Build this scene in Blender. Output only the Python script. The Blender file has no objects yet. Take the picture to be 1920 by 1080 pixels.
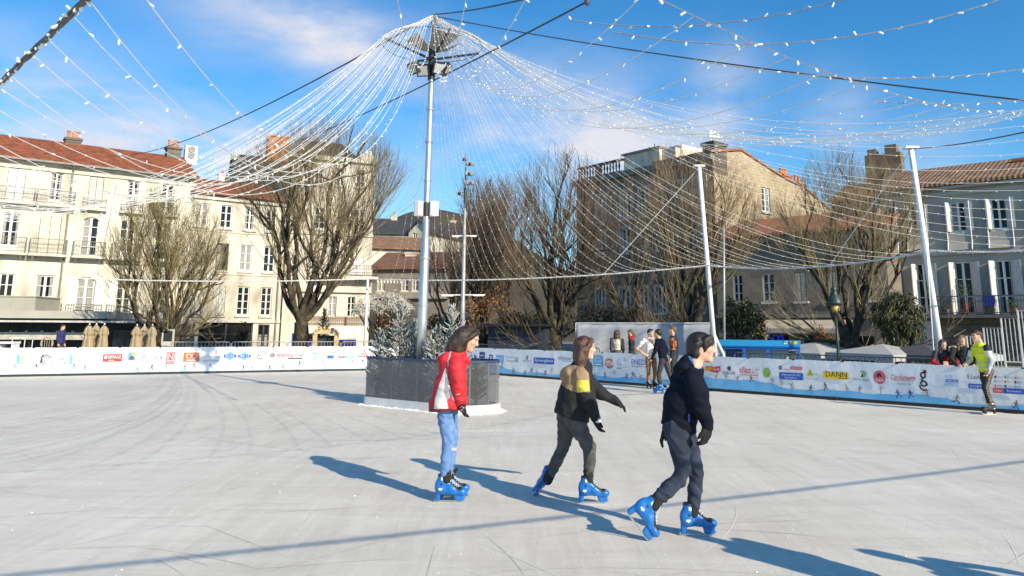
import bpy, bmesh, math, random
import numpy as np
from mathutils import Vector, Matrix
R = math.radians
sc = bpy.context.scene
col = sc.collection
rng = random.Random(7)

# ------------------------------------------------------------------ camera
CAM_H = 1.70
FPX, CX, CY = 1440.0, 960.0, 340.0          # focal length and principal point in 1920x1080 pixels
PITCH, ROLL = math.atan(273.0 / FPX), 0.0068
_F = Vector((0, math.cos(PITCH), math.sin(PITCH)))
_U0 = Vector((0, -math.sin(PITCH), math.cos(PITCH)))
_R0 = Vector((1, 0, 0))
CR = _R0 * math.cos(ROLL) + _U0 * math.sin(ROLL)
CU = -_R0 * math.sin(ROLL) + _U0 * math.cos(ROLL)
CAM = Vector((0, 0, CAM_H))
cam_data = bpy.data.cameras.new("camera")
cam = bpy.data.objects.new("camera", cam_data)
col.objects.link(cam)
m = Matrix((CR, CU, -_F)).transposed().to_4x4()
m.translation = CAM
cam.matrix_world = m
cam_data.sensor_fit = 'HORIZONTAL'
cam_data.sensor_width = 36.0
cam_data.lens = FPX / 1920 * 36
cam_data.shift_y = -(540 - CY) / 1920.0
cam_data.clip_start = 0.1
cam_data.clip_end = 3000
sc.camera = cam

def ray(px, py):
    return (CR * (px - CX) + CU * (CY - py) + _F * FPX)
def aty(px, py, Y):
    d = ray(px, py); return CAM + d * (Y / d.y)
def ground(px, py, z=0.0):
    d = ray(px, py); return CAM + d * ((z - CAM_H) / d.z)
def project(P):
    P = np.asarray(P, float) - np.array(CAM)
    f = P @ np.array(_F)
    return np.stack([CX + FPX * (P @ np.array(CR)) / f, CY - FPX * (P @ np.array(CU)) / f], -1)

# ------------------------------------------------------------------ sun, sky, exposure
SUN_EL = 27.0
SUN_AZ = (0.635, -0.773)                     # horizontal direction towards the sun
S = Vector((SUN_AZ[0] * math.cos(R(SUN_EL)), SUN_AZ[1] * math.cos(R(SUN_EL)), math.sin(R(SUN_EL)))).normalized()
ld = bpy.data.lights.new("sun", 'SUN')
ld.energy = 5.0
ld.angle = R(0.53)
ld.color = (1.0, 0.885, 0.70)
sun = bpy.data.objects.new("sun", ld)
col.objects.link(sun)
sun.rotation_euler = S.to_track_quat('Z', 'Y').to_euler()
sun.location = (20, -25, 40)
sc.view_settings.view_transform = 'Standard'
sc.view_settings.look = 'None'
sc.view_settings.gamma = 1
sc.view_settings.exposure = 0.32
sc.cycles.max_bounces = 8
sc.cycles.transparent_max_bounces = 16

w = bpy.data.worlds.new("World"); sc.world = w; w.use_nodes = True
nt = w.node_tree; nt.nodes.clear()
def N(nt, t, **kw):
    n = nt.nodes.new(t)
    for k, v in kw.items(): setattr(n, k, v)
    return n
def math_node(nt, op, a, b=None, clamp=False):
    n = N(nt, 'ShaderNodeMath', operation=op); n.use_clamp = clamp
    for i, v in enumerate((a, b)):
        if v is None: continue
        if isinstance(v, (int, float)): n.inputs[i].default_value = v
        else: nt.links.new(v, n.inputs[i])
    return n.outputs[0]
out = N(nt, 'ShaderNodeOutputWorld'); bg = N(nt, 'ShaderNodeBackground')
sky = N(nt, 'ShaderNodeTexSky', sky_type='NISHITA')
sky.sun_disc = False
sky.sun_elevation = R(SUN_EL)
sky.sun_rotation = math.atan2(SUN_AZ[0], SUN_AZ[1])
sky.air_density = 1.0; sky.dust_density = 0.25; sky.ozone_density = 2.6
SKY_STR = 0.085
bg.inputs['Strength'].default_value = SKY_STR
hs = N(nt, 'ShaderNodeHueSaturation'); hs.inputs['Saturation'].default_value = 1.20; hs.inputs['Value'].default_value = 1.12
tint = N(nt, 'ShaderNodeMix', data_type='RGBA', blend_type='MULTIPLY'); tint.inputs['Factor'].default_value = 1.0; tint.inputs['B'].default_value = (1.06, 1.36, 1.52, 1)
nt.links.new(sky.outputs[0], tint.inputs['A']); nt.links.new(tint.outputs['Result'], hs.inputs['Color'])
tc = N(nt, 'ShaderNodeTexCoord')
mp = N(nt, 'ShaderNodeMapping'); mp.inputs['Scale'].default_value = (1.0, 1.0, 2.6)
nt.links.new(tc.outputs['Generated'], mp.inputs['Vector'])
nz = N(nt, 'ShaderNodeTexNoise'); nz.inputs['Scale'].default_value = 5.5; nz.inputs['Detail'].default_value = 9; nz.inputs['Roughness'].default_value = 0.58
nz.inputs['Distortion'].default_value = 0.35
nt.links.new(mp.outputs[0], nz.inputs['Vector'])
prev = None
# soft wisps of cloud: direction, angular radii, strength
for (px, py, ax, ay, tilt, st) in [(560, 45, .15, .055, .25, .80), (665, 85, .10, .035, -.1, .45), (130, 235, .30, .075, .16, .85), (330, 275, .16, .045, .05, .6),
                             (1120, 262, .14, .065, .3, .95), (1350, 185, .045, .06, .3, .80), (1580, 225, .04, .05, -.5, .62), (1755, 292, .045, .045, 0, .55), (985, 240, .16, .09, 0, .45)]:
    d = ray(px, py).normalized()
    rx = Vector((d.y, -d.x, 0)).normalized(); uy = rx.cross(d)
    rx2 = rx * math.cos(tilt) + uy * -math.sin(tilt); uy2 = rx * math.sin(tilt) + uy * math.cos(tilt)
    def dotn(v):
        n = N(nt, 'ShaderNodeVectorMath', operation='DOT_PRODUCT'); n.inputs[1].default_value = v
        nt.links.new(tc.outputs['Generated'], n.inputs[0]); return n.outputs['Value']
    a = math_node(nt, 'MULTIPLY', dotn(rx2), 1 / ax); 
    a = math_node(nt, 'SUBTRACT', a, d.dot(rx2) / ax)
    b = math_node(nt, 'SUBTRACT', math_node(nt, 'MULTIPLY', dotn(uy2), 1 / ay), d.dot(uy2) / ay)
    r2 = math_node(nt, 'ADD', math_node(nt, 'MULTIPLY', a, a), math_node(nt, 'MULTIPLY', b, b))
    g = math_node(nt, 'POWER', 2.718, math_node(nt, 'MULTIPLY', r2, -1.0))
    front = math_node(nt, 'GREATER_THAN', dotn(d), 0.0)
    g = math_node(nt, 'MULTIPLY', math_node(nt, 'MULTIPLY', g, front), st)
    prev = g if prev is None else math_node(nt, 'ADD', prev, g)
k = math_node(nt, 'MULTIPLY', prev, math_node(nt, 'MULTIPLY', math_node(nt, 'SUBTRACT', nz.outputs['Fac'], 0.30), 3.0, True), True)
mx = N(nt, 'ShaderNodeMix', data_type='RGBA')
nt.links.new(k, mx.inputs['Factor']); nt.links.new(hs.outputs[0], mx.inputs['A'])
mx.inputs['B'].default_value = (7.4, 7.5, 8.3, 1)
nt.links.new(mx.outputs['Result'], bg.inputs['Color']); nt.links.new(bg.outputs[0], out.inputs[0])

# ------------------------------------------------------------------ materials
MATS = {}
def mat(name, c, rough=.75, var=.12, scale=4.0, bump=0.0, bscale=None, metal=0.0, spec=None, stretch=None, c2=None, detail=5.0, fac=(.35, .65), emit=0.0, alpha=None):
    if name in MATS: return MATS[name]
    M = bpy.data.materials.new(name); M.use_nodes = True
    t = M.node_tree; b = t.nodes['Principled BSDF']
    b.inputs['Roughness'].default_value = rough; b.inputs['Metallic'].default_value = metal
    if spec is not None: b.inputs['Specular IOR Level'].default_value = spec
    tcn = N(t, 'ShaderNodeTexCoord'); mpn = N(t, 'ShaderNodeMapping')
    if stretch: mpn.inputs['Scale'].default_value = stretch
    t.links.new(tcn.outputs['Object'], mpn.inputs['Vector'])
    no = N(t, 'ShaderNodeTexNoise'); no.inputs['Scale'].default_value = scale; no.inputs['Detail'].default_value = detail
    t.links.new(mpn.outputs[0], no.inputs['Vector'])
    rp = N(t, 'ShaderNodeValToRGB')
    e = rp.color_ramp.elements
    e[0].position, e[1].position = fac
    if c2 is None:
        e[0].color = tuple(x * (1 - var) for x in c) + (1,); e[1].color = tuple(min(1, x * (1 + var)) for x in c) + (1,)
    else:
        e[0].color = tuple(c) + (1,); e[1].color = tuple(c2) + (1,)
    t.links.new(no.outputs['Fac'], rp.inputs[0]); t.links.new(rp.outputs[0], b.inputs['Base Color'])
    if bump:
        nb = N(t, 'ShaderNodeTexNoise'); nb.inputs['Scale'].default_value = bscale or scale * 4; nb.inputs['Detail'].default_value = 6
        t.links.new(mpn.outputs[0], nb.inputs['Vector'])
        bn = N(t, 'ShaderNodeBump'); bn.inputs['Strength'].default_value = bump; bn.inputs['Distance'].default_value = .05
        t.links.new(nb.outputs['Fac'], bn.inputs['Height']); t.links.new(bn.outputs[0], b.inputs['Normal'])
    if emit:
        b.inputs['Emission Color'].default_value = tuple(c) + (1,); b.inputs['Emission Strength'].default_value = emit
    MATS[name] = M
    return M

def glass_mat(name, tint, opacity, rough=.04):
    if name in MATS: return MATS[name]
    M = bpy.data.materials.new(name); M.use_nodes = True
    t = M.node_tree; t.nodes.clear()
    o = N(t, 'ShaderNodeOutputMaterial'); tr = N(t, 'ShaderNodeBsdfTransparent'); b = N(t, 'ShaderNodeBsdfPrincipled')
    no = N(t, 'ShaderNodeTexNoise'); no.inputs['Scale'].default_value = 6
    b.inputs['Base Color'].default_value = tuple(tint) + (1,); b.inputs['Roughness'].default_value = rough
    tr.inputs['Color'].default_value = tuple(.6 + .4 * x for x in tint) + (1,)
    ms = N(t, 'ShaderNodeMixShader')
    fr = N(t, 'ShaderNodeLayerWeight'); fr.inputs['Blend'].default_value = .5
    a = math_node(t, 'MULTIPLY', no.outputs['Fac'], opacity * .5)
    a = math_node(t, 'ADD', a, opacity * .75)
    a = math_node(t, 'ADD', a, math_node(t, 'MULTIPLY', math_node(t, 'POWER', fr.outputs['Facing'], 5.0), .7), True)
    t.links.new(a, ms.inputs['Fac']); t.links.new(tr.outputs[0], ms.inputs[1]); t.links.new(b.outputs[0], ms.inputs[2])
    t.links.new(ms.outputs[0], o.inputs['Surface'])
    MATS[name] = M
    return M

def tile_mat(name, ca, cb, ang, period=.22, rows=.35):
    """curved clay tiles: ribs running down the slope, with rows and per-tile colour."""
    if name in MATS: return MATS[name]
    M = bpy.data.materials.new(name); M.use_nodes = True
    t = M.node_tree; b = t.nodes['Principled BSDF']; b.inputs['Roughness'].default_value = .85
    tcn = N(t, 'ShaderNodeTexCoord'); mpn = N(t, 'ShaderNodeMapping'); mpn.inputs['Rotation'].default_value = (0, 0, -ang)
    t.links.new(tcn.outputs['Object'], mpn.inputs['Vector'])
    wv = N(t, 'ShaderNodeTexWave', wave_type='BANDS', bands_direction='X'); wv.inputs['Scale'].default_value = .314 / period * 1.0
    wv.inputs['Distortion'].default_value = .4
    t.links.new(mpn.outputs[0], wv.inputs['Vector'])
    wr = N(t, 'ShaderNodeTexWave', wave_type='BANDS', bands_direction='Y', wave_profile='SAW'); wr.inputs['Scale'].default_value = .314 / rows
    t.links.new(mpn.outputs[0], wr.inputs['Vector'])
    no = N(t, 'ShaderNodeTexNoise'); no.inputs['Scale'].default_value = 2.2; no.inputs['Detail'].default_value = 8; no.inputs['Roughness'].default_value = .7
    t.links.new(mpn.outputs[0], no.inputs['Vector'])
    rp = N(t, 'ShaderNodeValToRGB'); e = rp.color_ramp.elements
    e[0].position, e[1].position = .38, .64; e[0].color = tuple(ca) + (1,); e[1].color = tuple(cb) + (1,)
    t.links.new(no.outputs['Fac'], rp.inputs[0]); t.links.new(rp.outputs[0], b.inputs['Base Color'])
    h = math_node(t, 'ADD', wv.outputs['Fac'], math_node(t, 'MULTIPLY', wr.outputs['Fac'], .6))
    bn = N(t, 'ShaderNodeBump'); bn.inputs['Strength'].default_value = .55; bn.inputs['Distance'].default_value = .06
    t.links.new(h, bn.inputs['Height']); t.links.new(bn.outputs[0], b.inputs['Normal'])
    MATS[name] = M
    return M

def masonry_mat(name, ca, cb, mortar, ang, bw=.6, bh=.3, bump=.6, contrast=(.3, .7), mort=.02):
    """coursed stone wall: brick pattern laid along the facade's own direction."""
    if name in MATS: return MATS[name]
    M = bpy.data.materials.new(name); M.use_nodes = True
    t = M.node_tree; b = t.nodes['Principled BSDF']; b.inputs['Roughness'].default_value = .9
    tcn = N(t, 'ShaderNodeTexCoord'); mpn = N(t, 'ShaderNodeMapping'); mpn.inputs['Rotation'].default_value = (0, 0, -ang)
    t.links.new(tcn.outputs['Object'], mpn.inputs['Vector'])
    sx = N(t, 'ShaderNodeSeparateXYZ'); t.links.new(mpn.outputs[0], sx.inputs[0])
    cx = N(t, 'ShaderNodeCombineXYZ'); t.links.new(sx.outputs['X'], cx.inputs['X']); t.links.new(sx.outputs['Z'], cx.inputs['Y'])
    br = N(t, 'ShaderNodeTexBrick'); br.inputs['Scale'].default_value = 1.0; br.inputs['Brick Width'].default_value = bw; br.inputs['Row Height'].default_value = bh
    br.inputs['Mortar Size'].default_value = mort; br.inputs['Mortar Smooth'].default_value = .3
    br.inputs['Color1'].default_value = (.35, .35, .35, 1); br.inputs['Color2'].default_value = (.75, .75, .75, 1); br.inputs['Mortar'].default_value = (.5, .5, .5, 1)
    t.links.new(cx.outputs[0], br.inputs['Vector'])
    no = N(t, 'ShaderNodeTexNoise'); no.inputs['Scale'].default_value = .8; no.inputs['Detail'].default_value = 10; no.inputs['Roughness'].default_value = .7
    t.links.new(mpn.outputs[0], no.inputs['Vector'])
    f = math_node(t, 'ADD', math_node(t, 'MULTIPLY', br.outputs['Color'], .35), math_node(t, 'MULTIPLY', no.outputs['Fac'], .65))
    rp = N(t, 'ShaderNodeValToRGB'); e = rp.color_ramp.elements
    e[0].position, e[1].position = contrast; e[0].color = tuple(ca) + (1,); e[1].color = tuple(cb) + (1,)
    t.links.new(f, rp.inputs[0])
    mxn = N(t, 'ShaderNodeMix', data_type='RGBA'); t.links.new(br.outputs['Fac'], mxn.inputs['Factor']); t.links.new(rp.outputs[0], mxn.inputs['A'])
    mxn.inputs['B'].default_value = tuple(mortar) + (1,)
    t.links.new(mxn.outputs['Result'], b.inputs['Base Color'])
    bn = N(t, 'ShaderNodeBump'); bn.inputs['Strength'].default_value = bump; bn.inputs['Distance'].default_value = .03
    h = math_node(t, 'SUBTRACT', no.outputs['Fac'], br.outputs['Fac'])
    t.links.new(h, bn.inputs['Height']); t.links.new(bn.outputs[0], b.inputs['Normal'])
    MATS[name] = M
    return M

# ------------------------------------------------------------------ mesh and scene helpers
ORG = {}
def tag(o, label=None, cat=None, group=None, kind=None):
    if label: o['label'] = label
    if cat: o['category'] = cat
    if group: o['group'] = group
    if kind: o['kind'] = kind
    return o
def thing(name, loc, label, cat, group=None):
    o = bpy.data.objects.new(name, None); col.objects.link(o)
    o.empty_display_size = .2
    o.location = loc; ORG[o] = Vector(loc)
    return tag(o, label, cat, group)
def link_mesh(name, verts, faces, mats, parent=None, midx=None, smooth=False, loc=None):
    """verts in world coordinates; the object sits at its parent's origin (or at loc)."""
    o0 = ORG[parent] if parent is not None else Vector(loc if loc is not None else (0, 0, 0))
    V = np.asarray(verts, float).reshape(-1, 3) - np.array(o0)
    me = bpy.data.meshes.new(name)
    me.from_pydata(V.tolist(), [], faces if isinstance(faces, list) else faces.tolist())
    if not isinstance(mats, (list, tuple)): mats = [mats]
    for mm in mats: me.materials.append(mm)
    if midx is not None: me.polygons.foreach_set('material_index', np.asarray(midx, np.int32))
    if smooth: me.polygons.foreach_set('use_smooth', np.ones(len(me.polygons), bool))
    me.update()
    o = bpy.data.objects.new(name, me); col.objects.link(o)
    if parent is not None: o.parent = parent
    else: o.location = o0
    ORG[o] = o0
    return o
def children(o): return [c for c in bpy.data.objects if c.parent == o]
def copy_tree(o, parent=None, kids=None):
    c = o.copy(); col.objects.link(c)
    if parent is not None: c.parent = parent
    for ch in (kids or {}).get(o, []): copy_tree(ch, c, kids)
    return c
def kidmap(root):
    km = {}
    st = [root]
    while st:
        a = st.pop(); km[a] = children(a); st += km[a]
    return km

class MB:
    def __init__(s): s.v, s.f, s.m = [], [], []
    def add(s, vs, fs, mi=0):
        b = len(s.v); s.v += [tuple(p) for p in vs]; s.f += [tuple(i + b for i in f) for f in fs]; s.m += [mi] * len(fs); return s
    def box8(s, c, mi=0):
        return s.add(c, [(0, 3, 2, 1), (4, 5, 6, 7), (0, 1, 5, 4), (1, 2, 6, 5), (2, 3, 7, 6), (3, 0, 4, 7)], mi)
    def box(s, o, a, b, c, mi=0):
        """box from corner o with edge vectors a, b, c"""
        o, a, b, c = Vector(o), Vector(a), Vector(b), Vector(c)
        return s.box8([o, o + a, o + a + b, o + b, o + c, o + a + c, o + a + b + c, o + b + c], mi)
    def cbox(s, c, sx, sy, sz, mi=0, rz=0):
        ca, sa = math.cos(rz), math.sin(rz)
        a, b = Vector((ca * sx, sa * sx, 0)), Vector((-sa * sy, ca * sy, 0))
        return s.box(Vector(c) - a / 2 - b / 2 - Vector((0, 0, sz / 2)), a, b, Vector((0, 0, sz)), mi)
    def tube(s, pts, rad, k=6, mi=0, caps=True):
        pts = [Vector(p) for p in pts]; n = len(pts)
        if isinstance(rad, (int, float)): rad = [rad] * n
        b = len(s.v); up = None
        for i in range(n):
            t = (pts[min(i + 1, n - 1)] - pts[max(i - 1, 0)])
            t = t.normalized() if t.length > 1e-9 else Vector((0, 0, 1))
            if up is None: up = Vector((0, 0, 1)) if abs(t.z) < .9 else Vector((1, 0, 0))
            x = up.cross(t)
            x = x.normalized() if x.length > 1e-6 else t.orthogonal().normalized()
            y = t.cross(x); up = y
            for j in range(k):
                a = 2 * math.pi * j / k
                s.v.append(tuple(pts[i] + (x * math.cos(a) + y * math.sin(a)) * rad[i]))
        for i in range(n - 1):
            for j in range(k):
                j2 = (j + 1) % k
                s.f.append((b + i * k + j, b + i * k + j2, b + (i + 1) * k + j2, b + (i + 1) * k + j)); s.m.append(mi)
        if caps and k > 2:
            s.f.append(tuple(b + j for j in reversed(range(k)))); s.m.append(mi)
            s.f.append(tuple(b + (n - 1) * k + j for j in range(k))); s.m.append(mi)
        return s
    def lathe(s, c, prof, k=12, mi=0):
        c = Vector(c)
        return s.tube([c + Vector((0, 0, z)) for r, z in prof], [max(r, .0005) for r, z in prof], k, mi)
    def ball(s, c, rx, ry=None, rz=None, mi=0, k=8, q=5):
        ry = ry or rx; rz = rz or rx; c = Vector(c); b = len(s.v)
        vs = [c + Vector((0, 0, -rz))]
        for i in range(1, q):
            t = -math.pi / 2 + math.pi * i / q
            for j in range(k):
                a = 2 * math.pi * j / k
                vs.append(c + Vector((rx * math.cos(t) * math.cos(a), ry * math.cos(t) * math.sin(a), rz * math.sin(t))))
        vs.append(c + Vector((0, 0, rz)))
        fs = [(0, 1 + (j + 1) % k, 1 + j) for j in range(k)]
        for i in range(q - 2):
            for j in range(k):
                fs.append((1 + i * k + j, 1 + i * k + (j + 1) % k, 1 + (i + 1) * k + (j + 1) % k, 1 + (i + 1) * k + j))
        L = len(vs) - 1
        fs += [(L, 1 + (q - 2) * k + j, 1 + (q - 2) * k + (j + 1) % k) for j in range(k)]
        return s.add(vs, fs, mi)
    def prism(s, poly, ext, mi=0):
        """closed polygon (3d points) extruded by vector ext"""
        n = len(poly); e = Vector(ext)
        vs = [Vector(p) for p in poly] + [Vector(p) + e for p in poly]
        fs = [tuple(reversed(range(n))), tuple(range(n, 2 * n))] + [(i, (i + 1) % n, n + (i + 1) % n, n + i) for i in range(n)]
        return s.add(vs, fs, mi)
    def build_each(s, name, mats, parent=None, smooth=False, loc=None):
        """one object for every separate piece"""
        par = list(range(len(s.v)))
        def fd(a):
            while par[a] != a: par[a] = par[par[a]]; a = par[a]
            return a
        for f in s.f:
            for q in f[1:]: par[fd(q)] = fd(f[0])
        g = {}
        for f, m_ in zip(s.f, s.m): g.setdefault(fd(f[0]), []).append((f, m_))
        res = []
        for fs in g.values():
            ids = sorted({q for f, _ in fs for q in f}); mp_ = {q: i for i, q in enumerate(ids)}
            res.append(link_mesh(name, [s.v[q] for q in ids], [tuple(mp_[q] for q in f) for f, _ in fs], mats, parent, [m_ for _, m_ in fs], smooth, loc))
        return res
    def build(s, name, mats, parent=None, smooth=False, loc=None):
        return link_mesh(name, s.v, s.f, mats, parent, s.m, smooth, loc)
# ================================================================== materials of the town
M_GLASS = mat('window_glass', (.012, .012, .013), .10, .5, 1.2, spec=.28)
M_WHITE = mat('white_paint', (.74, .73, .70), .5, .06, 6)
M_FRAME = mat('frame_paint', (.68, .67, .62), .55, .08, 6)
M_GREYSH = mat('grey_shutter', (.50, .50, .46), .6, .08, 5)
M_CREAMSH = mat('cream_shutter', (.66, .60, .46), .65, .08, 5)
M_IRON = mat('wrought_iron', (.06, .06, .06), .5, .2, 8)
M_IRONG = mat('grey_iron', (.25, .235, .20), .6, .2, 8)
M_STONE = mat('dressed_stone', (.58, .535, .44), .85, .16, 1.6, .15)
M_CREAM = mat('cream_render', (.40, .365, .29), .9, .10, .8, .2, 14, c2=(.69, .635, .52), fac=(.30, .56), detail=10, stretch=(1, 1, .45))
M_CREAM2 = mat('pale_ochre_render', (.37, .33, .25), .9, .10, .9, .2, 14, c2=(.67, .61, .49), fac=(.30, .58), detail=10, stretch=(1, 1, .45))
M_GREYRENDER = mat('grey_white_render', (.36, .325, .27), .9, .10, .7, .1, 14, c2=(.46, .425, .36), stretch=(1, 1, .5), fac=(.3, .65), detail=8)
M_DARKSTONE = masonry_mat('sooty_stone', (.07, .06, .05), (.19, .165, .13), (.05, .045, .04), -.9, .7, .33)
M_BRICK = mat('chimney_brick', (.42, .16, .07), .9, .3, 5, .4, 20)
M_POT = mat('terracotta_pot', (.55, .20, .08), .85, .2, 6)
M_ZINC = mat('zinc_gutter', (.20, .19, .175), .5, .2, 4)
M_SLATE = mat('slate_roof', (.045, .045, .05), .7, .3, 3, .5, 12)
M_DARKMETAL = mat('dark_awning', (.028, .034, .04), .6, .3, 2)
M_GREYFASCIA = mat('grey_fascia', (.42, .40, .34), .7, .06, 1.0)
M_BLACK = mat('black_paint', (.018, .018, .02), .5, .2, 6)
M_SIGNBLUE = mat('blue_sign', (.02, .03, .42), .5, .05, 5)

class Facade:
    """a vertical plane through p0 running along d (towards the right as seen from the rink); n points to the rink"""
    def __init__(s, p0, d):
        s.p = Vector((p0[0], p0[1], 0)); s.d = Vector((d[0], d[1], 0)).normalized(); s.n = Vector((s.d.y, -s.d.x, 0))
        s.ang = math.atan2(s.d.y, s.d.x)
    def hit(s, px, py, off=0):
        r = ray(px, py); o = s.p + s.n * off
        t = (o - CAM).dot(s.n) / r.dot(s.n)
        return CAM + r * t
    def uz(s, px, py, off=0):
        P = s.hit(px, py, off); return (P - s.p).dot(s.d), P.z
    def pt(s, u, z, off=0):
        return s.p + s.d * u + s.n * off + Vector((0, 0, z))
    def rect(s, x0, y0, x1, y1):
        xm, ym = (x0 + x1) / 2, (y0 + y1) / 2
        return s.uz(x0, ym)[0], s.uz(xm, y1)[1], s.uz(x1, ym)[0], s.uz(xm, y0)[1]     # u0 z0 u1 z1
    def box(s, mb, u0, u1, z0, z1, o0, o1, mi=0):
        return mb.box(s.pt(u0, z0, o0), s.d * (u1 - u0), s.n * (o1 - o0), Vector((0, 0, z1 - z0)), mi)

def wall_with_holes(F, mb, u0, u1, z0, z1, holes, reveal=.22, mi=0, mr=0):
    us = sorted(set([u0, u1] + [min(max(h[i], u0), u1) for h in holes for i in (0, 2)]))
    zs = sorted(set([z0, z1] + [min(max(h[i], z0), z1) for h in holes for i in (1, 3)]))
    for a, b in zip(us, us[1:]):
        for c, d in zip(zs, zs[1:]):
            cu, cz = (a + b) / 2, (c + d) / 2
            if any(h[0] < cu < h[2] and h[1] < cz < h[3] for h in holes): continue
            mb.add([F.pt(a, c), F.pt(b, c), F.pt(b, d), F.pt(a, d)], [(0, 1, 2, 3)], mi)
    for (a, c, b, d) in holes:
        q = [F.pt(a, c), F.pt(b, c), F.pt(b, d), F.pt(a, d)]; k = [p - F.n * reveal for p in q]
        mb.add(q + k, [(0, 4, 5, 1), (1, 5, 6, 2), (2, 6, 7, 3), (3, 7, 4, 0)], mr)

def window(F, r, parent, style='casement', arch=0, frame=None, wallmat=None, shutter=None, closed=None, sill=True, rows=3, fullwin=False):
    u0, z0, u1, z1 = r; W, H = u1 - u0, z1 - z0; fm = frame or M_FRAME
    mb = MB(); fw = min(.09, W * .09); o0, o1 = -.17, -.10
    if closed is not None:                                    # shutters closed over the opening
        cm = MB(); g = .015
        F.box(cm, u0 + .03, (u0 + u1) / 2 - g, z0 + .03, z1 - .02, -.08, -.03); F.box(cm, (u0 + u1) / 2 + g, u1 - .03, z0 + .03, z1 - .02, -.08, -.03)
        n = max(4, int(H / .16))
        for i in range(n):
            for a, b in ((u0 + .09, (u0 + u1) / 2 - .07), ((u0 + u1) / 2 + .07, u1 - .09)):
                z = z0 + .1 + (H - .2) * (i + .5) / n
                F.box(cm, a, b, z - .035, z + .02, -.0295, -.012)
        f = cm.build('shutter', closed, parent)
        gp = MB(); F.box(gp, u0 + .002, u1 - .002, z0 + .002, z1 - .002, -.21, -.19); gp.build('pane', M_GLASS, f)
    else:
        F.box(mb, u0 + .004, u0 + fw, z0 + .004, z1 - .004, o0, o1); F.box(mb, u1 - fw, u1 - .004, z0 + .004, z1 - .004, o0, o1)
        F.box(mb, u0 + fw, u1 - fw, z1 - fw, z1 - .004, o0, o1); F.box(mb, u0 + fw, u1 - fw, z0 + .004, z0 + fw * 1.6, o0, o1)
        c = (u0 + u1) / 2
        F.box(mb, c - fw * .8, c + fw * .8, z0 + fw * 1.6, z1 - fw, o0, o1 + .02)
        for i in range(1, rows):
            z = z0 + H * i / rows
            if fullwin and i == 1: 
                F.box(mb, u0 + fw, c - fw * .8, z0 + fw * 1.6, z - H * .06, o0, o1 - .02); F.box(mb, c + fw * .8, u1 - fw, z0 + fw * 1.6, z - H * .06, o0, o1 - .02)
                continue
            F.box(mb, u0 + fw, c - fw * .8, z - .022, z + .022, o0 + .01, o1 - .01); F.box(mb, c + fw * .8, u1 - fw, z - .022, z + .022, o0 + .01, o1 - .01)
        f = mb.build('window', fm, parent)
        gp = MB(); F.box(gp, u0 + .002, u1 - .002, z0 + .002, z1 - .002, -.21, -.175); gp.build('pane', M_GLASS, f)
    if closed is None and rng.random() < .5:                    # net curtains drawn to the sides behind the panes
        cu = MB(); k_ = rng.choice([.16, .22, .30, .5]); h_ = rng.choice([1, 1, .55])
        F.box(cu, u0 + fw, u0 + fw + W * k_, z0 + fw * 1.6, z0 + fw * 1.6 + (H - fw * 2.6) * h_, -.1745, -.1712)
        if rng.random() < .7: F.box(cu, u1 - fw - W * k_ * .8, u1 - fw, z0 + fw * 1.6, z0 + fw * 1.6 + (H - fw * 2.6) * h_, -.1745, -.1712)
        cu.build('curtain', mat('net_curtain', (.30, .29, .26), .9, .25, 7, stretch=(3, 3, .3)), f)
    if arch:
        a = MB(); n = 8
        top = [F.pt(u0 + W * i / n, z1 - arch * ((2 * i / n - 1) ** 2), -.215) for i in range(n + 1)]
        for i in range(n):
            p, q = top[i], top[i + 1]
            if abs(p.z - z1) < 1e-4 and abs(q.z - z1) < 1e-4: continue
            P, Q = Vector((p.x, p.y, z1)), Vector((q.x, q.y, z1))
            a.add([p, q, Q, P, p + F.n * .212, q + F.n * .212, Q + F.n * .212, P + F.n * .212], [(4, 5, 6, 7), (0, 1, 5, 4)])
        a.build('lintel', wallmat, f)
    if sill:
        s_ = MB(); F.box(s_, u0 - .1, u1 + .1, z0 - .12, z0 - .004, .003, .13); s_.build('sill', M_STONE, f)
    if shutter:
        for sgn in (0, 1):
            s_ = MB(); w_ = W * .5
            a, b = (u0 - .03 - w_, u0 - .03) if sgn == 0 else (u1 + .03, u1 + .03 + w_)
            F.box(s_, a, b, z0, z1, .02, .06)
            for i in range(int(H / .14)):
                z = z0 + .08 + i * .14
                if z < z1 - .1: F.box(s_, a + .06, b - .06, z, z + .05, .06, .075)
            s_.build('shutter', shutter, f)
    return f

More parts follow.
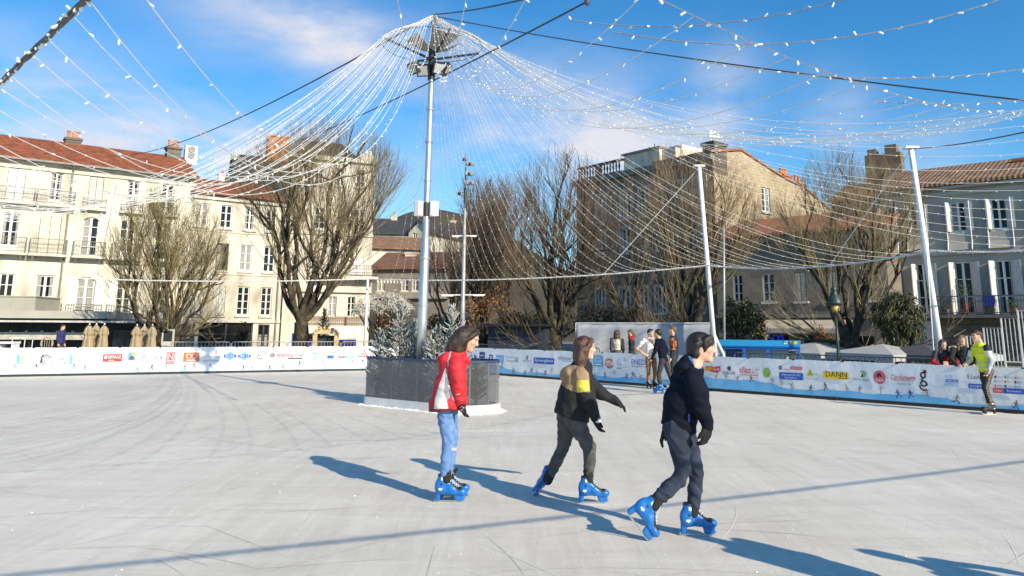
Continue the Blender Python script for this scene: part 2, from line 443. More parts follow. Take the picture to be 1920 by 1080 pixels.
def balcony(F, u0, u1, z, parent, h=.95, out_=.55, m=None, step=.14, slab=True, slabm=None):
    m = m or M_IRON
    r = MB(); t = .018
    for zz in (z + .1, z + h): 
        r.tube([F.pt(u0, zz, .01), F.pt(u0, zz, out_), F.pt(u1, zz, out_), F.pt(u1, zz, .01)], t * 1.3, 4)
    n = max(2, int((u1 - u0) / step))
    for i in range(n + 1):
        u = u0 + (u1 - u0) * i / n; r.tube([F.pt(u, z, out_), F.pt(u, z + h, out_)], t * (1.3 if i in (0, n) else .75), 4, caps=False)
    for k in (1, 2):
        for u in (u0, u1): r.tube([F.pt(u, z, out_ * k / 3), F.pt(u, z + h, out_ * k / 3)], t * .75, 4, caps=False)
    # scrollwork ring row
    for i in range(n):
        u = u0 + (u1 - u0) * (i + .5) / n
        r.tube([F.pt(u + .05 * math.cos(a), z + h * .72 + .07 * math.sin(a), out_) for a in np.linspace(0, 2 * math.pi, 7)], t * .55, 3, caps=False)
    b = r.build('balcony_rail', m, parent)
    if slab:
        s_ = MB(); F.box(s_, u0 - .08, u1 + .08, z - .14, z - .004, .003, out_ + .1)
        for u in (u0 + .15, u1 - .3): s_.prism([F.pt(u, z - .142, .003), F.pt(u, z - .142, out_ * .7), F.pt(u, z - .5, .003)], F.d * .15)
        s_.build('balcony_slab', slabm or M_STONE, b)
    return b

def chimney(F, px, py_top, py_bot, w, parent, pots=3, m=None, off=-4, t=.8):
    u, zt = F.uz(px, py_top, off); zb = F.uz(px, py_bot, off)[1]
    mb = MB(); F.box(mb, u - w / 2, u + w / 2, zb - .8, zt - .45, off - t / 2, off + t / 2)
    F.box(mb, u - w / 2 - .08, u + w / 2 + .08, zt - .45, zt - .3, off - t / 2 - .08, off + t / 2 + .08)
    c = mb.build('chimney', m or M_STONE, parent)
    for i in range(pots):
        p = MB(); uu = u + (i - (pots - 1) / 2) * w / max(pots, 1) * .9
        p.lathe(F.pt(uu, zt - .3, off), [(.02, 0), (.15, 0), (.12, .1), (.105, .45), (.14, .5), (.14, .56), (.09, .56)], 8)
        p.build('chimney_pot', M_POT, c)
    return c

def gable_roof(F, u0, u1, ze, zr, depth, parent, m, over=.45, thick=.16, ridge=.5):
    mb = MB(); yo, yr, yb = over, -depth * ridge, -depth - over
    def sl(za, oa, zb, ob):
        q = [F.pt(u0 - .2, za, oa), F.pt(u1 + .2, za, oa), F.pt(u1 + .2, zb, ob), F.pt(u0 - .2, zb, ob)]
        mb.prism(q, (0, 0, thick))
    sl(ze, yo, zr, yr); sl(zr - .001, yr - .001, ze, yb)
    r = mb.build('roof', m, parent)
    return r

# ================================================================== ground
M_PAVE = mat('paved_square', (.20, .185, .165), .9, .18, .35, .15, 6)
link_mesh('ground', [(-900, -200, -.06), (900, -200, -.06), (900, 1500, -.06), (-900, 1500, -.06)], [(0, 1, 2, 3)], M_PAVE)
tag(bpy.data.objects['ground'], kind='structure')

# ------------------------------------------------------------------ long cream house on the left
P1 = aty(110, 609, 50.0)
FL = Facade((P1.x, P1.y), (.81, .586))
ANG = FL.ang
M_TILE_RED = tile_mat('red_clay_tiles', (.15, .045, .020), (.38, .112, .040), ANG)
M_TILE_OR = tile_mat('orange_clay_tiles', (.15, .08, .045), (.38, .215, .115), -.71, .24)
def house(name, F, u0, u1, z1, depth, label, wallm, holes, roofm=None, zr=None, z0=-.06, reveal=.22):
    root = thing(name, F.pt((u0 + u1) / 2, 0, -depth / 2), label, 'building')
    mb = MB(); wall_with_holes(F, mb, u0, u1, z0, z1, holes, reveal)
    a, b, c, d = F.pt(u0, z0), F.pt(u1, z0), F.pt(u1, z0, -depth), F.pt(u0, z0, -depth); up = Vector((0, 0, z1 - z0))
    mb.add([a, d, d + up, a + up, b, c, c + up, b + up], [(0, 3, 2, 1), (4, 5, 6, 7), (1, 2, 6, 5), (3, 7, 6, 2)])
    if zr:
        for u in (u0, u1): mb.add([F.pt(u, z1), F.pt(u, z1, -depth), F.pt(u, zr, -depth / 2)], [(0, 1, 2)])
    mb.build('wall', wallm, root)
    if roofm: gable_roof(F, u0, u1, z1 + .02, zr, depth, root, roofm)
    return root

uL0 = FL.uz(-140, 600)[0]; uL1 = FL.uz(343, 600)[0]
zL = FL.uz(110, 309)[1]; zLr = FL.uz(110, 285, -5)[1]
T3 = [(12, 317, 46, 381), (92, 324, 117, 385), (166, 331, 193, 390), (237, 337, 262, 392)]
T2 = [(0, 403, 36, 480), (72, 407, 112, 480), (152, 414, 184, 481), (223, 420, 252, 482), (290, 428, 314, 486)]
T1 = [(-2, 508, 25, 572), (64, 511, 101, 588), (143, 502, 177, 588), (218, 504, 246, 588), (287, 508, 312, 588)]
w3, w2, w1 = [FL.rect(*t) for t in T3], [FL.rect(*t) for t in T2], [FL.rect(*t) for t in T1]
def level(ws, b, h):                                          # one row shares its sill and head height
    return [(a[0], b, a[2], b + h) for a in ws]
w3 = level(w3, w3[1][1], 2.15); w2 = level(w2, w2[2][1], 2.62); w1 = level(w1, w1[1][1] - .3, 2.72)
w3.append((w3[3][2] + (w3[1][0] - w3[0][2]) , w3[0][1], 2 * w3[3][2] - w3[3][0] + (w3[1][0] - w3[0][2]), w3[0][3]))
ground_holes = [(w[0] - .3, .2, w[2] + .3, 2.6) for w in w1]
LH = house('town_house', FL, uL0, uL1, zL, 10, 'long cream four storey house with red tiled roof beside the dark terrace', M_CREAM, w3 + w2 + w1 + ground_holes, M_TILE_RED, zLr + .6)
for i, r in enumerate(w3):
    cl = M_WHITE if i == 0 else (M_GREYSH if i == 2 else None)
    window(FL, r, LH, closed=cl, frame=M_WHITE, arch=.16 if i == 0 else 0, wallmat=M_CREAM, sill=False, rows=4, fullwin=True)
    if i < 2: balcony(FL, r[0] - .75, r[2] + .75, r[1] - .02, LH, m=M_IRONG, h=.9)
    else: balcony(FL, r[0] - .25, r[2] + .25, r[1] - .02, LH, m=M_IRONG, h=.7, out_=.25)
for i, r in enumerate(w2):
    window(FL, r, LH, closed=M_CREAMSH if i == 1 else None, frame=M_WHITE, arch=.24, wallmat=M_CREAM, sill=False, rows=4, fullwin=(i in (0, 3)))
    balcony(FL, r[0] - .42, r[2] + .42, r[1] - .02, LH, m=M_IRONG, h=.95)
for i, r in enumerate(w1):
    window(FL, r, LH, frame=M_WHITE, arch=.24 if i >= 2 else 0, wallmat=M_CREAM, sill=False, rows=4, fullwin=True, shutter=M_WHITE if i in (2, 3) else None)
    balcony(FL, r[0] - .5, r[2] + .5, r[1] - .02, LH, m=M_IRONG, h=.95, out_=.2)
for i, r in enumerate(ground_holes): window(FL, r, LH, sill=False, rows=2, frame=M_DARKMETAL)
mb = MB()
FL.box(mb, uL0, uL1, zL - .5, zL - .28, .003, .10); FL.box(mb, uL0, uL1, zL - .12, zL - .004, .003, .30)
zb = (w3[0][1] - .3); FL.box(mb, uL0, uL1, w2[0][1] - .42, w2[0][1] - .30, .0025, .05)
FL.box(mb, uL0, uL1, w1[0][1] - .42, w1[0][1] - .20, .0025, .08)
mb.build_each('cornice', M_STONE, LH)
mb = MB(); up_ = FL.uz(122, 450)[0]
FL.box(mb, uL0, uL1, zL - .02, zL + .10, .46, .58)
mb.tube([FL.pt(up_, zL - .02, .5), FL.pt(up_, zL - .4, .12), FL.pt(up_, 2.9, .12)], .055, 6); mb.build('drainpipe', M_ZINC, LH)
chimney(FL, 138, 253, 292, 1.0, LH, 3, M_DARKSTONE, off=-5); chimney(FL, 326, 270, 300, 1.0, LH, 3, M_DARKSTONE, off=-4.5)
# roof-top cooling unit beside the chimney
mb = MB(); u, z = FL.uz(362, 274, -4.5); zb = FL.uz(362, 300, -4.5)[1]
FL.box(mb, u - .55, u + .35, zb - .4, z, -4.9, -4.4)
mb.build('cooling_unit_case', M_WHITE, LH)
mb = MB()
for k in (.28, .72):
    c = FL.pt(u - .1, zb + (z - zb) * k, -4.385); mb.tube([c, c + FL.n * .02], .27, 14)
    for j in range(3):
        a = [c + FL.n * .025 + FL.d * math.cos(t) * (.07 + .07 * j) + Vector((0, 0, math.sin(t) * (.07 + .07 * j))) for t in np.linspace(0, 2 * math.pi, 15)]
        mb.tube(a, .012, 3, mi=1, caps=False)
mb.build('cooling_unit_fan', [M_BLACK, M_WHITE], LH)

# ------------------------------------------------------------------ lower cream house next to it
uM0 = uL1 + .004; uM1 = FL.uz(527, 560)[0]
zM = FL.uz(450, 372)[1]
A3 = [FL.rect(*t) for t in [(365, 386, 390, 430), (413, 386, 435, 428), (458, 389, 479, 432), (499, 392, 519, 434)]]
A2 = [FL.rect(*t) for t in [(360, 457, 384, 505), (405, 460, 428, 508), (449, 463, 472, 509), (494, 465, 515, 512)]]
A1 = [FL.rect(*t) for t in [(352, 538, 377, 590), (398, 540, 422, 592), (444, 541, 467, 592), (489, 543, 509, 593)]]
A3, A2, A1 = level(A3, A3[2][1], 1.72), level(A2, A2[2][1], 1.95), level(A1, A1[2][1], 2.1)
gh = [(FL.uz(372, 620)[0], .15, FL.uz(474, 620)[0], 1.95), (FL.uz(484, 620)[0], .1, FL.uz(505, 620)[0], 1.75)]
MH = house('town_house', FL, uM0, uM1, zM, 10, 'lower cream house with three rows of windows behind the big bare tree', M_CREAM2, A3 + A2 + A1 + gh, M_TILE_RED, zM + 1.9)
for i, r in enumerate(A3): window(FL, r, MH, frame=M_WHITE, rows=3, shutter=None, closed=None if i != 2 else None)
for i, r in enumerate(A2): window(FL, r, MH, frame=M_WHITE if i != 1 else M_DARKMETAL, rows=3)
for i, r in enumerate(A1): window(FL, r, MH, frame=M_FRAME, rows=4, closed=M_GREYSH if i in (1, 0) else None)
for r in gh: window(FL, r, MH, frame=M_DARKMETAL, rows=2, sill=False)
mb = MB(); FL.box(mb, uM0, uM1, zM - .30, zM - .004, .003, .18); FL.box(mb, uM0, uM1, A2[0][1] - .3, A2[0][1] - .15, .003, .06)
FL.box(mb, uM0, uM1, A3[0][1] - .3, A3[0][1] - .18, .003, .05); FL.box(mb, uM0, uM1, A1[0][1] - .5, A1[0][1] - .3, .003, .12)
mb.build_each('cornice', M_STONE, MH)
mb = MB(); uu = FL.uz(519, 560)[0]; mb.tube([FL.pt(uu, zM, .1), FL.pt(uu, .1, .1)], .06, 6); mb.build('drainpipe', M_ZINC, MH)
# dark slate house behind it
pB = aty(480, 600, 78)
FB = Facade((pB.x, pB.y), (.9, .43))
u0, u1 = FB.uz(438, 400)[0], FB.uz(560, 400)[0]; z1 = FB.uz(490, 352)[1]; zr = FB.uz(490, 296, -5)[1]
SH = house('slate_roofed_house', FB, u0, u1, z1, 10, 'dark slate roofed house rising behind the lower cream house', M_CREAM2, [], M_SLATE, zr)
chimney(FB, 523, 252, 320, 2.4, SH, 0, M_BRICK, off=-5, t=1.2); chimney(FB, 425, 322, 350, 1.6, SH, 2, M_STONE, off=-5)

# ------------------------------------------------------------------ tall narrow cream house behind the big tree
pT = aty(610, 610, 62)
FT = Facade((pT.x, pT.y), (.93, .367))
u0, u1 = FT.uz(534, 500)[0], FT.uz(697, 480)[0]; zT = FT.uz(690, 300)[1]
U1 = [FT.rect(*t) for t in [(590, 320, 606, 350), (630, 318, 647, 349), (668, 317, 685, 349)]]
U2 = [FT.rect(*t) for t in [(545, 402, 563, 440), (590, 398, 608, 434), (632, 395, 650, 432), (664, 393, 684, 430)]]
U3 = [FT.rect(*t) for t in [(545, 487, 562, 520), (583, 487, 600, 516), (620, 487, 634, 516), (656, 486, 681, 516)]]
U4 = [FT.rect(*t) for t in [(570, 558, 588, 594), (615, 558, 630, 594), (651, 558, 665, 594)]]
U1, U2, U3, U4 = level(U1, U1[1][1], 1.5), level(U2, U2[2][1], 1.75), level(U3, U3[2][1], 1.5), level(U4, U4[1][1], 1.6)
gt = [(FT.uz(547, 630)[0], .1, FT.uz(600, 630)[0], 1.1), (FT.uz(625, 640)[0], -.05, FT.uz(668, 640)[0], .62)]
TH = house('tall_house', FT, u0, u1, zT, 12, 'tall narrow cream house with pharmacy sign behind the big tree', M_CREAM, U1 + U2 + U3 + U4 + gt, None)
for r in U1 + U2: window(FT, r, TH, frame=M_WHITE, rows=3)
for i, r in enumerate(U3): window(FT, r, TH, frame=M_WHITE, rows=2, closed=M_WHITE if i == 3 else None, sill=False)
for i, r in enumerate(U4):
    f = window(FT, r, TH, frame=M_FRAME, rows=3, sill=False)
    s_ = MB(); FT.box(s_, r[2] + .02, r[2] + .8, r[1], r[3], .02, .06); s_.build('shutter', M_CREAMSH, f)
    balcony(FT, r[0] - .1, r[2] + .85, r[1] - .62, TH, m=mat('rusty_iron', (.20, .09, .035), .8, .3, 8), h=.62, out_=.2, slab=False)
for r in gt: window(FT, r, TH, frame=M_SIGNBLUE, rows=2, sill=False)
mb = MB(); zc = FT.uz(640, 545)[1]; zb = FT.uz(640, 517)[1]
FT.box(mb, FT.uz(590, 540)[0], u1 + .4, zb - .3, zb - .06, .003, 1.0)
FT.box(mb, u0, u1 + .05, zc - .15, zc + .2, .003, .25); FT.box(mb, u0, u1 + .05, zT - .35, zT - .004, .003, .3)
for i in range(26): FT.box(mb, FT.uz(590, 540)[0] + i * .27, FT.uz(590, 540)[0] + i * .27 + .13, zb - .52, zb - .302, .253, .55)
zz = FT.uz(640, 440)[1]; FT.box(mb, u0, u1 + .05, zz - .1, zz + .1, .003, .12)
mb.build_each('cornice', M_STONE, TH)
balcony(FT, FT.uz(590, 540)[0], u1 + .3, zb - .058, TH, out_=.9, slab=False, h=.85)
mb = MB(); a, b = FT.uz(536, 300)[0], FT.uz(660, 300)[0]; zt = FT.uz(600, 282, -4)[1]
q = [FT.pt(u0, zT + .004, .1), FT.pt(u1 - 1.4, zT + .004, .1), FT.pt(u1 - 1.4, zT + .004, -12), FT.pt(u0, zT + .004, -12)]
t_ = [FT.pt(u0 + 1.2, zt + .3, -2), FT.pt(u1 - 2.6, zt + .3, -2), FT.pt(u1 - 2.6, zt + .3, -10), FT.pt(u0 + 1.2, zt + .3, -10)]
mb.box8(q + t_)
mb.build('mansard_roof', M_SLATE, TH)
mb = MB(); FT.box(mb, u1 - 1.3, u1, zT + .004, FT.uz(680, 288)[1], -3, -.1); FT.box(mb, u1 - .7, u1 - .1, FT.uz(680, 288)[1] + .002, FT.uz(680, 277)[1], -2, -1); mb.build('chimney', M_STONE, TH)

# ------------------------------------------------------------------ lettering helper
def text_mesh(s, shear=0):
    cu = bpy.data.curves.new('lettering', 'FONT'); cu.body = s; cu.resolution_u = 2; cu.shear = shear
    o = bpy.data.objects.new('lettering', cu); col.objects.link(o)
    bpy.context.view_layer.update()
    dg = bpy.context.evaluated_depsgraph_get(); me = o.evaluated_get(dg).to_mesh()
    V = [(v.co.x, v.co.y) for v in me.vertices]; Fs = [tuple(p.vertices) for p in me.polygons]
    o.evaluated_get(dg).to_mesh_clear(); bpy.data.objects.remove(o); bpy.data.curves.remove(cu)
    return V, Fs
def put_text(F, mb, s, u0, z0, u1, z1, off, mi=0, shear=0, keep=False):
    V, Fs = text_mesh(s, shear)
    xs, ys = [v[0] for v in V], [v[1] for v in V]
    x0, x1, y0, y1 = min(xs), max(xs), min(ys), max(ys)
    sx, sy = (u1 - u0) / max(x1 - x0, 1e-6), (z1 - z0) / max(y1 - y0, 1e-6)
    mb.add([F.pt(u0 + (x - x0) * sx, z0 + (y - y0) * sy, off) for x, y in V], Fs, mi)
r = FT.rect(617, 612, 674, 634)
mb = MB(); FT.box(mb, r[0], r[2], r[1], r[3], .004, .05)
put_text(FT, mb, 'Pharmacie', r[0] + .15, r[1] + (r[3] - r[1]) * .55, r[0] + (r[2] - r[0]) * .62, r[3] - .1, .054, 1)
put_text(FT, mb, 'Colbert', r[0] + (r[2] - r[0]) * .45, r[1] + .1, r[2] - .15, r[1] + (r[3] - r[1]) * .5, .054, 1)
mb.build('sign', [M_WHITE, mat('olive_letters', (.28, .27, .16), .6)], TH)

# ------------------------------------------------------------------ low houses and hill in the gap
pR = aty(760, 610, 72)
FR = Facade((pR.x, pR.y), (.985, -.17))
u0, u1 = FR.uz(696, 560)[0], FR.uz(842, 560)[0]; ze = FR.uz(765, 506)[1]
RW = [FR.rect(*t) for t in [(707, 524, 722, 545), (752, 523, 766, 546), (772, 523, 785, 546)]]; RW = level(RW, RW[1][1], 1.15)
RG = [(FR.uz(x, 590)[0], .4, FR.uz(x + 26, 590)[0], 2.6) for x in (702, 738, 774, 808)]
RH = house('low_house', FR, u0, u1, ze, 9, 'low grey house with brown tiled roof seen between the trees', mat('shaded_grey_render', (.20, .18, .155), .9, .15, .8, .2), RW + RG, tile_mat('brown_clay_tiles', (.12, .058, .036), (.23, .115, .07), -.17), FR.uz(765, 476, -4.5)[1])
for r in RW: window(FR, r, RH, rows=2)
for r in RG: window(FR, r, RH, rows=2, sill=False, frame=M_STONE)
mb = MB(); a = FR.uz(700, 570)[1]; FR.box(mb, u0, u1, FR.uz(765, 560)[1], FR.uz(765, 549)[1], .003, .4); mb.build_each('cornice', mat('grey_stone_band', (.27, .25, .22), .9), RH)
chimney(FR, 772, 468, 488, 1.1, RH, 0, M_CREAM2, off=-3.5)
pW = aty(720, 610, 84); FW = Facade((pW.x, pW.y), (.95, .3))
u0, u1 = FW.uz(690, 480)[0], FW.uz(800, 480)[0]
WH = house('white_house', FW, u0, u1, FW.uz(730, 468)[1], 8, 'white walled house with brown roof above the low grey house', M_CREAM, [], tile_mat('brown_clay_tiles_far', (.17, .09, .055), (.30, .17, .10), .3), FW.uz(730, 446, -4)[1])
pH = aty(785, 610, 105); FH = Facade((pH.x, pH.y), (.9, -.43))
u0, u1 = FH.uz(766, 440)[0], FH.uz(806, 440)[0]; ze = FH.uz(786, 436)[1]; za = FH.uz(786, 414)[1]
hw = FH.rect(774, 430, 782, 450)
HH = thing('hill_house', FH.pt((u0 + u1) / 2, 0, -6), 'cream gabled house with dark roof high on the hill behind', 'building')
mb = MB(); wall_with_holes(FH, mb, u0, u1, 0, ze, [hw]); um = (u0 + u1) / 2
mb.add([FH.pt(u0, ze), FH.pt(u1, ze), FH.pt(um, za)], [(0, 1, 2)]); mb.add([FH.pt(u0, 0), FH.pt(u0, 0, -12), FH.pt(u0, ze, -12), FH.pt(u0, ze), FH.pt(u1, 0), FH.pt(u1, 0, -12), FH.pt(u1, ze, -12), FH.pt(u1, ze)], [(0, 3, 2, 1), (4, 5, 6, 7)])
mb.build('wall', M_CREAM2, HH)
mb = MB()
for a, b in ((u0 - .5, um), (u1 + .5, um)): mb.prism([FH.pt(a, ze - .3, .4), FH.pt(b, za + .05, .4), FH.pt(b, za + .05, -12), FH.pt(a, ze - .3, -12)], (0, 0, .2))
mb.build('roof', M_SLATE, HH); window(FH, hw, HH, rows=3, frame=M_WHITE, sill=False)
# second dark-roofed houses on the hill
for (px, pt_, pe, w_, Y, nm) in [(725, 404, 440, 9, 118, 'wide dark roofed house with chimney on the hilltop'), (835, 415, 446, 10, 122, 'dark roofed house on the hill behind the silver mast')]:
    p = aty(px, 610, Y); Fh = Facade((p.x, p.y), (.98, .2))
    zE = Fh.uz(px, pe)[1]
    hh = house('hill_house', Fh, -w_ / 2, w_ / 2, zE, 8, nm, M_CREAM2, [], M_SLATE, Fh.uz(px, pt_ + 8, -4)[1])
    chimney(Fh, px + 14, pt_ - 4, pt_ + 10, 1.0, hh, 1, M_STONE, off=-4)
# the wooded hill itself
HM = mat('hill_scrub', (.035, .032, .02), .95, .3, .12, .3, 1.0, c2=(.085, .07, .04), fac=(.35, .65), detail=10)
hv, hf = [], []
nx_, ny_ = 60, 18
for j in range(ny_):
    for i in range(nx_):
        x = -75 + 150 * i / (nx_ - 1); y = 95 + 90 * j / (ny_ - 1)
        h = 18 * math.exp(-((x + 14) / 24) ** 2) * (1 - math.exp(-((y - 95) / 22.0) ** 2)) + 6.0 * (1 - math.exp(-((y - 95) / 30.0) ** 2))
        h += rng.uniform(-.35, .35) * (h > 1)
        hv.append((x, y, h - .3))
for j in range(ny_ - 1):
    for i in range(nx_ - 1): hf.append((j * nx_ + i, j * nx_ + i + 1, (j + 1) * nx_ + i + 1, (j + 1) * nx_ + i))
tag(link_mesh('hill', hv, hf, HM, smooth=True), kind='structure')

# ------------------------------------------------------------------ tall grey-brown block with the sunlit gable
CBX = (14.0, 52.3)
FS = Facade(CBX, (.62, -.785)); FG = Facade(CBX, (.80, .60))
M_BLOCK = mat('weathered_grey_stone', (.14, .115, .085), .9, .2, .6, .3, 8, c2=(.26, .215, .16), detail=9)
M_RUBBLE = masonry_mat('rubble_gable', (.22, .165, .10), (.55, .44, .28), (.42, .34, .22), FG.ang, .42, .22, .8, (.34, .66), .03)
uS0 = FS.uz(1082, 500)[0]; zS = FS.uz(1290, 297)[1]
c3 = [FS.rect(*t) for t in [(1120, 340, 1134, 376), (1166, 358, 1183, 409), (1200, 354, 1217, 405), (1233, 350, 1250, 402), (1268, 346, 1286, 398), (1303, 342, 1322, 394)]]
c2_ = [FS.rect(*t) for t in [(1120, 430, 1134, 470), (1165, 430, 1182, 472), (1199, 429, 1216, 472), (1233, 428, 1250, 472), (1267, 427, 1285, 472), (1303, 426, 1322, 472)]]
c1_ = [FS.rect(*t) for t in [(1120, 547, 1134, 585), (1164, 546, 1181, 588), (1198, 546, 1215, 588), (1232, 546, 1249, 590), (1266, 546, 1284, 590), (1303, 546, 1322, 590)]]
c3, c2_, c1_ = level(c3, c3[2][1], 2.1), level(c2_, c2_[2][1], 1.9), level(c1_, c1_[2][1], 1.9)
DB = 14.0
BH = thing('stone_block', FS.pt(uS0 / 2, 0, -7), 'tall weathered stone block with sunlit rubble gable and roof terrace', 'building')
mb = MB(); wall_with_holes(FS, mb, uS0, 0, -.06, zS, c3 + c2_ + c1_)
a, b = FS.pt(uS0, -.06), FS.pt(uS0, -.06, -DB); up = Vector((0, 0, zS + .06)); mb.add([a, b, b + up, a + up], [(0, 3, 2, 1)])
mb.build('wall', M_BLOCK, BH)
for r in c3 + c2_ + c1_:
    f = window(FS, r, BH, frame=M_FRAME, rows=3)
    s_ = MB(); FS.box(s_, r[0] - .22, r[0] - .004, r[1] - .1, r[3] + .2, .003, .09); FS.box(s_, r[2] + .004, r[2] + .22, r[1] - .1, r[3] + .2, .003, .09); FS.box(s_, r[0] - .004, r[2] + .004, r[3] + .004, r[3] + .2, .003, .09)
    s_.build('surround', M_GREYSH if r[0] < -14 else mat('pale_surround', (.42, .38, .31), .9), f)
# gable wall with its stepped outline
prof = [(1346, 292), (1372, 284), (1388, 281), (1450, 321), (1478, 338), (1508, 352), (1556, 394)]
gw = FG.rect(1428, 352, 1444, 398)
g = MB()
pts = [FG.uz(x, y) for x, y in prof]; pts[0] = (0.0, pts[0][1])
zlow = -.06
us = [p[0] for p in pts]
def gz(u):
    for (ua, za), (ub, zb_) in zip(pts, pts[1:]):
        if ua <= u <= ub: return za + (zb_ - za) * (u - ua) / (ub - ua)
    return pts[-1][1]
cuts = sorted(set(us + [gw[0], gw[2]]))
for a, b in zip(cuts, cuts[1:]):
    if gw[0] - 1e-6 <= a and b <= gw[2] + 1e-6:
        g.add([FG.pt(a, zlow), FG.pt(b, zlow), FG.pt(b, gw[1]), FG.pt(a, gw[1])], [(0, 1, 2, 3)])
        g.add([FG.pt(a, gw[3]), FG.pt(b, gw[3]), FG.pt(b, gz(b)), FG.pt(a, gz(a))], [(0, 1, 2, 3)])
    else: g.add([FG.pt(a, zlow), FG.pt(b, zlow), FG.pt(b, gz(b)), FG.pt(a, gz(a))], [(0, 1, 2, 3)])
q = [FG.pt(gw[0], gw[1]), FG.pt(gw[2], gw[1]), FG.pt(gw[2], gw[3]), FG.pt(gw[0], gw[3])]; kq = [p - FG.n * .25 for p in q]
g.add(q + kq, [(0, 4, 5, 1), (1, 5, 6, 2), (2, 6, 7, 3), (3, 7, 4, 0)])
e = FG.pt(us[-1], zlow); g.add([e, e - FG.n * 10, e - FG.n * 10 + Vector((0, 0, gz(us[-1]))), e + Vector((0, 0, gz(us[-1])))], [(0, 1, 2, 3)])
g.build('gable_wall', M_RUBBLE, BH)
window(FG, gw, BH, frame=M_WHITE, rows=4)
# roofs behind the gable: front slope towards the dark facade, back slope down the gable line
M_TILE_B = tile_mat('block_roof_tiles', (.24, .085, .04), (.42, .17, .08), FS.ang)
ap = FG.pt(pts[2][0], pts[2][1] - .05)
uR = FS.uz(1228, 300)[0]
mb = MB()
L_ = FS.d * (uR - 0.0)
mb.prism([FS.pt(.15, zS + .02, .35), FS.pt(uR, zS + .02, .35), ap + L_, ap + FS.d * .15], (0, 0, .16))
prev_ = ap
for (u, z) in pts[3:]:
    p = FG.pt(u, z - .05); mb.prism([prev_ + FS.d * .1, prev_ + L_, p + L_, p + FS.d * .1], (0, 0, .14)); prev_ = p
mb.build('roof', M_TILE_B, BH)
mb = MB(); FS.box(mb, uS0 - .1, .05, zS - .45, zS - .004, .003, .35); FS.box(mb, uS0, 0, c2_[0][3] + .5, c2_[0][3] + .75, .003, .12); FS.box(mb, uS0, 0, c1_[0][3] + .5, c1_[0][3] + .8, .003, .12)
mb.build_each('cornice', mat('grey_cornice', (.20, .18, .15), .9, .15, 1), BH)
# chimney at the corner with white antenna brackets
mb = MB(); u, z = FG.uz(1349, 266); zb = FG.uz(1349, 296)[1]
FG.box(mb, u - .65, u + .75, zb - 1.2, z - .25, -1.0, .004); FG.box(mb, u - .75, u + .85, z - .25, z, -1.1, .08)
ch = mb.build('chimney', M_DARKSTONE, BH)
mb = MB()
for du in (-.3, 0, .3): mb.tube([FG.pt(u + du, z, -.5), FG.pt(u + du * 1.3, z + .8, -.5)], .05, 5); mb.cbox(FG.pt(u + du * 1.3, z + .6, -.42), .22, .1, .5)
mb.build_each('antenna', M_WHITE, BH)
chimney(FG, 1468, 262 + 60, 345, 1.0, BH, 3, M_BRICK, off=-.8); chimney(FG, 1494, 335, 352, 1.0, BH, 2, M_BRICK, off=-1.2)
# roof terrace: beige stair block, balustrade, white penthouse
uT1 = FS.uz(1232, 310)[0]; uT0 = FS.uz(1165, 310)[0]; zt = FS.uz(1195, 285)[1]
mb = MB(); FS.box(mb, uT0, uT1, zS + .004, zt, -3.5, -.3); FS.box(mb, uT1 + .03, uT1 + 1.3, zS + .004, zt - .1, -4, -.6); mb.build('stair_block', M_CREAM2, BH)
mb = MB(); FS.box(mb, uT0 - .2, uT1 + .1, zt + .002, zt + .16, -3.6, -.15); mb.build('stair_block_roof', M_ZINC, BH)
mb = MB(); p0, p1 = FS.uz(1226, 300, -8)[0], FS.uz(1276, 300, -8)[0]; z0_, z1_ = FS.uz(1250, 302, -8)[1], FS.uz(1250, 277, -8)[1]
FS.box(mb, p0, p1 + .2, zS, z1_, -11, -8); mb.build('penthouse', M_WHITE, BH)
mb = MB(); b0 = uS0; zt2 = zS + 1.15
FS.box(mb, b0, uT0 - .05, zt2 - .16, zt2, -.4, -.1); FS.box(mb, b0, uT0 - .05, zS + .004, zS + .18, -.4, -.1)
n = int((uT0 - b0) / .33)
for i in range(n):
    u = b0 + .1 + i * .33
    if (i // 7) % 2 == 1 and i % 7 == 0: FS.box(mb, u - .2, u + .2, zS + .18, zt2 - .16, -.42, -.08); continue
    mb.lathe(FS.pt(u, zS + .18, -.25), [(.09, 0), (.05, .15), (.1, .4), (.06, .7), (.08, .81)], 6)
mb.build('balustrade', M_DARKSTONE, BH)
mb = MB(); p = FS.pt(FS.uz(1228, 300, -6)[0], zt, -6); mb.tube([p, p + Vector((0, 0, 2.2))], .04, 5)
for k, l in ((1.9, 1.0), (1.6, .8), (1.3, 1.1)): mb.tube([p + Vector((-l / 2, 0, k)), p + Vector((l / 2, 0, k))], .025, 4)
mb.build('aerial', M_IRON, BH)

# ------------------------------------------------------------------ low shops between (dark, tiled roof)
pK = aty(1500, 615, 44.0)
FK = Facade((pK.x, pK.y), (.74, -.67))
u0, u1 = FK.uz(1345, 560)[0], FK.uz(1668, 560)[0]; zK = FK.uz(1420, 446)[1]
KW = [FK.rect(*t) for t in [(1375, 514, 1392, 566), (1430, 510, 1452, 566), (1490, 510, 1512, 566), (1550, 508, 1573, 566), (1612, 506, 1636, 566)]]; KW = level(KW, KW[1][1], 1.65)
KG = [(FK.uz(1412, 640)[0], -.05, FK.uz(1480, 640)[0], 1.35), (FK.uz(1492, 640)[0], -.05, FK.uz(1560, 640)[0], 1.35), (FK.uz(1574, 640)[0], -.05, FK.uz(1640, 640)[0], 1.35)]
M_KSTONE = masonry_mat('brown_ashlar', (.12, .10, .08), (.25, .215, .17), (.16, .135, .105), FK.ang, .9, .42, .2, (.3, .7), .010)
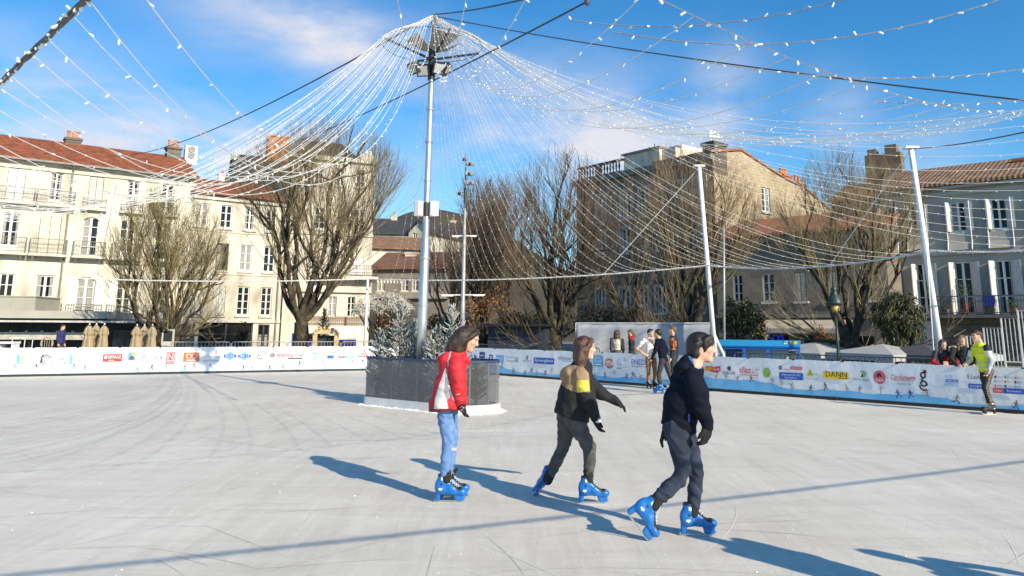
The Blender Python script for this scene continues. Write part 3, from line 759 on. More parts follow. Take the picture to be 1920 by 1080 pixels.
KH = house('shop_house', FK, u0, u1, zK, 9, 'brown stone shop house with tiled roof behind the street lantern', M_KSTONE, KW + KG, M_TILE_B, FK.uz(1420, 416, -4.5)[1])
for i, r in enumerate(KW): window(FK, r, KH, rows=3, frame=M_FRAME, closed=mat('beige_shutter', (.40, .35, .28), .8) if i in (2, 3) else None)
for r in KG: window(FK, r, KH, rows=1, sill=False, frame=M_BLACK)
mb = MB(); zz = FK.uz(1500, 593)[1]; FK.box(mb, u0, u1, zz - .08, zz + .1, .003, .25); FK.box(mb, u0, u1, zK - .3, zK - .004, .003, .2); mb.build_each('cornice', mat('grey_cornice', (.2, .18, .15)), KH)
mb = MB(); a, b = FK.uz(1410, 618)[0], FK.uz(1602, 618)[0]; zt, zb = FK.uz(1500, 606)[1], FK.uz(1500, 615)[1]
mb.prism([FK.pt(a, zt + .25, .004), FK.pt(a, zb - .02, 1.6), FK.pt(a, zb - .28, 1.6), FK.pt(a, zb - .28, 1.55), FK.pt(a, zt + .2, .004)], FK.d * (b - a)); mb.build('awning', mat('beige_awning', (.44, .38, .29), .9, .15, 1.5), KH)
r = FK.rect(1461, 624, 1493, 641); mb = MB(); put_text(FK, mb, 'Krys', r[0], r[1], r[2], r[3], 1.66, 0)
V_ = [Vector(v) for v in mb.v]; mb2 = MB(); mb2.add(V_, mb.f); mb2.build('sign_lettering', mat('krys_blue', (.01, .02, .60), .4, .05, 4, emit=.25), KH)

# tall dark chimney house behind, between the trees
pC = aty(1655, 610, 60); FC = Facade((pC.x, pC.y), (.75, -.66))
u0, u1 = FC.uz(1560, 400)[0], FC.uz(1700, 400)[0]
CH = house('chimney_house', FC, u0, u1, FC.uz(1650, 372)[1], 9, 'brown house with broad stone chimney stack behind the tree', M_KSTONE, [], M_TILE_B, FC.uz(1650, 345, -4.5)[1])
mb = MB(); a, b = FC.uz(1622, 310, -3)[0], FC.uz(1690, 310, -3)[0]; zt, zb = FC.uz(1655, 288, -3)[1], FC.uz(1655, 360, -3)[1]
FC.box(mb, a, b, zb - 1, zt, -4, -3); FC.box(mb, a + .2, a + .9, zt + .003, zt + .5, -3.9, -3.1); FC.box(mb, b - 1.2, b - .3, zt + .003, zt + .7, -3.9, -3.1)
mb.build('chimney', mat('brown_chimney_stone', (.20, .14, .085), .9, .25, 1.2, .4, 8), CH)

# ------------------------------------------------------------------ white house on the right
pV = aty(1800, 618, 41.0)
FV = Facade((pV.x, pV.y), (.754, -.656))
u0, u1 = FV.uz(1655, 560)[0], FV.uz(2060, 560)[0]; zV = FV.uz(1820, 346)[1]
v2 = [FV.rect(*t) for t in [(1655, 388, 1675, 440), (1708, 385, 1730, 437), (1783, 378, 1811, 434), (1859, 371, 1888, 430), (1952, 365, 1985, 428)]]; v2 = level(v2, v2[3][1], 1.62)
v1 = [FV.rect(*t) for t in [(1655, 495, 1676, 562), (1720, 492, 1746, 570), (1792, 488, 1824, 576), (1868, 486, 1902, 580), (1956, 484, 1992, 580)]]; v1 = level(v1, v1[3][1] - .25, 2.75)
VH = house('white_house', FV, u0, u1, zV, 10, 'white two storey house with open shutters and iron balcony behind the leaning mast', M_GREYRENDER, v2 + v1, M_TILE_OR, FV.uz(1820, 312, -5)[1])
mb = MB()
FV.box(mb, u0, u1, zV - .5, zV - .3, .003, .12); FV.box(mb, u0, u1, zV - .14, zV - .004, .003, .35); FV.box(mb, u0, u1, v1[0][3] + .38, v1[0][3] + .62, .003, .16)
mb.build_each('cornice', M_GREYRENDER, VH)
zbal = v1[0][1] - .03
for i, r in enumerate(v2 + v1):
    f = window(FV, r, VH, frame=M_WHITE, rows=3, sill=i < 5)
    for sgn in (-1, 1):                                        # shutters standing open, square to the wall
        s_ = MB(); w_ = (r[2] - r[0]) * .5; a = r[0] - .02 if sgn < 0 else r[2] + .02
        tilt = .35 * sgn
        dv = (FV.n * math.cos(.5) + FV.d * sgn * math.sin(.5)) * w_
        if sgn > 0: dv = (FV.n * math.cos(1.05) + FV.d * math.sin(1.05)) * w_
        p = FV.pt(a, r[1] + .02, .02); th = FV.d * .045
        s_.box(p, dv, th, Vector((0, 0, r[3] - r[1] - .04)))
        nn = dv.normalized(); sd = (th.normalized() * -1 if sgn < 0 else th.normalized())
        for k in range(int((r[3] - r[1]) / .16)):
            z = r[1] + .12 + k * .16
            if z > r[3] - .15: break
            s_.box(Vector((p.x, p.y, z)) + nn * .07 - FV.d * .012, nn * (w_ - .14), th + FV.d * .024, Vector((0, 0, .06)))
        s_.build('shutter', mat('dull_white_shutter', (.58, .57, .54), .6, .1, 4), f)
    if i < 5:                                                   # bowed apron box under the upper windows
        b = MB(); z1_ = r[1] - .13; a, c = r[0] - .18, r[2] + .18
        pr = [(.02, z1_), (.20, z1_), (.22, z1_ - .45), (.32, z1_ - .75), (.36, z1_ - .85), (.02, z1_ - .85)]
        b.prism([FV.pt(a, z, o) for o, z in pr], FV.d * (c - a)); b.build('window_apron', M_GREYRENDER, f)
        b = MB()
        for uu in (a - .03, c + .03): b.tube([FV.pt(uu, r[3], .22), FV.pt(uu, z1_ - .4, .24), FV.pt(uu, z1_ - .85, .40)], .03, 5)
        b.build('apron_edge', M_WHITE, f)
ub0 = FV.uz(1752, 580)[0]
mb = MB(); FV.box(mb, ub0, u1, zbal - .16, zbal - .004, .003, 1.1); mb.build('balcony_slab', mat('dark_slab', (.13, .12, .11), .9), VH)
balcony(FV, ub0 + .05, u1, zbal, VH, out_=1.02, h=.95, slab=False, step=.13)
mb = MB(); FV.box(mb, u0, u1, -.05, zbal - .17, .003, .08); mb.build('plinth', M_DARKSTONE, VH)
mb = MB(); a, b = FV.uz(1690, 625)[0], FV.uz(1760, 625)[0]; zt, zb = FV.uz(1728, 602)[1], FV.uz(1728, 645)[1]
FV.box(mb, a, b, zb, zt, .083, .14); r = FV.rect(1720, 623, 1739, 636); put_text(FV, mb, 'di', r[0], r[1], r[2], r[3], .146, 1)
mb.build('sign', [mat('grey_sign', (.40, .40, .42), .7), M_BLACK], VH)
chimney(FV, 1917, 288, 318, .9, VH, 0, M_BRICK, off=-4)
# things standing on its balcony
u, _ = FV.uz(1859, 570); 
t = thing('folding_chair', FV.pt(u, zbal, .6), 'blue folding chair standing on the iron balcony', 'chair')
mb = MB(); FV.box(mb, u - .25, u + .25, zbal + .42, zbal + .46, .35, .75); mb.build('seat', mat('blue_plastic', (.01, .03, .30), .5), t)
mb = MB(); FV.box(mb, u - .25, u + .25, zbal + .5, zbal + .95, .36, .39); mb.build('backrest', mat('blue_plastic', (.01, .03, .30)), t)
for du in (-.23, .23):
    for o in (.38, .72):
        mb = MB(); mb.tube([FV.pt(u + du, zbal, o), FV.pt(u + du, zbal + .5, o)], .015, 5); mb.build('leg', M_IRON, t)
def potted(px, h, r_, m, label, potm):
    u, _ = FV.uz(px, 575); p = FV.pt(u, zbal, .62)
    t = thing('potted_plant', p, label, 'plant', 'pot plants on the iron balcony')
    mb = MB(); mb.lathe(p, [(.13, 0), (.19, .28), (.2, .3), (.17, .3), (.1, .28)], 10); mb.build('pot', potm, t)
    mb = MB(); mb.tube([p + Vector((0, 0, .28)), p + Vector((.02, 0, h * .6))], .025, 5)
    for i in range(120):
        d = Vector((rng.gauss(0, 1), rng.gauss(0, 1), rng.gauss(0, 1))).normalized() * r_ * rng.random() ** .4
        c = p + Vector((0, 0, h - r_)) + d; a = Vector((rng.gauss(0, 1), rng.gauss(0, 1), rng.gauss(0, .6))).normalized() * .09; b = a.orthogonal().normalized() * .03
        mb.add([c, c + a * .5 + b, c + a, c + a * .5 - b], [(0, 1, 2, 3)], 1)
    mb.build('foliage', [M_IRON, m], t)
M_LEAFG = mat('balcony_leaves', (.045, .075, .02), .7, .3, 9)
potted(1812, 1.75, .42, M_LEAFG, 'tall round topped shrub in a pot on the iron balcony', M_POT)
potted(1777, .75, .35, M_LEAFG, 'low grey green plant in a pot near the leaning mast', M_ZINC)
potted(1903, .8, .28, M_LEAFG, 'small leafy plant in a pot beside the tall balcony window', M_POT)
u, _ = FV.uz(1817, 580); p = FV.pt(u, zbal, .7)
tag(MB().lathe(p, [(.08, 0), (.09, .02), (.08, .2), (.1, .24), (.08, .28), (.09, .5), (.06, .54), (.02, .56)], 10).build('red_canister', mat('red_plastic', (.45, .01, .012), .4), loc=p), 'slim red canister standing on the balcony floor', 'canister')

# ------------------------------------------------------------------ dark restaurant terrace on the left
pTe = aty(100, 609, 41.0)
FE = Facade((pTe.x, pTe.y), (.985, .17))
TE = thing('restaurant_terrace', FE.pt(0, 0, -3), 'dark glazed restaurant terrace with pale fascia in front of the cream house', 'terrace')
u0 = FE.uz(-150, 600)[0]; uA = FE.uz(205, 590)[0]; uB = FE.uz(318, 620)[0]
z1, z0 = FE.uz(100, 583)[1], FE.uz(100, 597)[1]
mb = MB(); FE.box(mb, u0, uA, z0, z1, -6, .6); mb.build('fascia', M_GREYFASCIA, TE)
zb_ = z0; z2, z3 = FE.uz(100, 601)[1], FE.uz(100, 604.5)[1]
mb = MB(); FE.box(mb, u0, uB - .6, z3, z2, .3, .9); mb.build('gutter_rail', mat('pale_metal', (.55, .53, .48), .4), TE)
mb = MB(); FE.box(mb, u0, uA, z2 + .002, z0 - .002, -5.9, .25)
FE.box(mb, u0, uB, -.05, z3 - .01, -6, -1.2)
mb.prism([FE.pt(uA, z2 + .12, .35), FE.pt(uB, FE.uz(318, 610)[1] - .1, .2), FE.pt(uB, FE.uz(318, 610)[1] - .18, .2), FE.pt(uA, z3, .35)], FE.n * -5.5)
mb.build('canopy', M_DARKMETAL, TE)
zh, zl = FE.uz(80, 623)[1], FE.uz(80, 637)[1]
mb = MB(); FE.box(mb, u0, FE.uz(160, 630)[0], zl, zh, -.3, -.2)
for i in range(12): 
    u = u0 + .4 + i * .75
    if u < FE.uz(160, 630)[0]: FE.box(mb, u, u + .1, zh + .002, zh + .08, -.3, -.2)
mb.build('windbreak_board', mat('pale_board', (.46, .44, .37), .7), TE)
mb = MB()
for x in (5, 48, 110, 180, 245, 300):
    u = FE.uz(x, 630)[0]; FE.box(mb, u, u + .07, 0, z3 - .015, -.5, -.43)
mb.build_each('post', M_BLACK, TE)
mb = MB(); a, b = FE.uz(205, 640)[0], uB - .1; FE.box(mb, a, b, 0, FE.uz(250, 620)[1], -.6, -.55); mb.build('glass_panel', glass_mat('dark_glass', (.05, .06, .065), .75), TE)
mb = MB(); FE.box(mb, u0, FE.uz(69, 570)[0], z1 + .002, FE.uz(40, 557)[1], -3, .2)
for x in (-40, 25, 50): u = FE.uz(x, 570)[0]; FE.box(mb, u, u + .03, z1 + .01, FE.uz(40, 557)[1] - .03, .2, .215)
FE.box(mb, u0, FE.uz(69, 570)[0] + .05, FE.uz(40, 557)[1] + .002, FE.uz(40, 557)[1] + .06, -3.05, .25)
mb.build('roof_plant_box', mat('grey_panel', (.36, .345, .28), .7, .08, 1), TE)
# menu board by the tree trunk
bp = ground(317, 655); bp = aty(317, 612, 37.5)
mb = MB(); Fm = Facade((bp.x, bp.y), (.985, .17)); zb, zt = Fm.uz(317, 652)[1], Fm.uz(317, 617)[1]
Fm.box(mb, -.28, .28, zb, zt, -.05, .05); Fm.box(mb, -.2, .2, zb + .3, zt - .08, .052, .06, 1)
t = mb.build('menu_board', [mat('pale_board', (.46, .44, .37)), M_BLACK], loc=Fm.pt(0, 0)); tag(t, 'tall pale menu board with black panel beside the terrace end', 'sign')
for k, (x, y) in enumerate(((-.05, .9), (.05, .8), (-.02, .7), (.04, .6))): pass
# ================================================================== ice
def ice_mat():
    M = bpy.data.materials.new('rink_ice'); M.use_nodes = True
    t = M.node_tree; b = t.nodes['Principled BSDF']
    tcn = N(t, 'ShaderNodeTexCoord')
    def noise(scale, stretch, rot, detail=8, rough=.6, dist=0):
        mp_ = N(t, 'ShaderNodeMapping'); mp_.inputs['Scale'].default_value = stretch; mp_.inputs['Rotation'].default_value = (0, 0, rot)
        t.links.new(tcn.outputs['Object'], mp_.inputs['Vector'])
        n = N(t, 'ShaderNodeTexNoise'); n.inputs['Scale'].default_value = scale; n.inputs['Detail'].default_value = detail; n.inputs['Roughness'].default_value = rough; n.inputs['Distortion'].default_value = dist
        t.links.new(mp_.outputs[0], n.inputs['Vector']); return n.outputs['Fac']
    def ramp(f, a, b_):
        return math_node(t, 'MULTIPLY', math_node(t, 'SUBTRACT', f, a), 1 / (b_ - a), True)
    big = noise(.35, (1, 1, 1), 0, 6)
    s1 = noise(2.2, (1, .16, 1), .9, 7, .7, 1.6); s2 = noise(2.6, (.13, 1, 1), .35, 7, .7, 1.8); s3 = noise(4, (1, .09, 1), 2.2, 6, .7, 1.2); s4 = noise(11, (1, .07, 1), 1.25, 4, .6, 1.5); s5 = noise(9, (.06, 1, 1), .55, 4, .6, 1.4)
    fine = noise(42, (1, 1, 1), 0, 4)
    # thin skate cuts: curved lines from several warped band patterns
    def cuts(rot, sc_, dist):
        mp_ = N(t, 'ShaderNodeMapping'); mp_.inputs['Rotation'].default_value = (0, 0, rot)
        t.links.new(tcn.outputs['Object'], mp_.inputs['Vector'])
        wv = N(t, 'ShaderNodeTexWave', wave_type='BANDS', bands_direction='X', wave_profile='SIN'); wv.inputs['Scale'].default_value = sc_
        wv.inputs['Distortion'].default_value = dist; wv.inputs['Detail'].default_value = 2.0; wv.inputs['Detail Scale'].default_value = .35
        t.links.new(mp_.outputs[0], wv.inputs['Vector'])
        return ramp(wv.outputs['Fac'], .992, 1.0)
    c1 = math_node(t, 'MULTIPLY', cuts(.5, 1.1, 7), ramp(s1, .42, .6)); c2 = math_node(t, 'MULTIPLY', cuts(1.7, .9, 9), ramp(s2, .45, .6)); c3 = math_node(t, 'MULTIPLY', cuts(2.6, 1.3, 8), ramp(big, .4, .6))
    cut = math_node(t, 'ADD', math_node(t, 'MULTIPLY', math_node(t, 'ADD', c1, c2), .3), math_node(t, 'ADD', math_node(t, 'MULTIPLY', ramp(s4, .62, .72), ramp(s1, .45, .6)), math_node(t, 'MULTIPLY', ramp(s5, .62, .72), ramp(big, .4, .6))), True)
    streak = math_node(t, 'ADD', math_node(t, 'ADD', math_node(t, 'MULTIPLY', s1, .26), math_node(t, 'MULTIPLY', s2, .28)), math_node(t, 'ADD', math_node(t, 'MULTIPLY', s3, .26), math_node(t, 'MULTIPLY', big, .40)))
    rp = N(t, 'ShaderNodeValToRGB'); e = rp.color_ramp.elements
    e[0].position, e[1].position = .50, .72; e[0].color = (.595, .54, .45, 1); e[1].color = (.80, .735, .625, 1)
    t.links.new(streak, rp.inputs[0])
    m1 = N(t, 'ShaderNodeMix', data_type='RGBA'); t.links.new(math_node(t, 'MULTIPLY', cut, .34), m1.inputs['Factor']); t.links.new(rp.outputs[0], m1.inputs['A']); m1.inputs['B'].default_value = (.30, .27, .26, 1)
    snow = math_node(t, 'MULTIPLY', ramp(fine, .68, .76), ramp(s2, .5, .62))
    m2 = N(t, 'ShaderNodeMix', data_type='RGBA'); t.links.new(math_node(t, 'MULTIPLY', snow, .6), m2.inputs['Factor']); t.links.new(m1.outputs['Result'], m2.inputs['A']); m2.inputs['B'].default_value = (.82, .82, .82, 1)
    t.links.new(m2.outputs['Result'], b.inputs['Base Color'])
    t.links.new(math_node(t, 'ADD', math_node(t, 'MULTIPLY', fine, .25), .42), b.inputs['Roughness'])
    b.inputs['Specular IOR Level'].default_value = .25
    bn = N(t, 'ShaderNodeBump'); bn.inputs['Strength'].default_value = .35; bn.inputs['Distance'].default_value = .012
    h = math_node(t, 'SUBTRACT', math_node(t, 'ADD', math_node(t, 'MULTIPLY', fine, .6), math_node(t, 'MULTIPLY', streak, 1.2)), math_node(t, 'MULTIPLY', cut, .3))
    t.links.new(h, bn.inputs['Height']); t.links.new(bn.outputs[0], b.inputs['Normal'])
    return M
ga, gb = ground(0, 707), ground(672, 695)
gc, gd = ground(926, 703.2), ground(1905, 775.5)
FHL = Facade((ga.x, ga.y), ((gb - ga).x, (gb - ga).y))
FHR = Facade((gc.x, gc.y), ((gd - gc).x, (gd - gc).y))
def isect(F, G):
    a = F.p; b = G.p; M2 = Matrix(((F.d.x, -G.d.x), (F.d.y, -G.d.y))); v = M2.inverted() @ Vector((b.x - a.x, b.y - a.y)); return v[0], v[1]
uc, vc = isect(FHL, FHR)
K = FHL.pt(uc, 0)
lo_, ro_ = FHL.pt(-15, 0, -.3), FHR.pt(22, 0, -.3)
kk = FHL.pt(uc, 0, -.3)
link_mesh('rink_ice', [tuple(lo_), tuple(Vector((-30, -18, 0))), tuple(Vector((26, -18, 0))), tuple(ro_), tuple(kk + Vector((0, .3, 0)))], [(0, 1, 2, 3, 4)], ice_mat())
tag(bpy.data.objects['rink_ice'], kind='structure')

# skate cuts scored into the ice, and crumbs of shaved ice
rc = random.Random(5); mb = MB()
for i in range(240):
    y = 3.6 + 15 * rc.random() ** 1.5; x = rc.uniform(-.75, .75) * (y + 1.5); a = rc.gauss(.1, .55) + (math.pi / 2 if rc.random() < .12 else 0); L = rc.uniform(.3, 2.6); k_ = rc.gauss(0, .16); w_ = rc.uniform(.0014, .0034) * (1 + y * .06); z = .0022 + i * 4e-6; n = 9; p = Vector((x, y)); pr = []
    for j in range(n):
        d = Vector((math.cos(a), math.sin(a))); q = Vector((-d.y, d.x)) * w_ * math.sin(math.pi * (j + .4) / (n - .2)); pr.append((p + q, p - q)); p = p + d * L / n; a += k_ * L / n
    c_ = 0 if rc.random() < .62 else 1
    for (A_, B_), (C_, D_) in zip(pr, pr[1:]): mb.add([(A_.x, A_.y, z), (C_.x, C_.y, z), (D_.x, D_.y, z), (B_.x, B_.y, z)], [(3, 2, 1, 0)], c_)
tag(mb.build('skate_cuts', [mat('ice_cut', (.56, .52, .455), .6, .15, 6), mat('ice_ridge', (.86, .83, .77), .6, .08, 6)]), kind='stuff')
mb = MB()
for i in range(280):
    y = 3.5 + 13 * rc.random() ** 1.6; x = rc.uniform(-.75, .75) * (y + 1.2); r_ = rc.uniform(.003, .0085) * (1.6 if rc.random() < .06 else 1)
    mb.ball((x, y, r_ * .2), r_, r_ * rc.uniform(.7, 1.5), r_ * .6, k=5, q=3)
tag(mb.build('ice_crumbs', mat('ice_crumb', (.84, .82, .78), .7, .06, 9)), kind='stuff')

# ================================================================== hoardings with printed banners
def banner_mat(name, c):
    return mat(name, c, .42, .03, 1.2, .7, 1.7, stretch=(1, 1, .55))
M_BANNER = banner_mat('banner_vinyl', (.80, .80, .82))
M_SNOWBLUE = mat('print_sky_blue', (.10, .42, .72), .45, .10, 1.5, c2=(.20, .52, .80), fac=(.4, .6))
M_SUNLITBLUE = mat('print_sunlit_blue', (.50, .68, .86), .45, .08, 1.5, c2=(.60, .75, .90), fac=(.4, .6))  # the printed blue again, lightened in colour for the sunlit hoarding
INK = {}
def ink(name, c): 
    INK[name] = mat('print_' + name, c, .5, .04, 5); return INK[name]
for n_, c_ in dict(red=(.62, .03, .04), blue=(.02, .10, .48), sky=(.12, .42, .72), navy=(.03, .05, .22), green=(.18, .42, .06), lime=(.42, .58, .10), orange=(.75, .17, .04), black=(.02, .02, .02), grey=(.28, .28, .30),
                   yellow=(.85, .55, .03), white=(.82, .82, .82), pink=(.70, .12, .16), brown=(.22, .12, .06), purple=(.25, .05, .30), teal=(.10, .35, .42)).items(): ink(n_, c_)
INKS = list(INK); INKM = [INK[k_] for k_ in INKS]
def logo(F, parent, x0, y0, x1, y1, items):
    """items in unit coordinates of the box: rect / text / disc / ring / poly, each printed a hair above the last"""
    u0, z0, u1, z1 = F.rect(x0, y0, x1, y1); W, H = u1 - u0, z1 - z0
    mb = MB(); off = .006
    for it in items:
        k, m_ = it[0], INKS.index(it[1]); a = it[2:]
        P = lambda x, y: F.pt(u0 + W * x, z0 + H * y, off)
        if k == 'rect': mb.add([P(a[0], a[1]), P(a[2], a[1]), P(a[2], a[3]), P(a[0], a[3])], [(0, 1, 2, 3)], m_)
        elif k == 'poly': mb.add([P(x, y) for x, y in a[0]], [tuple(range(len(a[0])))], m_)
        elif k == 'disc':
            cx_, cy_, rx, ry = a; mb.add([P(cx_ + rx * math.cos(t), cy_ + ry * math.sin(t)) for t in np.linspace(0, 2 * math.pi, 25)[:-1]], [tuple(range(24))], m_)
        elif k == 'ring':
            cx_, cy_, rx, ry, th = a[:5]; n = 28; vs = []
            a0, a1 = (a[5], a[6]) if len(a) > 5 else (0, 2 * math.pi)
            for t in np.linspace(a0, a1, n): vs += [P(cx_ + rx * math.cos(t), cy_ + ry * math.sin(t)), P(cx_ + rx * (1 - th) * math.cos(t), cy_ + ry * (1 - th) * math.sin(t))]
            mb.add(vs, [(2 * i, 2 * i + 2, 2 * i + 3, 2 * i + 1) for i in range(n - 1)], m_)
        elif k == 'text':
            s_, x0_, y0_, x1_, y1_ = a[:5]
            put_text(F, mb, s_, u0 + W * x0_, z0 + H * y0_, u0 + W * x1_, z0 + H * y1_, off, m_, a[5] if len(a) > 5 else 0)
        off += .0022
    return mb.build('logo', INKM, parent)
def T(s_, c, *r): return ('text', c, s_) + (r or (0, 0, 1, 1))
SAILS = [('poly', 'sky', [(0, .12), (.45, 0), (.45, .6), (.3, .95), (.05, 1)]), ('poly', 'lime', [(.55, .1), (.75, .1), (.9, .7), (.7, 1), (.6, .5)]), ('rect', 'sky', -.2, -.12, .9, 0)]
def fir_strip(F, parent, u0, u1, zlo, m_, m2, seed, hmax):
    """printed winter landscape along the foot of the banner: wavy snow hills, tiny trees and skaters"""
    rr = random.Random(seed); mb = MB(); n = int((u1 - u0) / .12)
    ph = [rr.uniform(0, 6) for _ in range(5)]
    f = lambda u: zlo + hmax * (.50 + .22 * math.sin(u * .55 + ph[0]) + .16 * math.sin(u * 1.3 + ph[1]) + .10 * math.sin(u * 3.1 + ph[2]) + .04 * math.sin(u * 9 + ph[3]))
    for i in range(n):
        a, b = u0 + (u1 - u0) * i / n, u0 + (u1 - u0) * (i + 1) / n
        mb.add([F.pt(a, zlo, .004), F.pt(b, zlo, .004), F.pt(b, f(b), .004), F.pt(a, f(a), .004)], [(0, 1, 2, 3)], 0)
    u = u0 + .3
    while u < u1 - .3:
        z = f(u) - .06 + rr.uniform(-.06, .05); k = rr.random(); c = rr.choice([1, 1, 2, 2, 3, 4, 5])
        def st(x0, z0, x1, z1, w, c_):
            d = Vector((x1 - x0, z1 - z0)); nrm = Vector((-d.y, d.x)).normalized() * w
            mb.add([F.pt(u + x0 + nrm.x, z + z0 + nrm.y, .008), F.pt(u + x0 - nrm.x, z + z0 - nrm.y, .008), F.pt(u + x1 - nrm.x, z + z1 - nrm.y, .008), F.pt(u + x1 + nrm.x, z + z1 + nrm.y, .008)], [(0, 1, 2, 3)], c_)
        if k < .5:
            h = rr.uniform(.14, .26)
            st(0, 0, 0, h, .006, 1)
            for j in range(7):
                y = h * (.4 + .08 * j); st(0, y, rr.uniform(-.09, .09), y + rr.uniform(.03, .09), .004, 1)
        else:
            l = rr.uniform(.7, 1.2) * rr.choice([-1, 1])
            st(0, .1, .02 * l, .17, .016, c); st(.02 * l, .17, .025 * l, .2, .014, 3); st(0, .1, .05 * l, .04, .009, 2); st(.05 * l, .04, .03 * l, 0, .008, 2)
            st(0, .1, -.05 * l, .05, .009, 2); st(-.05 * l, .05, -.09 * l, .06, .008, 2); st(.01 * l, .15, .07 * l, .12, .007, c); st(.01 * l, .15, -.06 * l, .13, .007, c)
        u += rr.uniform(.25, .62)
    return mb.build('printed_landscape', [m_, INK['grey'], INK['navy'], INK['brown'], INK['red'], INK['blue']], parent)
def banner_sheet(F, u0, u1, z0, z1, parent, seed):
    rr = random.Random(seed); n = int((u1 - u0) / .22); k = 6; vs, fs = [], []
    seams = [u0 + i * 2.4 for i in range(int((u1 - u0) / 2.4) + 1)]
    for i in range(n + 1):
        u = u0 + (u1 - u0) * i / n
        for j in range(k + 1):
            t = j / k; z = z0 + (z1 - z0) * t
            if j == k: z -= .012 * (.5 + .5 * math.sin(u * 2 * math.pi / 1.2)) 
            o = -.012 + .006 * math.sin(u * 2.1 + t * 3) * math.sin(t * math.pi) + rr.uniform(-.003, .003) * (0 < j < k)
            vs.append(F.pt(u, z, o))
    for i in range(n):
        for j in range(k):
            a = i * (k + 1) + j; fs.append((a, a + k + 1, a + k + 2, a + 1))
    return link_mesh('banner', vs, fs, M_BANNER, parent, smooth=True)
ZL = FHL.uz(0, 652)[1]; ZR = FHR.uz(926, 653)[1]
def hoarding(F, u0, u1, zt, label):
    root = thing('rink_hoarding', F.pt((u0 + u1) / 2, 0), label, 'hoarding')
    banner_sheet(F, u0, u1, .075, zt, root, 3)
    mb = MB(); F.box(mb, u0, u1, .004, .072, -.09, .012); mb.build('kick_strip', M_BLACK, root)
    mb = MB(); F.box(mb, u0, u1, .075, zt - .03, -.09, -.03); mb.build('board', M_WHITE, root)
    mb = MB()
    n = int((u1 - u0) / 1.2)
    for i in range(n):
        p = F.pt(u0 + (i + .5) * (u1 - u0) / n, zt - .012, .0); mb.tube([p - F.d * .035, p + F.d * .035], .014, 4)
        if i % 3 == 1: mb.cbox(F.pt(u0 + (i + .3) * (u1 - u0) / n, .035, .03), .16, .1, .05, rz=F.ang)
    mb.build_each('cable_tie', M_BLACK, root)
    return root
HL = hoarding(FHL, FHL.uz(-260, 690)[0], uc - .02, ZL, 'sunlit white rink hoarding with sponsor logos in front of the cream houses')
HR = hoarding(FHR, vc + .02, FHR.uz(2150, 800)[0], ZR, 'shaded white rink hoarding with sponsor logos and blue printed hills')
fir_strip(FHL, HL, FHL.uz(-260, 690)[0] + .1, uc - .1, .08, M_SUNLITBLUE, None, 4, .26)
fir_strip(FHR, HR, vc + .1, FHR.uz(2150, 800)[0] - .1, .08, M_SNOWBLUE, None, 9, .33)
L_ = FHL; P_ = HL
logo(L_, P_, -22, 664, 26, 683, [T('charente', 'grey', 0, .5, 1, 1), T('maritime', 'grey', 0, 0, 1, .42)])
logo(L_, P_, 31, 664, 46, 681, SAILS)
logo(L_, P_, 76, 663, 97, 685, [('ring', 'grey', .6, .4, .5, .48, .3, .5, 4.2), ('ring', 'grey', .45, .55, .45, .42, .25, .3, 2.8), ('ring', 'grey', .62, .38, .3, .28, .3, .9, 4.5), ('poly', 'black', [(0, .1), (.18, .3), (.1, .6), (.3, .9), (.15, .95), (0, .7)])])
logo(L_, P_, 108, 667, 130, 675, [T('agglo', 'grey')]); logo(L_, P_, 131, 664, 142, 680, SAILS); logo(L_, P_, 110, 677, 130, 679, [('rect', 'sky', 0, 0, 1, .5)])
logo(L_, P_, 156, 666, 181, 675, [T('Rochefort', 'grey', 0, .4, .8, 1), ('poly', 'grey', [(.85, .5), (1, .6), (.85, .8)])])
logo(L_, P_, 193, 664, 229, 678, [('rect', 'red', 0, 0, 1, 1), T('EIFFAGE', 'white', .28, .4, .94, .82), ('poly', 'white', [(.06, .4), (.2, .4), (.23, .8), (.09, .8)]), ('rect', 'white', .3, .15, .6, .22)])
logo(L_, P_, 240, 661, 254, 680, [('poly', 'teal', [(0, .2), (.5, 0), (1, .2), (1, 1), (0, 1)]), ('poly', 'lime', [(.5, .6), (1, .5), (1, 1), (.5, 1)]), ('disc', 'navy', .5, .45, .3, .22), ('disc', 'red', .5, .35, .12, .1), ('rect', 'white', .1, .12, .9, .2)])
logo(L_, P_, 265, 664, 305, 677, [('ring', 'red', .11, .5, .11, .42, .22), ('disc', 'red', .11, .5, .03, .1), T('VEOLIA', 'grey', .28, .22, 1, .72)])
logo(L_, P_, 312, 660, 328, 682, [('rect', 'red', 0, 0, 1, 1), ('rect', 'white', .08, .06, .92, .94), ('rect', 'red', .14, .32, .86, .9), T('N', 'white', .24, .38, .76, .86), ('rect', 'red', .14, .1, .86, .27), T('NEXITY', 'white', .2, .13, .8, .24)])
logo(L_, P_, 344, 661, 374, 678, [('rect', 'orange', 0, 0, 1, 1), ('ring', 'white', .34, .6, .17, .28, .25), ('ring', 'white', .66, .6, .17, .28, .25), ('rect', 'white', .2, .1, .8, .22)])
logo(L_, P_, 381, 656, 413, 678, [T('La Fabrique', 'grey', 0, .3, 1, .5), T('de la Charente', 'grey', .04, 0, .96, .2), ('poly', 'grey', [(.72, .55), (.76, .55), (.78, .8), (.74, 1), (.71, .8)])])
for x_, s_ in ((420, 'ECAL'), (447, 'ISIS 17')): logo(L_, P_, x_, 659, x_ + 23, 676, [('poly', 'sky', [(0, .5), (.5, 0), (1, .5), (.5, 1)]), ('rect', 'blue', -.02, .34, 1.02, .66), T(s_, 'white', .12, .39, .88, .61)])
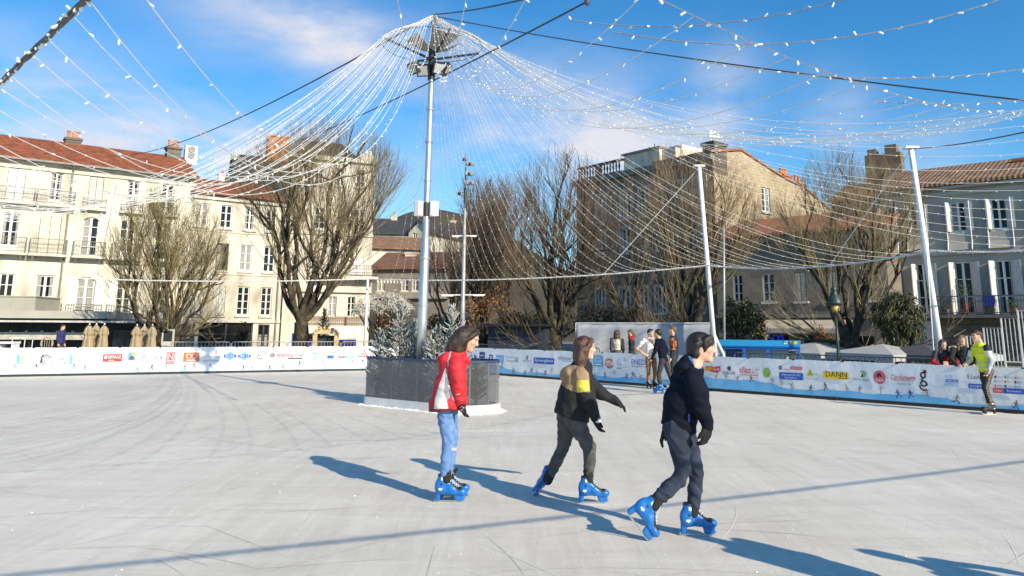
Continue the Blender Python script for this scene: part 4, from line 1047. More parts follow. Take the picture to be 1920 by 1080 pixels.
logo(L_, P_, 480, 658, 499, 677, [('ring', 'grey', .6, .7, .4, .3, .2, 0, 3.6), ('ring', 'grey', .5, .45, .4, .25, .2, 3, 5.5), T('club', 'grey', 0, .5, .6, .7), T('17', 'grey', .2, 0, .6, .3)])
logo(L_, P_, 506, 661, 567, 673, [T('Intermarché', 'red', .20, .25, 1, 1, .25), ('rect', 'black', .55, .0, 1, .16), ('disc', 'grey', .08, .6, .08, .35)])
logo(L_, P_, 586, 658, 600, 671, [T('mairie', 'sky', 0, .5, 1, 1), T('Charente', 'sky', 0, 0, 1, .4)])
logo(L_, P_, 612, 657, 632, 672, [T('immobilier', 'grey', 0, .65, 1, 1), ('rect', 'blue', .1, 0, .7, .35), T('conseil', 'sky', 0, .4, .8, .6)])
logo(L_, P_, 635, 657, 664, 672, [('rect', 'red', 0, .05, .36, .36), ('rect', 'sky', .38, .05, 1, .36), T('FM', 'white', .06, .1, .3, .32), T('radio', 'white', .5, .1, .9, .32), T('o o o o o o', 'grey', 0, .5, 1, .62), T('. . : . . :', 'grey', 0, .75, 1, 1)])
logo(L_, P_, 671, 655, 690, 669, [('poly', 'red', [(0, 0), (.5, 1), (.58, 1), (.12, .1), (1, .1), (1, 0)]), ('poly', 'red', [(.5, 1), (.58, 1), (1, 0), (.9, 0)]), ('poly', 'red', [(.25, .1), (.5, .6), (.75, .1), (.68, .1), (.5, .45), (.32, .1)])])
L_ = FHR; P_ = HR
logo(L_, P_, 880, 661, 893, 679, [('poly', 'teal', [(0, 0), (.4, 0), (.5, .5), (.2, 1), (.3, .4)]), ('poly', 'navy', [(.5, 0), (.9, 0), (1, .5), (.7, .9), (.75, .4)])])
logo(L_, P_, 899, 660, 909, 678, [('rect', 'navy', 0, .35, 1, 1), ('rect', 'white', .1, .62, .9, .68), ('rect', 'blue', 0, 0, 1, .33), T('OB', 'white', .2, .06, .8, .26)])
logo(L_, P_, 917, 665, 924, 677, [('poly', 'navy', [(0, 0), (.25, 0), (.3, .8), (.7, .8), (.7, 0), (1, 0), (1, 1), (.1, 1)])])
logo(L_, P_, 930, 666, 944, 680, [('rect', 'sky', 0, 0, 1, 1), T('ERDF', 'white', .1, .3, .9, .75), ('rect', 'white', .1, .12, .9, .18)])
logo(L_, P_, 949, 666, 965, 680, [T('Boulangerie', 'grey', 0, .55, 1, .85), T('Picardie', 'grey', .1, .1, .9, .4)]); logo(L_, P_, 965, 666, 971, 680, [('poly', 'teal', [(0, 0), (.4, .1), (.45, 1)]), ('poly', 'teal', [(.55, .1), (1, 0), (.9, .9)])])
logo(L_, P_, 981, 666, 996, 679, [T('BISTROT', 'grey', 0, 0, 1, .28), ('poly', 'black', [(.42, .35), (.55, .35), (.52, .75), (.62, .8), (.5, 1), (.4, .7)])])
logo(L_, P_, 1001, 671, 1039, 682.5, [('rect', 'blue', 0, 0, 1, 1), T('Synerglace', 'white', .05, .2, .95, .85, .1)])
logo(L_, P_, 1046, 669, 1073, 678, [T('WATER', 'purple', 0, .3, .45, 1), T('SPORT', 'navy', .48, .25, 1, .85), ('rect', 'sky', .3, .02, 1, .15)])
logo(L_, P_, 1113, 667, 1130, 687, [('rect', 'teal', 0, 0, 1, 1), ('rect', 'sky', .08, .08, .92, .92), T('OCEAN', 'white', .12, .4, .88, .62), ('ring', 'white', .5, .5, .38, .38, .15, .4, 2.7), ('rect', 'white', .15, .15, .85, .22)])
logo(L_, P_, 1135, 671, 1150, 691, [('ring', 'blue', .5, .5, .52, .5, .14, 2.6, 6.0), ('disc', 'orange', .48, .74, .42, .22), ('disc', 'white', .48, .56, .46, .18), T('BURGER', 'red', .08, .54, .9, .70), T('KING', 'red', .16, .34, .8, .52), ('disc', 'orange', .48, .22, .40, .14), ('rect', 'white', .1, .27, .86, .31)])
logo(L_, P_, 1155, 672, 1166, 692, [T('VILLE', 'grey', .1, .35, .9, .5), ('rect', 'red', .1, .05, .9, .12), ('poly', 'grey', [(0, .7), (.9, 1), (.3, .78)])])
logo(L_, P_, 1168, 670, 1177, 690, [('poly', 'lime', [(0, .8), (.4, .95), (.9, .8), (.4, .85)]), ('rect', 'grey', 0, .66, 1, .71), T('hotel', 'grey', 0, .05, 1, .16)])
logo(L_, P_, 1184, 674, 1217, 690, [T('ENEDIS', 'blue', 0, .36, 1, 1), ('rect', 'lime', .38, .66, .52, .74), ('rect', 'grey', 0, .12, .95, .18)])
logo(L_, P_, 1321, 685, 1351, 699, [('poly', 'orange', [(0, .3), (.5, .2), (.5, .9), (.05, .85)]), ('poly', 'red', [(.4, .15), (.8, 0), (1, .3), (1, .95), (.5, .75)]), T('Buffalo', 'yellow', .06, .35, .5, .75, .2), T('Grill', 'white', .54, .3, .95, .7, .2)])
logo(L_, P_, 1356, 686, 1378, 702, [T('EUROVIA', 'navy', 0, 0, 1, .34), ('poly', 'navy', [(.4, .5), (.68, .5), (.62, 1), (.35, .85)]), ('rect', 'red', .4, .4, .65, .46)])
logo(L_, P_, 1386, 688, 1424, 706, [T('allez', 'red', 0, .32, .58, 1), T('&', 'red', .64, .3, .74, .62), T('C°', 'red', .8, .3, 1, .85), ('rect', 'red', .05, .12, .95, .18)])
logo(L_, P_, 1431, 690, 1444, 708, [('disc', 'green', .5, .5, .5, .5), ('ring', 'lime', .5, .5, .36, .36, .25, .3, 4.6), ('poly', 'lime', [(.45, .35), (.6, .4), (.7, .8), (.5, .65)])])
logo(L_, P_, 1461, 687, 1505, 712, [('rect', 'blue', 0, 0, 1, .52), T('AMBULANCES TAXI', 'white', .1, .3, .9, .42), T('Rochefort', 'white', .25, .1, .75, .22), ('rect', 'navy', 0, .72, .13, 1), T('AXA', 'white', .02, .8, .11, .92), T('Lavoine', 'grey', .17, .68, .45, .85), ('rect', 'red', .5, .78, 1, .98), T('agence', 'white', .54, .82, .96, .93)])
logo(L_, P_, 1512, 691, 1534, 712, [('poly', 'yellow', [(0, .3), (.35, 1), (.5, .6), (.55, .3)]), ('poly', 'green', [(.15, .4), (.36, .85), (.5, .5)]), T('Dworak', 'lime', .3, .38, 1, .66, .2), T('o e e o', 'green', .05, 0, .95, .16)])
logo(L_, P_, 1543, 697, 1591, 711, [('rect', 'yellow', 0, 0, 1, .98), T('DANN', 'black', .12, .3, .94, 1), ('rect', 'black', .6, .12, .96, .2)])
logo(L_, P_, 1598, 697, 1630, 717, [T('Maître Fromager', 'grey', 0, .08, 1, .42, .3), ('ring', 'green', .62, .78, .2, .3, .5, -2, 2.4), ('poly', 'black', [(.5, .5), (.62, .52), (.7, .9), (.6, .8)])])
logo(L_, P_, 1638, 695, 1660, 720, [('disc', 'pink', .5, .5, .5, .5), ('ring', 'red', .5, .5, .5, .5, .08), ('poly', 'black', [(.3, .5), (.45, .5), (.5, .62), (.6, .5), (.72, .55), (.62, .8), (.4, .85), (.32, .7)]), T('Salon', 'white', .15, .2, .85, .42, .2)])
logo(L_, P_, 1670, 703, 1718, 722, [T('Cordonnerie', 'red', .02, .5, .98, 1, .25), T('Pannecoucke', 'grey', .25, 0, .78, .26), ('rect', 'red', .1, .42, .9, .46)])
logo(L_, P_, 1723, 693, 1741, 742, [T('g', 'black', .1, .34, .9, .92), ('disc', 'black', .72, .95, .14, .05), ('ring', 'black', .5, .38, .5, .2, .3, 3.0, 5.4), ('disc', 'black', .8, .42, .12, .045), T('galerie', 'grey', .1, .08, .9, .14), T('du cinéma', 'grey', .1, 0, .9, .06)])
logo(L_, P_, 1770, 703, 1796, 725, [T('HOTEL', 'sky', .12, .7, .7, 1), T('* * *', 'sky', .74, .8, 1, .96), ('rect', 'blue', .12, .38, 1, .62), T('MERCURE', 'white', .2, .42, .94, .58), T('REMPARTS', 'sky', .0, 0, 1, .32)])
logo(L_, P_, 1815, 703, 1850, 729, [T('E.Leclerc', 'navy', 0, .7, 1, 1), ('rect', 'blue', 0, 0, 1, .34), T('ROCHEFORT', 'white', .1, .08, .9, .25)])
for j_ in range(3):
    for i_ in range(3):
        x_ = 1864 + i_ * 19; y_ = 704 + j_ * 8.2 + i_ * 1.0
        logo(L_, P_, x_, y_, x_ + 16, y_ + 6, [('disc', ['navy', 'sky', 'orange'][(i_ + j_) % 3], .14, .5, .13, .42), T(['banque', 'optique', 'assure'][(i_ * 2 + j_) % 3], 'grey', .34, .25, 1, .8)])
logo(L_, P_, 1862, 728, 1922, 738, [('rect', 'pink', 0, 0, .32, 1), ('rect', 'blue', .33, 0, 1, 1), T('radio', 'white', .06, .3, .28, .7), T('Rochefort', 'white', .45, .3, .9, .72)])

# ================================================================== crowd barriers behind the hoardings
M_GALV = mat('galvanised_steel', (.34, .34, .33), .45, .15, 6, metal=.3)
M_GALVSH = mat('shade_dark_steel', (.16, .16, .155), .5, .2, 6, metal=.3)  # same barrier steel, shade put into a darker base colour
def barrier_proto(m, label, group, w=2.0, h=1.1, step=.125):
    root = thing('crowd_barrier', (0, 0, 0), label, 'barrier', group)
    mb = MB(); r = .02
    mb.tube([(0, 0, .05), (0, 0, h - .06), (.06, 0, h), (w - .06, 0, h), (w, 0, h - .06), (w, 0, .05)], r, 6); mb.tube([(0, 0, .18), (w, 0, .18)], r * .8, 6)
    mb.build('frame', m, root)
    mb = MB()
    n = int(w / step)
    for i in range(1, n): mb.tube([(w * i / n, 0, .18), (w * i / n, 0, h - .005)], .0095, 5, caps=False)
    mb.build('railing', m, root)
    for x in (.25, w - .25):
        mb = MB(); mb.tube([(x, -.25, -.05), (x, -.2, .0), (x, 0, .12), (x, .2, 0), (x, .25, -.05)], .016, 5); mb.build('foot', m, root)
    return root
LB = 'grey steel crowd barrier standing behind the sunlit hoarding'
RB = 'dark steel crowd barrier standing behind the shaded hoarding'
def barrier_row(F, u0, u1, off, proto, h_scale=1.0):
    n = max(1, round((u1 - u0) / 2.05)); km = kidmap(proto); res = []
    for i in range(n):
        o = proto if i == 0 else copy_tree(proto, None, km)
        o.location = F.pt(u0 + i * 2.05, -.02, off); o.rotation_euler = (0, 0, F.ang + rng.uniform(-.012, .012)); res.append(o)
    return res
bl = barrier_proto(M_GALV, LB, 'grey crowd barriers behind the sunlit hoarding')
row = barrier_row(FHL, FHL.uz(322, 660)[0], FHL.uz(700, 660)[0], -.75, bl)
br_ = barrier_proto(M_GALVSH, RB, 'dark crowd barriers behind the shaded hoarding', h=1.06)
row2 = barrier_row(FHR, FHR.uz(868, 660)[0], FHR.uz(1085, 665)[0], -.7, br_)
km = kidmap(br_)
u0, u1 = FHR.uz(1352, 668)[0], FHR.uz(1765, 690)[0]; n = round((u1 - u0) / 2.05)
for i in range(n):
    o = copy_tree(br_, None, km); o.location = FHR.pt(u0 + i * (u1 - u0) / n, -.02, -.7); o.rotation_euler = (0, 0, FHR.ang + rng.uniform(-.012, .012))

# stepped pale railings of the stairs at the right end
SR = FHR; M_RAIL = mat('pale_rail_steel', (.55, .55, .53), .45, .1, 6)
Fst = Facade(tuple(aty(1850, 640, 19.6).xy), (.86, -.51))
ST = thing('stair_railing', Fst.pt(0, 0), 'pale stepped steel stair railing beside the vested steward', 'railing')
for (x0, x1, yt, yb) in [(1813, 1840, 630, 692), (1846, 1880, 615, 690), (1881, 1913, 597, 679), (1914, 1975, 582, 668), (1977, 2040, 566, 655)]:
    a, b = Fst.uz(x0, 640)[0], Fst.uz(x1, 640)[0]; zt, zb = Fst.uz((x0 + x1) / 2, yt)[1], max(Fst.uz((x0 + x1) / 2, yb)[1], .1)
    mb = MB(); mb.tube([Fst.pt(a, 0), Fst.pt(a, zt), Fst.pt(b, zt), Fst.pt(b, 0)], .022, 6); mb.tube([Fst.pt(a, zb), Fst.pt(b, zb)], .018, 6)
    k_ = max(3, int((b - a) / .075))
    for i in range(1, k_): mb.tube([Fst.pt(a + (b - a) * i / k_, zb), Fst.pt(a + (b - a) * i / k_, zt)], .011, 5, caps=False)
    mb.build('railing_panel', M_RAIL, ST)
mb = MB()
for i in range(6): Fst.box(mb, Fst.uz(1870, 640)[0] + i * .32, Fst.uz(2040, 640)[0] + .4, -.05 + i * .16, .11 + i * .16 - .003, -1.9 + i * .004, -.12 - i * .004)
mb.build('steps', mat('dark_step', (.10, .10, .10), .8), ST)

# ================================================================== planter island with the central mast
q0, q1 = ground(674, 758), ground(884, 781)
Fp = Facade((q0.x, q0.y), ((q1 - q0).x, (q1 - q0).y))
PLW = (q1 - q0).length - .06; PLD = 1.30; PC = .62                         # width, depth, corner radius
def rrect(inset, z, n=7):
    pts = []
    for (cu, co, a0) in ((PLW - PC, -PC, math.pi / 2), (PLW - PC, -PLD + PC, 0), (PC * .35, -PLD + PC, -math.pi / 2), (PC * .35, -PC * .35, math.pi)):
        r = PC if cu > 1 else PC * .35
        if cu <= 1 and co < -.5: co = -PLD + PC * .35
        for i in range(n):
            a = a0 - math.pi / 2 * i / (n - 1)
            pts.append(Fp.pt(cu + (r - inset) * math.cos(a), z, co + (r - inset) * math.sin(a)))
    return pts
PL = thing('planter', Fp.pt(PLW / 2, 0, -PLD / 2), 'white based glazed planter island of frosted fir trees around the mast', 'planter')
def ring_wall(z0, z1, i0, i1, name, m, parent=PL):
    A, B, C_, D = rrect(i0, z0), rrect(i0, z1), rrect(i1, z1), rrect(i1, z0); n = len(A); mb = MB()
    vs = A + B + C_ + D
    for i in range(n):
        j = (i + 1) % n
        mb.f += [(i, j, n + j, n + i), (n + i, n + j, 2 * n + j, 2 * n + i), (2 * n + i, 2 * n + j, 3 * n + j, 3 * n + i)]; mb.m += [0, 0, 0]
    mb.v = [tuple(v) for v in vs]
    if isinstance(m, list):                                     # the rounded end towards the girl in red is clear
        for f_i, f in enumerate(mb.f):
            c_ = sum((Vector(mb.v[q]) for q in f), Vector()) / len(f)
            if (c_ - Fp.p).dot(Fp.d) > PLW - .85: mb.m[f_i] = 1
    return mb.build(name, m, parent)
M_PLW = mat('planter_white', (.66, .655, .63), .6, .08, 2.5, .1)
ring_wall(0, .17, 0, .10, 'base', M_PLW)
M_PGL = glass_mat('reflection_tinted_plexiglass', (.34, .345, .36), .27, .06)  # grey tint and patchy opacity also stand in for reflections
ring_wall(.172, .985, .03, .045, 'glass', [M_PGL, glass_mat('clear_plexiglass', (.45, .46, .47), .09, .05)])
ring_wall(.987, 1.03, .02, .06, 'top_rail', mat('blue_rail', (.03, .045, .12), .5, .1, 6))
pts = rrect(.06, .2); 
mb = MB(); mb.add([Vector((p.x, p.y, .13)) for p in rrect(.101, .13)], [tuple(range(len(pts)))]); mb.build('soil', mat('snowy_soil', (.35, .34, .32), .9, .3, 4), PL)
for (u, o) in [(.22, -.075), (.95, -.075), (1.75, -.075), (2.3, -.075), (PLW - .08, -PC), (PLW - .26, -.27), (.08, -.9), (1, -PLD + .08), (2.0, -PLD + .08)]:
    mb = MB(); mb.tube([Fp.pt(u, .15, o), Fp.pt(u, .986, o)], .022, 6); mb.build_each('post', M_GALV, PL)
mb = MB(); p = Fp.pt(.55, .17, -.35); mb.tube([p + Fp.d * (.42 * math.cos(a)) + Vector((0, 0, .62 * math.sin(a))) for a in np.linspace(0, math.pi, 13)], .03, 6); mb.build('arched_hoop', M_BLACK, PL)
# small heaps of scraped snow along the kerb
M_SNOW = mat('scraped_snow', (.78, .78, .77), .9, .05, 8, .5, 30)
mb = MB()
pts = rrect(-.05, 0, 9)
for i in range(len(pts)):
    a, b = pts[i], pts[(i + 1) % len(pts)]
    k_ = max(1, int((b - a).length / .05))
    for j in range(k_):
        p = a.lerp(b, j / k_) + Vector((rng.uniform(-.04, .05), rng.uniform(-.06, .04), 0)); r_ = rng.uniform(.02, .07)
        mb.ball((p.x, p.y, -.01), r_ * 1.6, r_ * 1.3, r_ * .55, k=5, q=4)
tag(mb.build('scraped_snow', M_SNOW, smooth=True), kind='stuff')

M_FIRG = mat('fir_needles', (.030, .042, .022), .8, .3, 9)
M_FROST = mat('frosted_needles', (.27, .28, .25), .85, .2, 12, c2=(.50, .50, .46), fac=(.35, .65))
M_BARKF = mat('fir_bark', (.07, .05, .035), .9, .3, 9)
def fir(p, h, w_, label, group, frost=True, seed=1, loc=None, name='fir_tree', m=None):
    rr = random.Random(seed); t = thing(name, p, label, 'tree', group); p = Vector(p)
    mb = MB(); mb.tube([p, p + Vector((0, 0, h * .6)), p + Vector((0, 0, h))], [.035, .02, .008], 5); mb.build('trunk', M_BARKF, t)
    mb = MB(); z = .10
    while z < h * .98:
        f = 1 - z / h; L = w_ * (f ** .8) * rr.uniform(.75, 1.15) + .06; L = min(L, .30) if (frost and z < .9 and h < 2) else L; k = rr.randint(4, 6) if f > .12 else 3; a0 = rr.uniform(0, 6)
        for i in range(k):
            a = a0 + 2 * math.pi * i / k + rr.uniform(-.3, .3); el = rr.uniform(.25, .6) + (.5 if f < .2 else 0)
            d = Vector((math.cos(a) * math.cos(el), math.sin(a) * math.cos(el), math.sin(el))); s0 = p + Vector((0, 0, z))
            e = s0 + d * L + Vector((0, 0, .25 * L * L)); mid = s0.lerp(e, .5) - Vector((0, 0, .04 * L))
            mb.tube([s0, mid, e], [.013, .017, .006], 4, mi=0 if not frost else 1)
            for q in range(int(3 + L * (6 if frost else 9))):
                tt = rr.uniform(.2, 1); c = s0.lerp(mid, tt * 2) if tt < .5 else mid.lerp(e, tt * 2 - 1)
                sd = (d.cross(Vector((0, 0, 1))).normalized() * rr.choice([-1, 1]) * .8 + d * .8 + Vector((0, 0, rr.uniform(.0, .7)))).normalized()
                l = rr.uniform(.07, .16) * (.6 + .6 * f)
                mb.tube([c, c + sd * l * .6, c + sd * l + Vector((0, 0, .02))], [.010, .0135, .004], 4, mi=(1 if rr.random() < .72 else 0) if frost else 0, caps=False)
        z += rr.uniform(.06, .10) * (.5 + .6 * f) * max(1.0, h / 1.5)
    mb.build('crown', [m or M_FIRG, M_FROST], t)
    return t
GF = 'frosted firs planted in the island'
FLB = 'frosted grey green fir standing in the glazed planter'
def fpx(px, off):                                              # point of the planter under this pixel column, off metres behind its front
    r = ray(px, 700); o = Fp.p + Fp.n * off; t = (o - CAM).dot(Fp.n) / Vector((r.x, r.y, 0)).dot(Fp.n); p = CAM + r * t; return (p.x, p.y, .13)
firs = [(748, -.66, 2.0, .72, 'tall frosted fir with a bare tip left of the silver mast'), (846, -.66, 2.0, .62, 'frosted fir with a forked tip between the mast and the girl in red'), (712, -.62, 1.45, .55, 'low frosted fir at the outer corner of the planter'),
        (818, -.52, 1.5, .6, 'frosted fir just in front of the silver mast'), (775, -.92, 1.65, .6, 'frosted fir close behind the silver mast'), (893, -.60, .85, .24, 'small green fir inside the clear rounded end of the planter'),
        (730, -.30, .86, .26, 'short dark fir behind the tinted front glass'), (795, -.34, .84, .26, 'short dark fir behind the glass below the mast'), (855, -.34, .8, .26, 'short dark fir behind the glass hidden by the girl in red'), (768, -.36, .8, .24, 'short dark fir behind the glass under the bare tipped fir')]
for i, (px, off, h, w_, lb) in enumerate(firs): fir(fpx(px, off), h, w_, lb, 'firs standing in the glazed planter', frost=i < 5, seed=20 + i)

M_ALU = mat('brushed_aluminium', (.56, .56, .57), .38, .06, 2, metal=.75)
M_WPOLE = mat('white_pole', (.72, .72, .71), .45, .05, 3)
DM = fpx(789, -.70)[1]
mb0, mtop = aty(788.5, 690, DM), aty(813, 30, DM)
mb0 = Vector((mb0.x, mb0.y, .13)); 
def mp_at(py):                                                # point of the mast seen at this height
    z = aty(800, py, DM).z; t_ = (z - mb0.z) / (mtop.z - mb0.z); return mb0.lerp(mtop, t_)
MAST = thing('light_mast', mb0, 'tall silver mast with floodlights and white loudspeakers in the planter', 'mast')
mb = MB(); mb.tube([mb0, mp_at(600), mp_at(448), mp_at(446), mp_at(250), mp_at(140), mtop], [.115, .105, .10, .078, .066, .06, .045], 16); mb.build('pole', M_ALU, MAST, smooth=True)
mb = MB()
for y_ in (574, 486, 447, 340, 268, 207): 
    c = mp_at(y_); mb.tube([c, c + Vector((0, 0, .035))], .118 if y_ > 447 else .09, 16)
mb.build_each('collar', M_GALV, MAST)
for sx in (-1, 1):
    c = mp_at(392) + Vector((sx * .155, -.03, 0)); rot = Matrix.Rotation(sx * .5, 3, 'Z'); mb = MB()
    pr = []
    for (x, y) in [(-.10, -.08), (-.06, -.115), (.06, -.115), (.10, -.08), (.085, .10), (-.085, .10)]: pr.append(c + rot @ Vector((x, y, 0)) + Vector((0, 0, -.165)))
    mb.prism(pr, (0, 0, .33)); s_ = mb.build('loudspeaker', M_WHITE, MAST)
    mb = MB(); 
    for k_ in range(9): 
        a = c + rot @ Vector((-.05, -.118, -.13 + .0325 * k_)); b = c + rot @ Vector((.05, -.118, -.13 + .0325 * k_)); mb.tube([a, b], .006, 4)
    mb.build('grille', M_FRAME, s_)
    mb = MB(); mb.tube([c + Vector((0, .02, 0)), mp_at(392)], .02, 5); mb.build('bracket', M_BLACK, s_)
mb = MB(); mb.tube([mp_at(405), mp_at(380)], .10, 12); mb.build('speaker_clamp', M_BLACK, MAST)
for (px, py, az, w_) in [(775, 128, -2.4, .30), (793, 132, -1.75, .30), (824, 128, -1.1, .34), (838, 130, -.2, .28)]:
    c = aty(px, py, DM - .12 if px < 830 else DM); d = Vector((math.cos(az), math.sin(az), -.55)).normalized(); sd = Vector((-math.sin(az), math.cos(az), 0)); up = sd.cross(d) * -1
    if up.z < 0: up = -up
    mb = MB(); o = c - d * .1 - sd * w_ / 2 - up * .14; mb.box(o, sd * w_, up * .28, d * .14); f = mb.build('floodlight', M_BLACK, MAST)
    mb = MB(); o = c + d * .042 - sd * (w_ / 2 - .03) - up * .11; mb.box(o, sd * (w_ - .06), up * .22, d * .008); mb.build('lens', mat('lamp_glass', (.45, .45, .44), .15, .1, 5), f)
    mb = MB(); mb.tube([c - d * .1, mp_at(128)], .02, 5); mb.build('arm', M_BLACK, f)
mb = MB(); mb.tube([mp_at(150), mp_at(76)], .085, 12); mb.build('lamp_collar', M_BLACK, MAST)
apex = mtop + Vector((0, 0, .0))
zring = aty(813, 86, DM).z
ctr = mp_at(92)
RR = 1.18
mb = MB()
for a in (math.radians(25), math.radians(115), math.radians(205), math.radians(295)):
    e = Vector((ctr.x + RR * math.cos(a), ctr.y + RR * math.sin(a), zring)); mb.tube([mp_at(112), e], .03, 6)
mb.build('frame_arm', M_BLACK, MAST)
mb = MB(); n = 24
mb.tube([Vector((ctr.x + RR * math.cos(2 * math.pi * i / n), ctr.y + RR * math.sin(2 * math.pi * i / n), zring)) for i in range(n + 1)], .008, 6); mb.build('frame_ring', M_BLACK, MAST)
for k_, (a, l) in enumerate(((-2.6, .55), (-1.0, .75), (.6, .6), (2.0, .6))):
    c = mp_at(86); d = Vector((math.cos(a), math.sin(a), 0)); s2 = Vector((-d.y, d.x, 0)); mb = MB()
    mb.prism([c + d * .12 - s2 * .15 + Vector((0, 0, -.12)), c + d * .12 + s2 * .15 + Vector((0, 0, -.12)), c + d * l + s2 * .36 + Vector((0, 0, .10)), c + d * l - s2 * .36 + Vector((0, 0, .10))], (0, 0, .02)); mb.build('reflector_panel', mat('grey_reflector', (.33, .31, .28), .5, .1, 4), MAST)

# ================================================================== light strings
M_CORD = mat('white_cord', (.66, .65, .61), .6, .08, 8)
M_BULB = mat('white_bulb_cap', (.84, .83, .79), .35, .03, 8)
M_DCABLE = mat('dark_cable', (.05, .055, .065), .6, .2, 8)
M_ROPE = mat('grey_wound_cord', (.10, .098, .096), .7, .25, 20)
def bulb(mb, p, d, L, r_, mi):
    d = d.normalized(); x = d.orthogonal().normalized(); y = d.cross(x); b = len(mb.v); k = 5
    for (t_, rr_) in ((0, .45), (.3, 1), (.85, .95), (1, .35)):
        for j in range(k):
            a = 2 * math.pi * j / k; mb.v.append(tuple(p + d * L * t_ + (x * math.cos(a) + y * math.sin(a)) * r_ * rr_))
    for i in range(3):
        for j in range(k): mb.f.append((b + i * k + j, b + i * k + (j + 1) % k, b + (i + 1) * k + (j + 1) % k, b + (i + 1) * k + j)); mb.m.append(mi)
    mb.f.append(tuple(b + 3 * k + j for j in range(k))); mb.m.append(mi)
def string_mesh(pts, r_, spacing, L, br, rr, mb, k=4, jit=.9):
    mb.tube(pts, r_, k, 0)
    acc = rr.uniform(0, spacing)
    for a, b in zip(pts, pts[1:]):
        l = (b - a).length; d = (b - a).normalized()
        while acc < l:
            p = a + d * acc
            v = Vector((rr.gauss(0, jit), rr.gauss(0, jit), rr.gauss(-.5, jit))).normalized() + d * rr.choice([-1, 1]) * .7
            bulb(mb, p, v, L * rr.uniform(.85, 1.15), br, 1); acc += spacing * rr.uniform(.85, 1.15)
        acc -= l
ZP = 3.6
VA = Vector((-1.4, 3.1, ZP)); VB = Vector((9.5, 11.9, 5.55)); VC = Vector((-1.4, 2.78, 4.16)); 
V2 = aty(1746, 470, 20.1); V1 = aty(1327, 498, 25.5); V0 = aty(690, 523, 33.2); VL = Vector((-12.2, 14.0, ZP)); VLL = aty(120, 521, 33.0)
VR = aty(1960, 467, 18.2)
def sagline(a, b, s_, n=24): return [a.lerp(b, i / n) - Vector((0, 0, 4 * s_ * (i / n) * (1 - i / n))) for i in range(n + 1)]
rs = random.Random(11)
edges = [(VLL, V0, .12, 'white beaded garland strung in front of the cream houses to the thin post'), (V0, V1, .22, 'white beaded garland sagging behind the mast to the white leaning pole'), (V1, V2, .25, 'white beaded garland between the two white leaning poles'),
         (V2, VR, .05, 'white beaded garland in front of the white house beyond the last pole'), (VB, VC, .92, 'thin light garland arching high over the white house'), (VA, VL, .12, 'thick dark wound garland high in the sky over the cream houses'), (VR, VB, .1, 'white garland closing the canopy beyond the white house')]
EP = {}
for k_, (a, b, s_, lb) in enumerate(edges):
    pts = sagline(a, b, s_, 60); mb = MB()
    near = k_ in (4, 5)
    for tw in range(0 if k_ == 4 else 3):                                          # three cords wound round each other
        off = []
        for i, p in enumerate(pts):
            an = i * (1.3 if near else 2.0) + tw * 2.094; off.append(p + Vector((math.cos(an) * .5, math.cos(an) * .5, math.sin(an))) * (.015 if k_ == 5 else .007 if near else .02))
        mb.tube(off, .012 if k_ == 5 else .0024 if k_ == 4 else .013, 5, 0)
    string_mesh(pts, .0045 if k_ == 4 else .012, .05 if k_ == 5 else .30 if near else .055, .045, .0105, rs, mb, jit=1.0)
    o = mb.build('light_garland', [M_ROPE if k_ == 5 else mat('grey_twisted_cord', (.24, .235, .225), .7, .2, 30) if k_ == 4 else M_CORD, M_BULB], loc=a); tag(o, lb, 'garland', 'garlands round the edge of the canopy'); EP[k_] = pts
def along(pts, t_):
    L = [0]
    for a, b in zip(pts, pts[1:]): L.append(L[-1] + (b - a).length)
    x = t_ * L[-1]
    for i in range(len(pts) - 1):
        if L[i + 1] >= x: return pts[i].lerp(pts[i + 1], (x - L[i]) / max(L[i + 1] - L[i], 1e-9))
    return pts[-1]
groups = {1: ('canopy string of white bulbs falling from the mast top to the far garland', 'canopy strings to the far garland', 27, 1.35, (.06, 1.0)),
          2: ('canopy string of white bulbs reaching the garland between the white poles', 'canopy strings between the white poles', 13, 1.18, (.03, .97)),
          6: ('canopy string of white bulbs sweeping out above the white house', 'canopy strings above the white house', 13, 1.15, (.0, 1.0)),
          4: ('canopy string of white bulbs passing overhead against the blue sky', 'canopy strings overhead against the sky', 22, 1.2, (.01, .95)),
          5: ('canopy string of white bulbs in the dense bundle above the red roofs', 'canopy strings bundled above the red roofs', 32, 1.55, (.05, 1.0))}
for k_, (lb, gr, n, sag, (ta, tb)) in groups.items():
    for i in range(n):
        t_ = ta + (tb - ta) * (i + .5 + rs.uniform(-.2, .2)) / n
        e = along(EP[k_], t_)
        d = Vector((e.x - ctr.x, e.y - ctr.y, 0)).normalized()
        c = Vector((ctr.x, ctr.y, zring + .03)) + d * RR * rs.uniform(.98, 1.03)
        s_ = sag * rs.uniform(.92, 1.08) * ((1.38 - .48 * t_) if k_ == 5 else (1.15 - .3 * t_) if k_ == 4 else 1.0)
        dist = (e - c).length
        n_ = 34
        pts = [apex + Vector((rs.uniform(-.05, .05), rs.uniform(-.05, .05), rs.uniform(-.04, .03))), apex.lerp(c, .5) - Vector((0, 0, .02))] + sagline(c, e, s_, n_)
        mb = MB(); string_mesh(pts, .0043 if k_ == 5 else .0038, .5 if k_ == 5 else .44, .038, .0068, rs, mb, k=4)
        o = mb.build('light_string', [M_CORD, M_BULB], loc=apex); tag(o, lb, 'string light', gr)
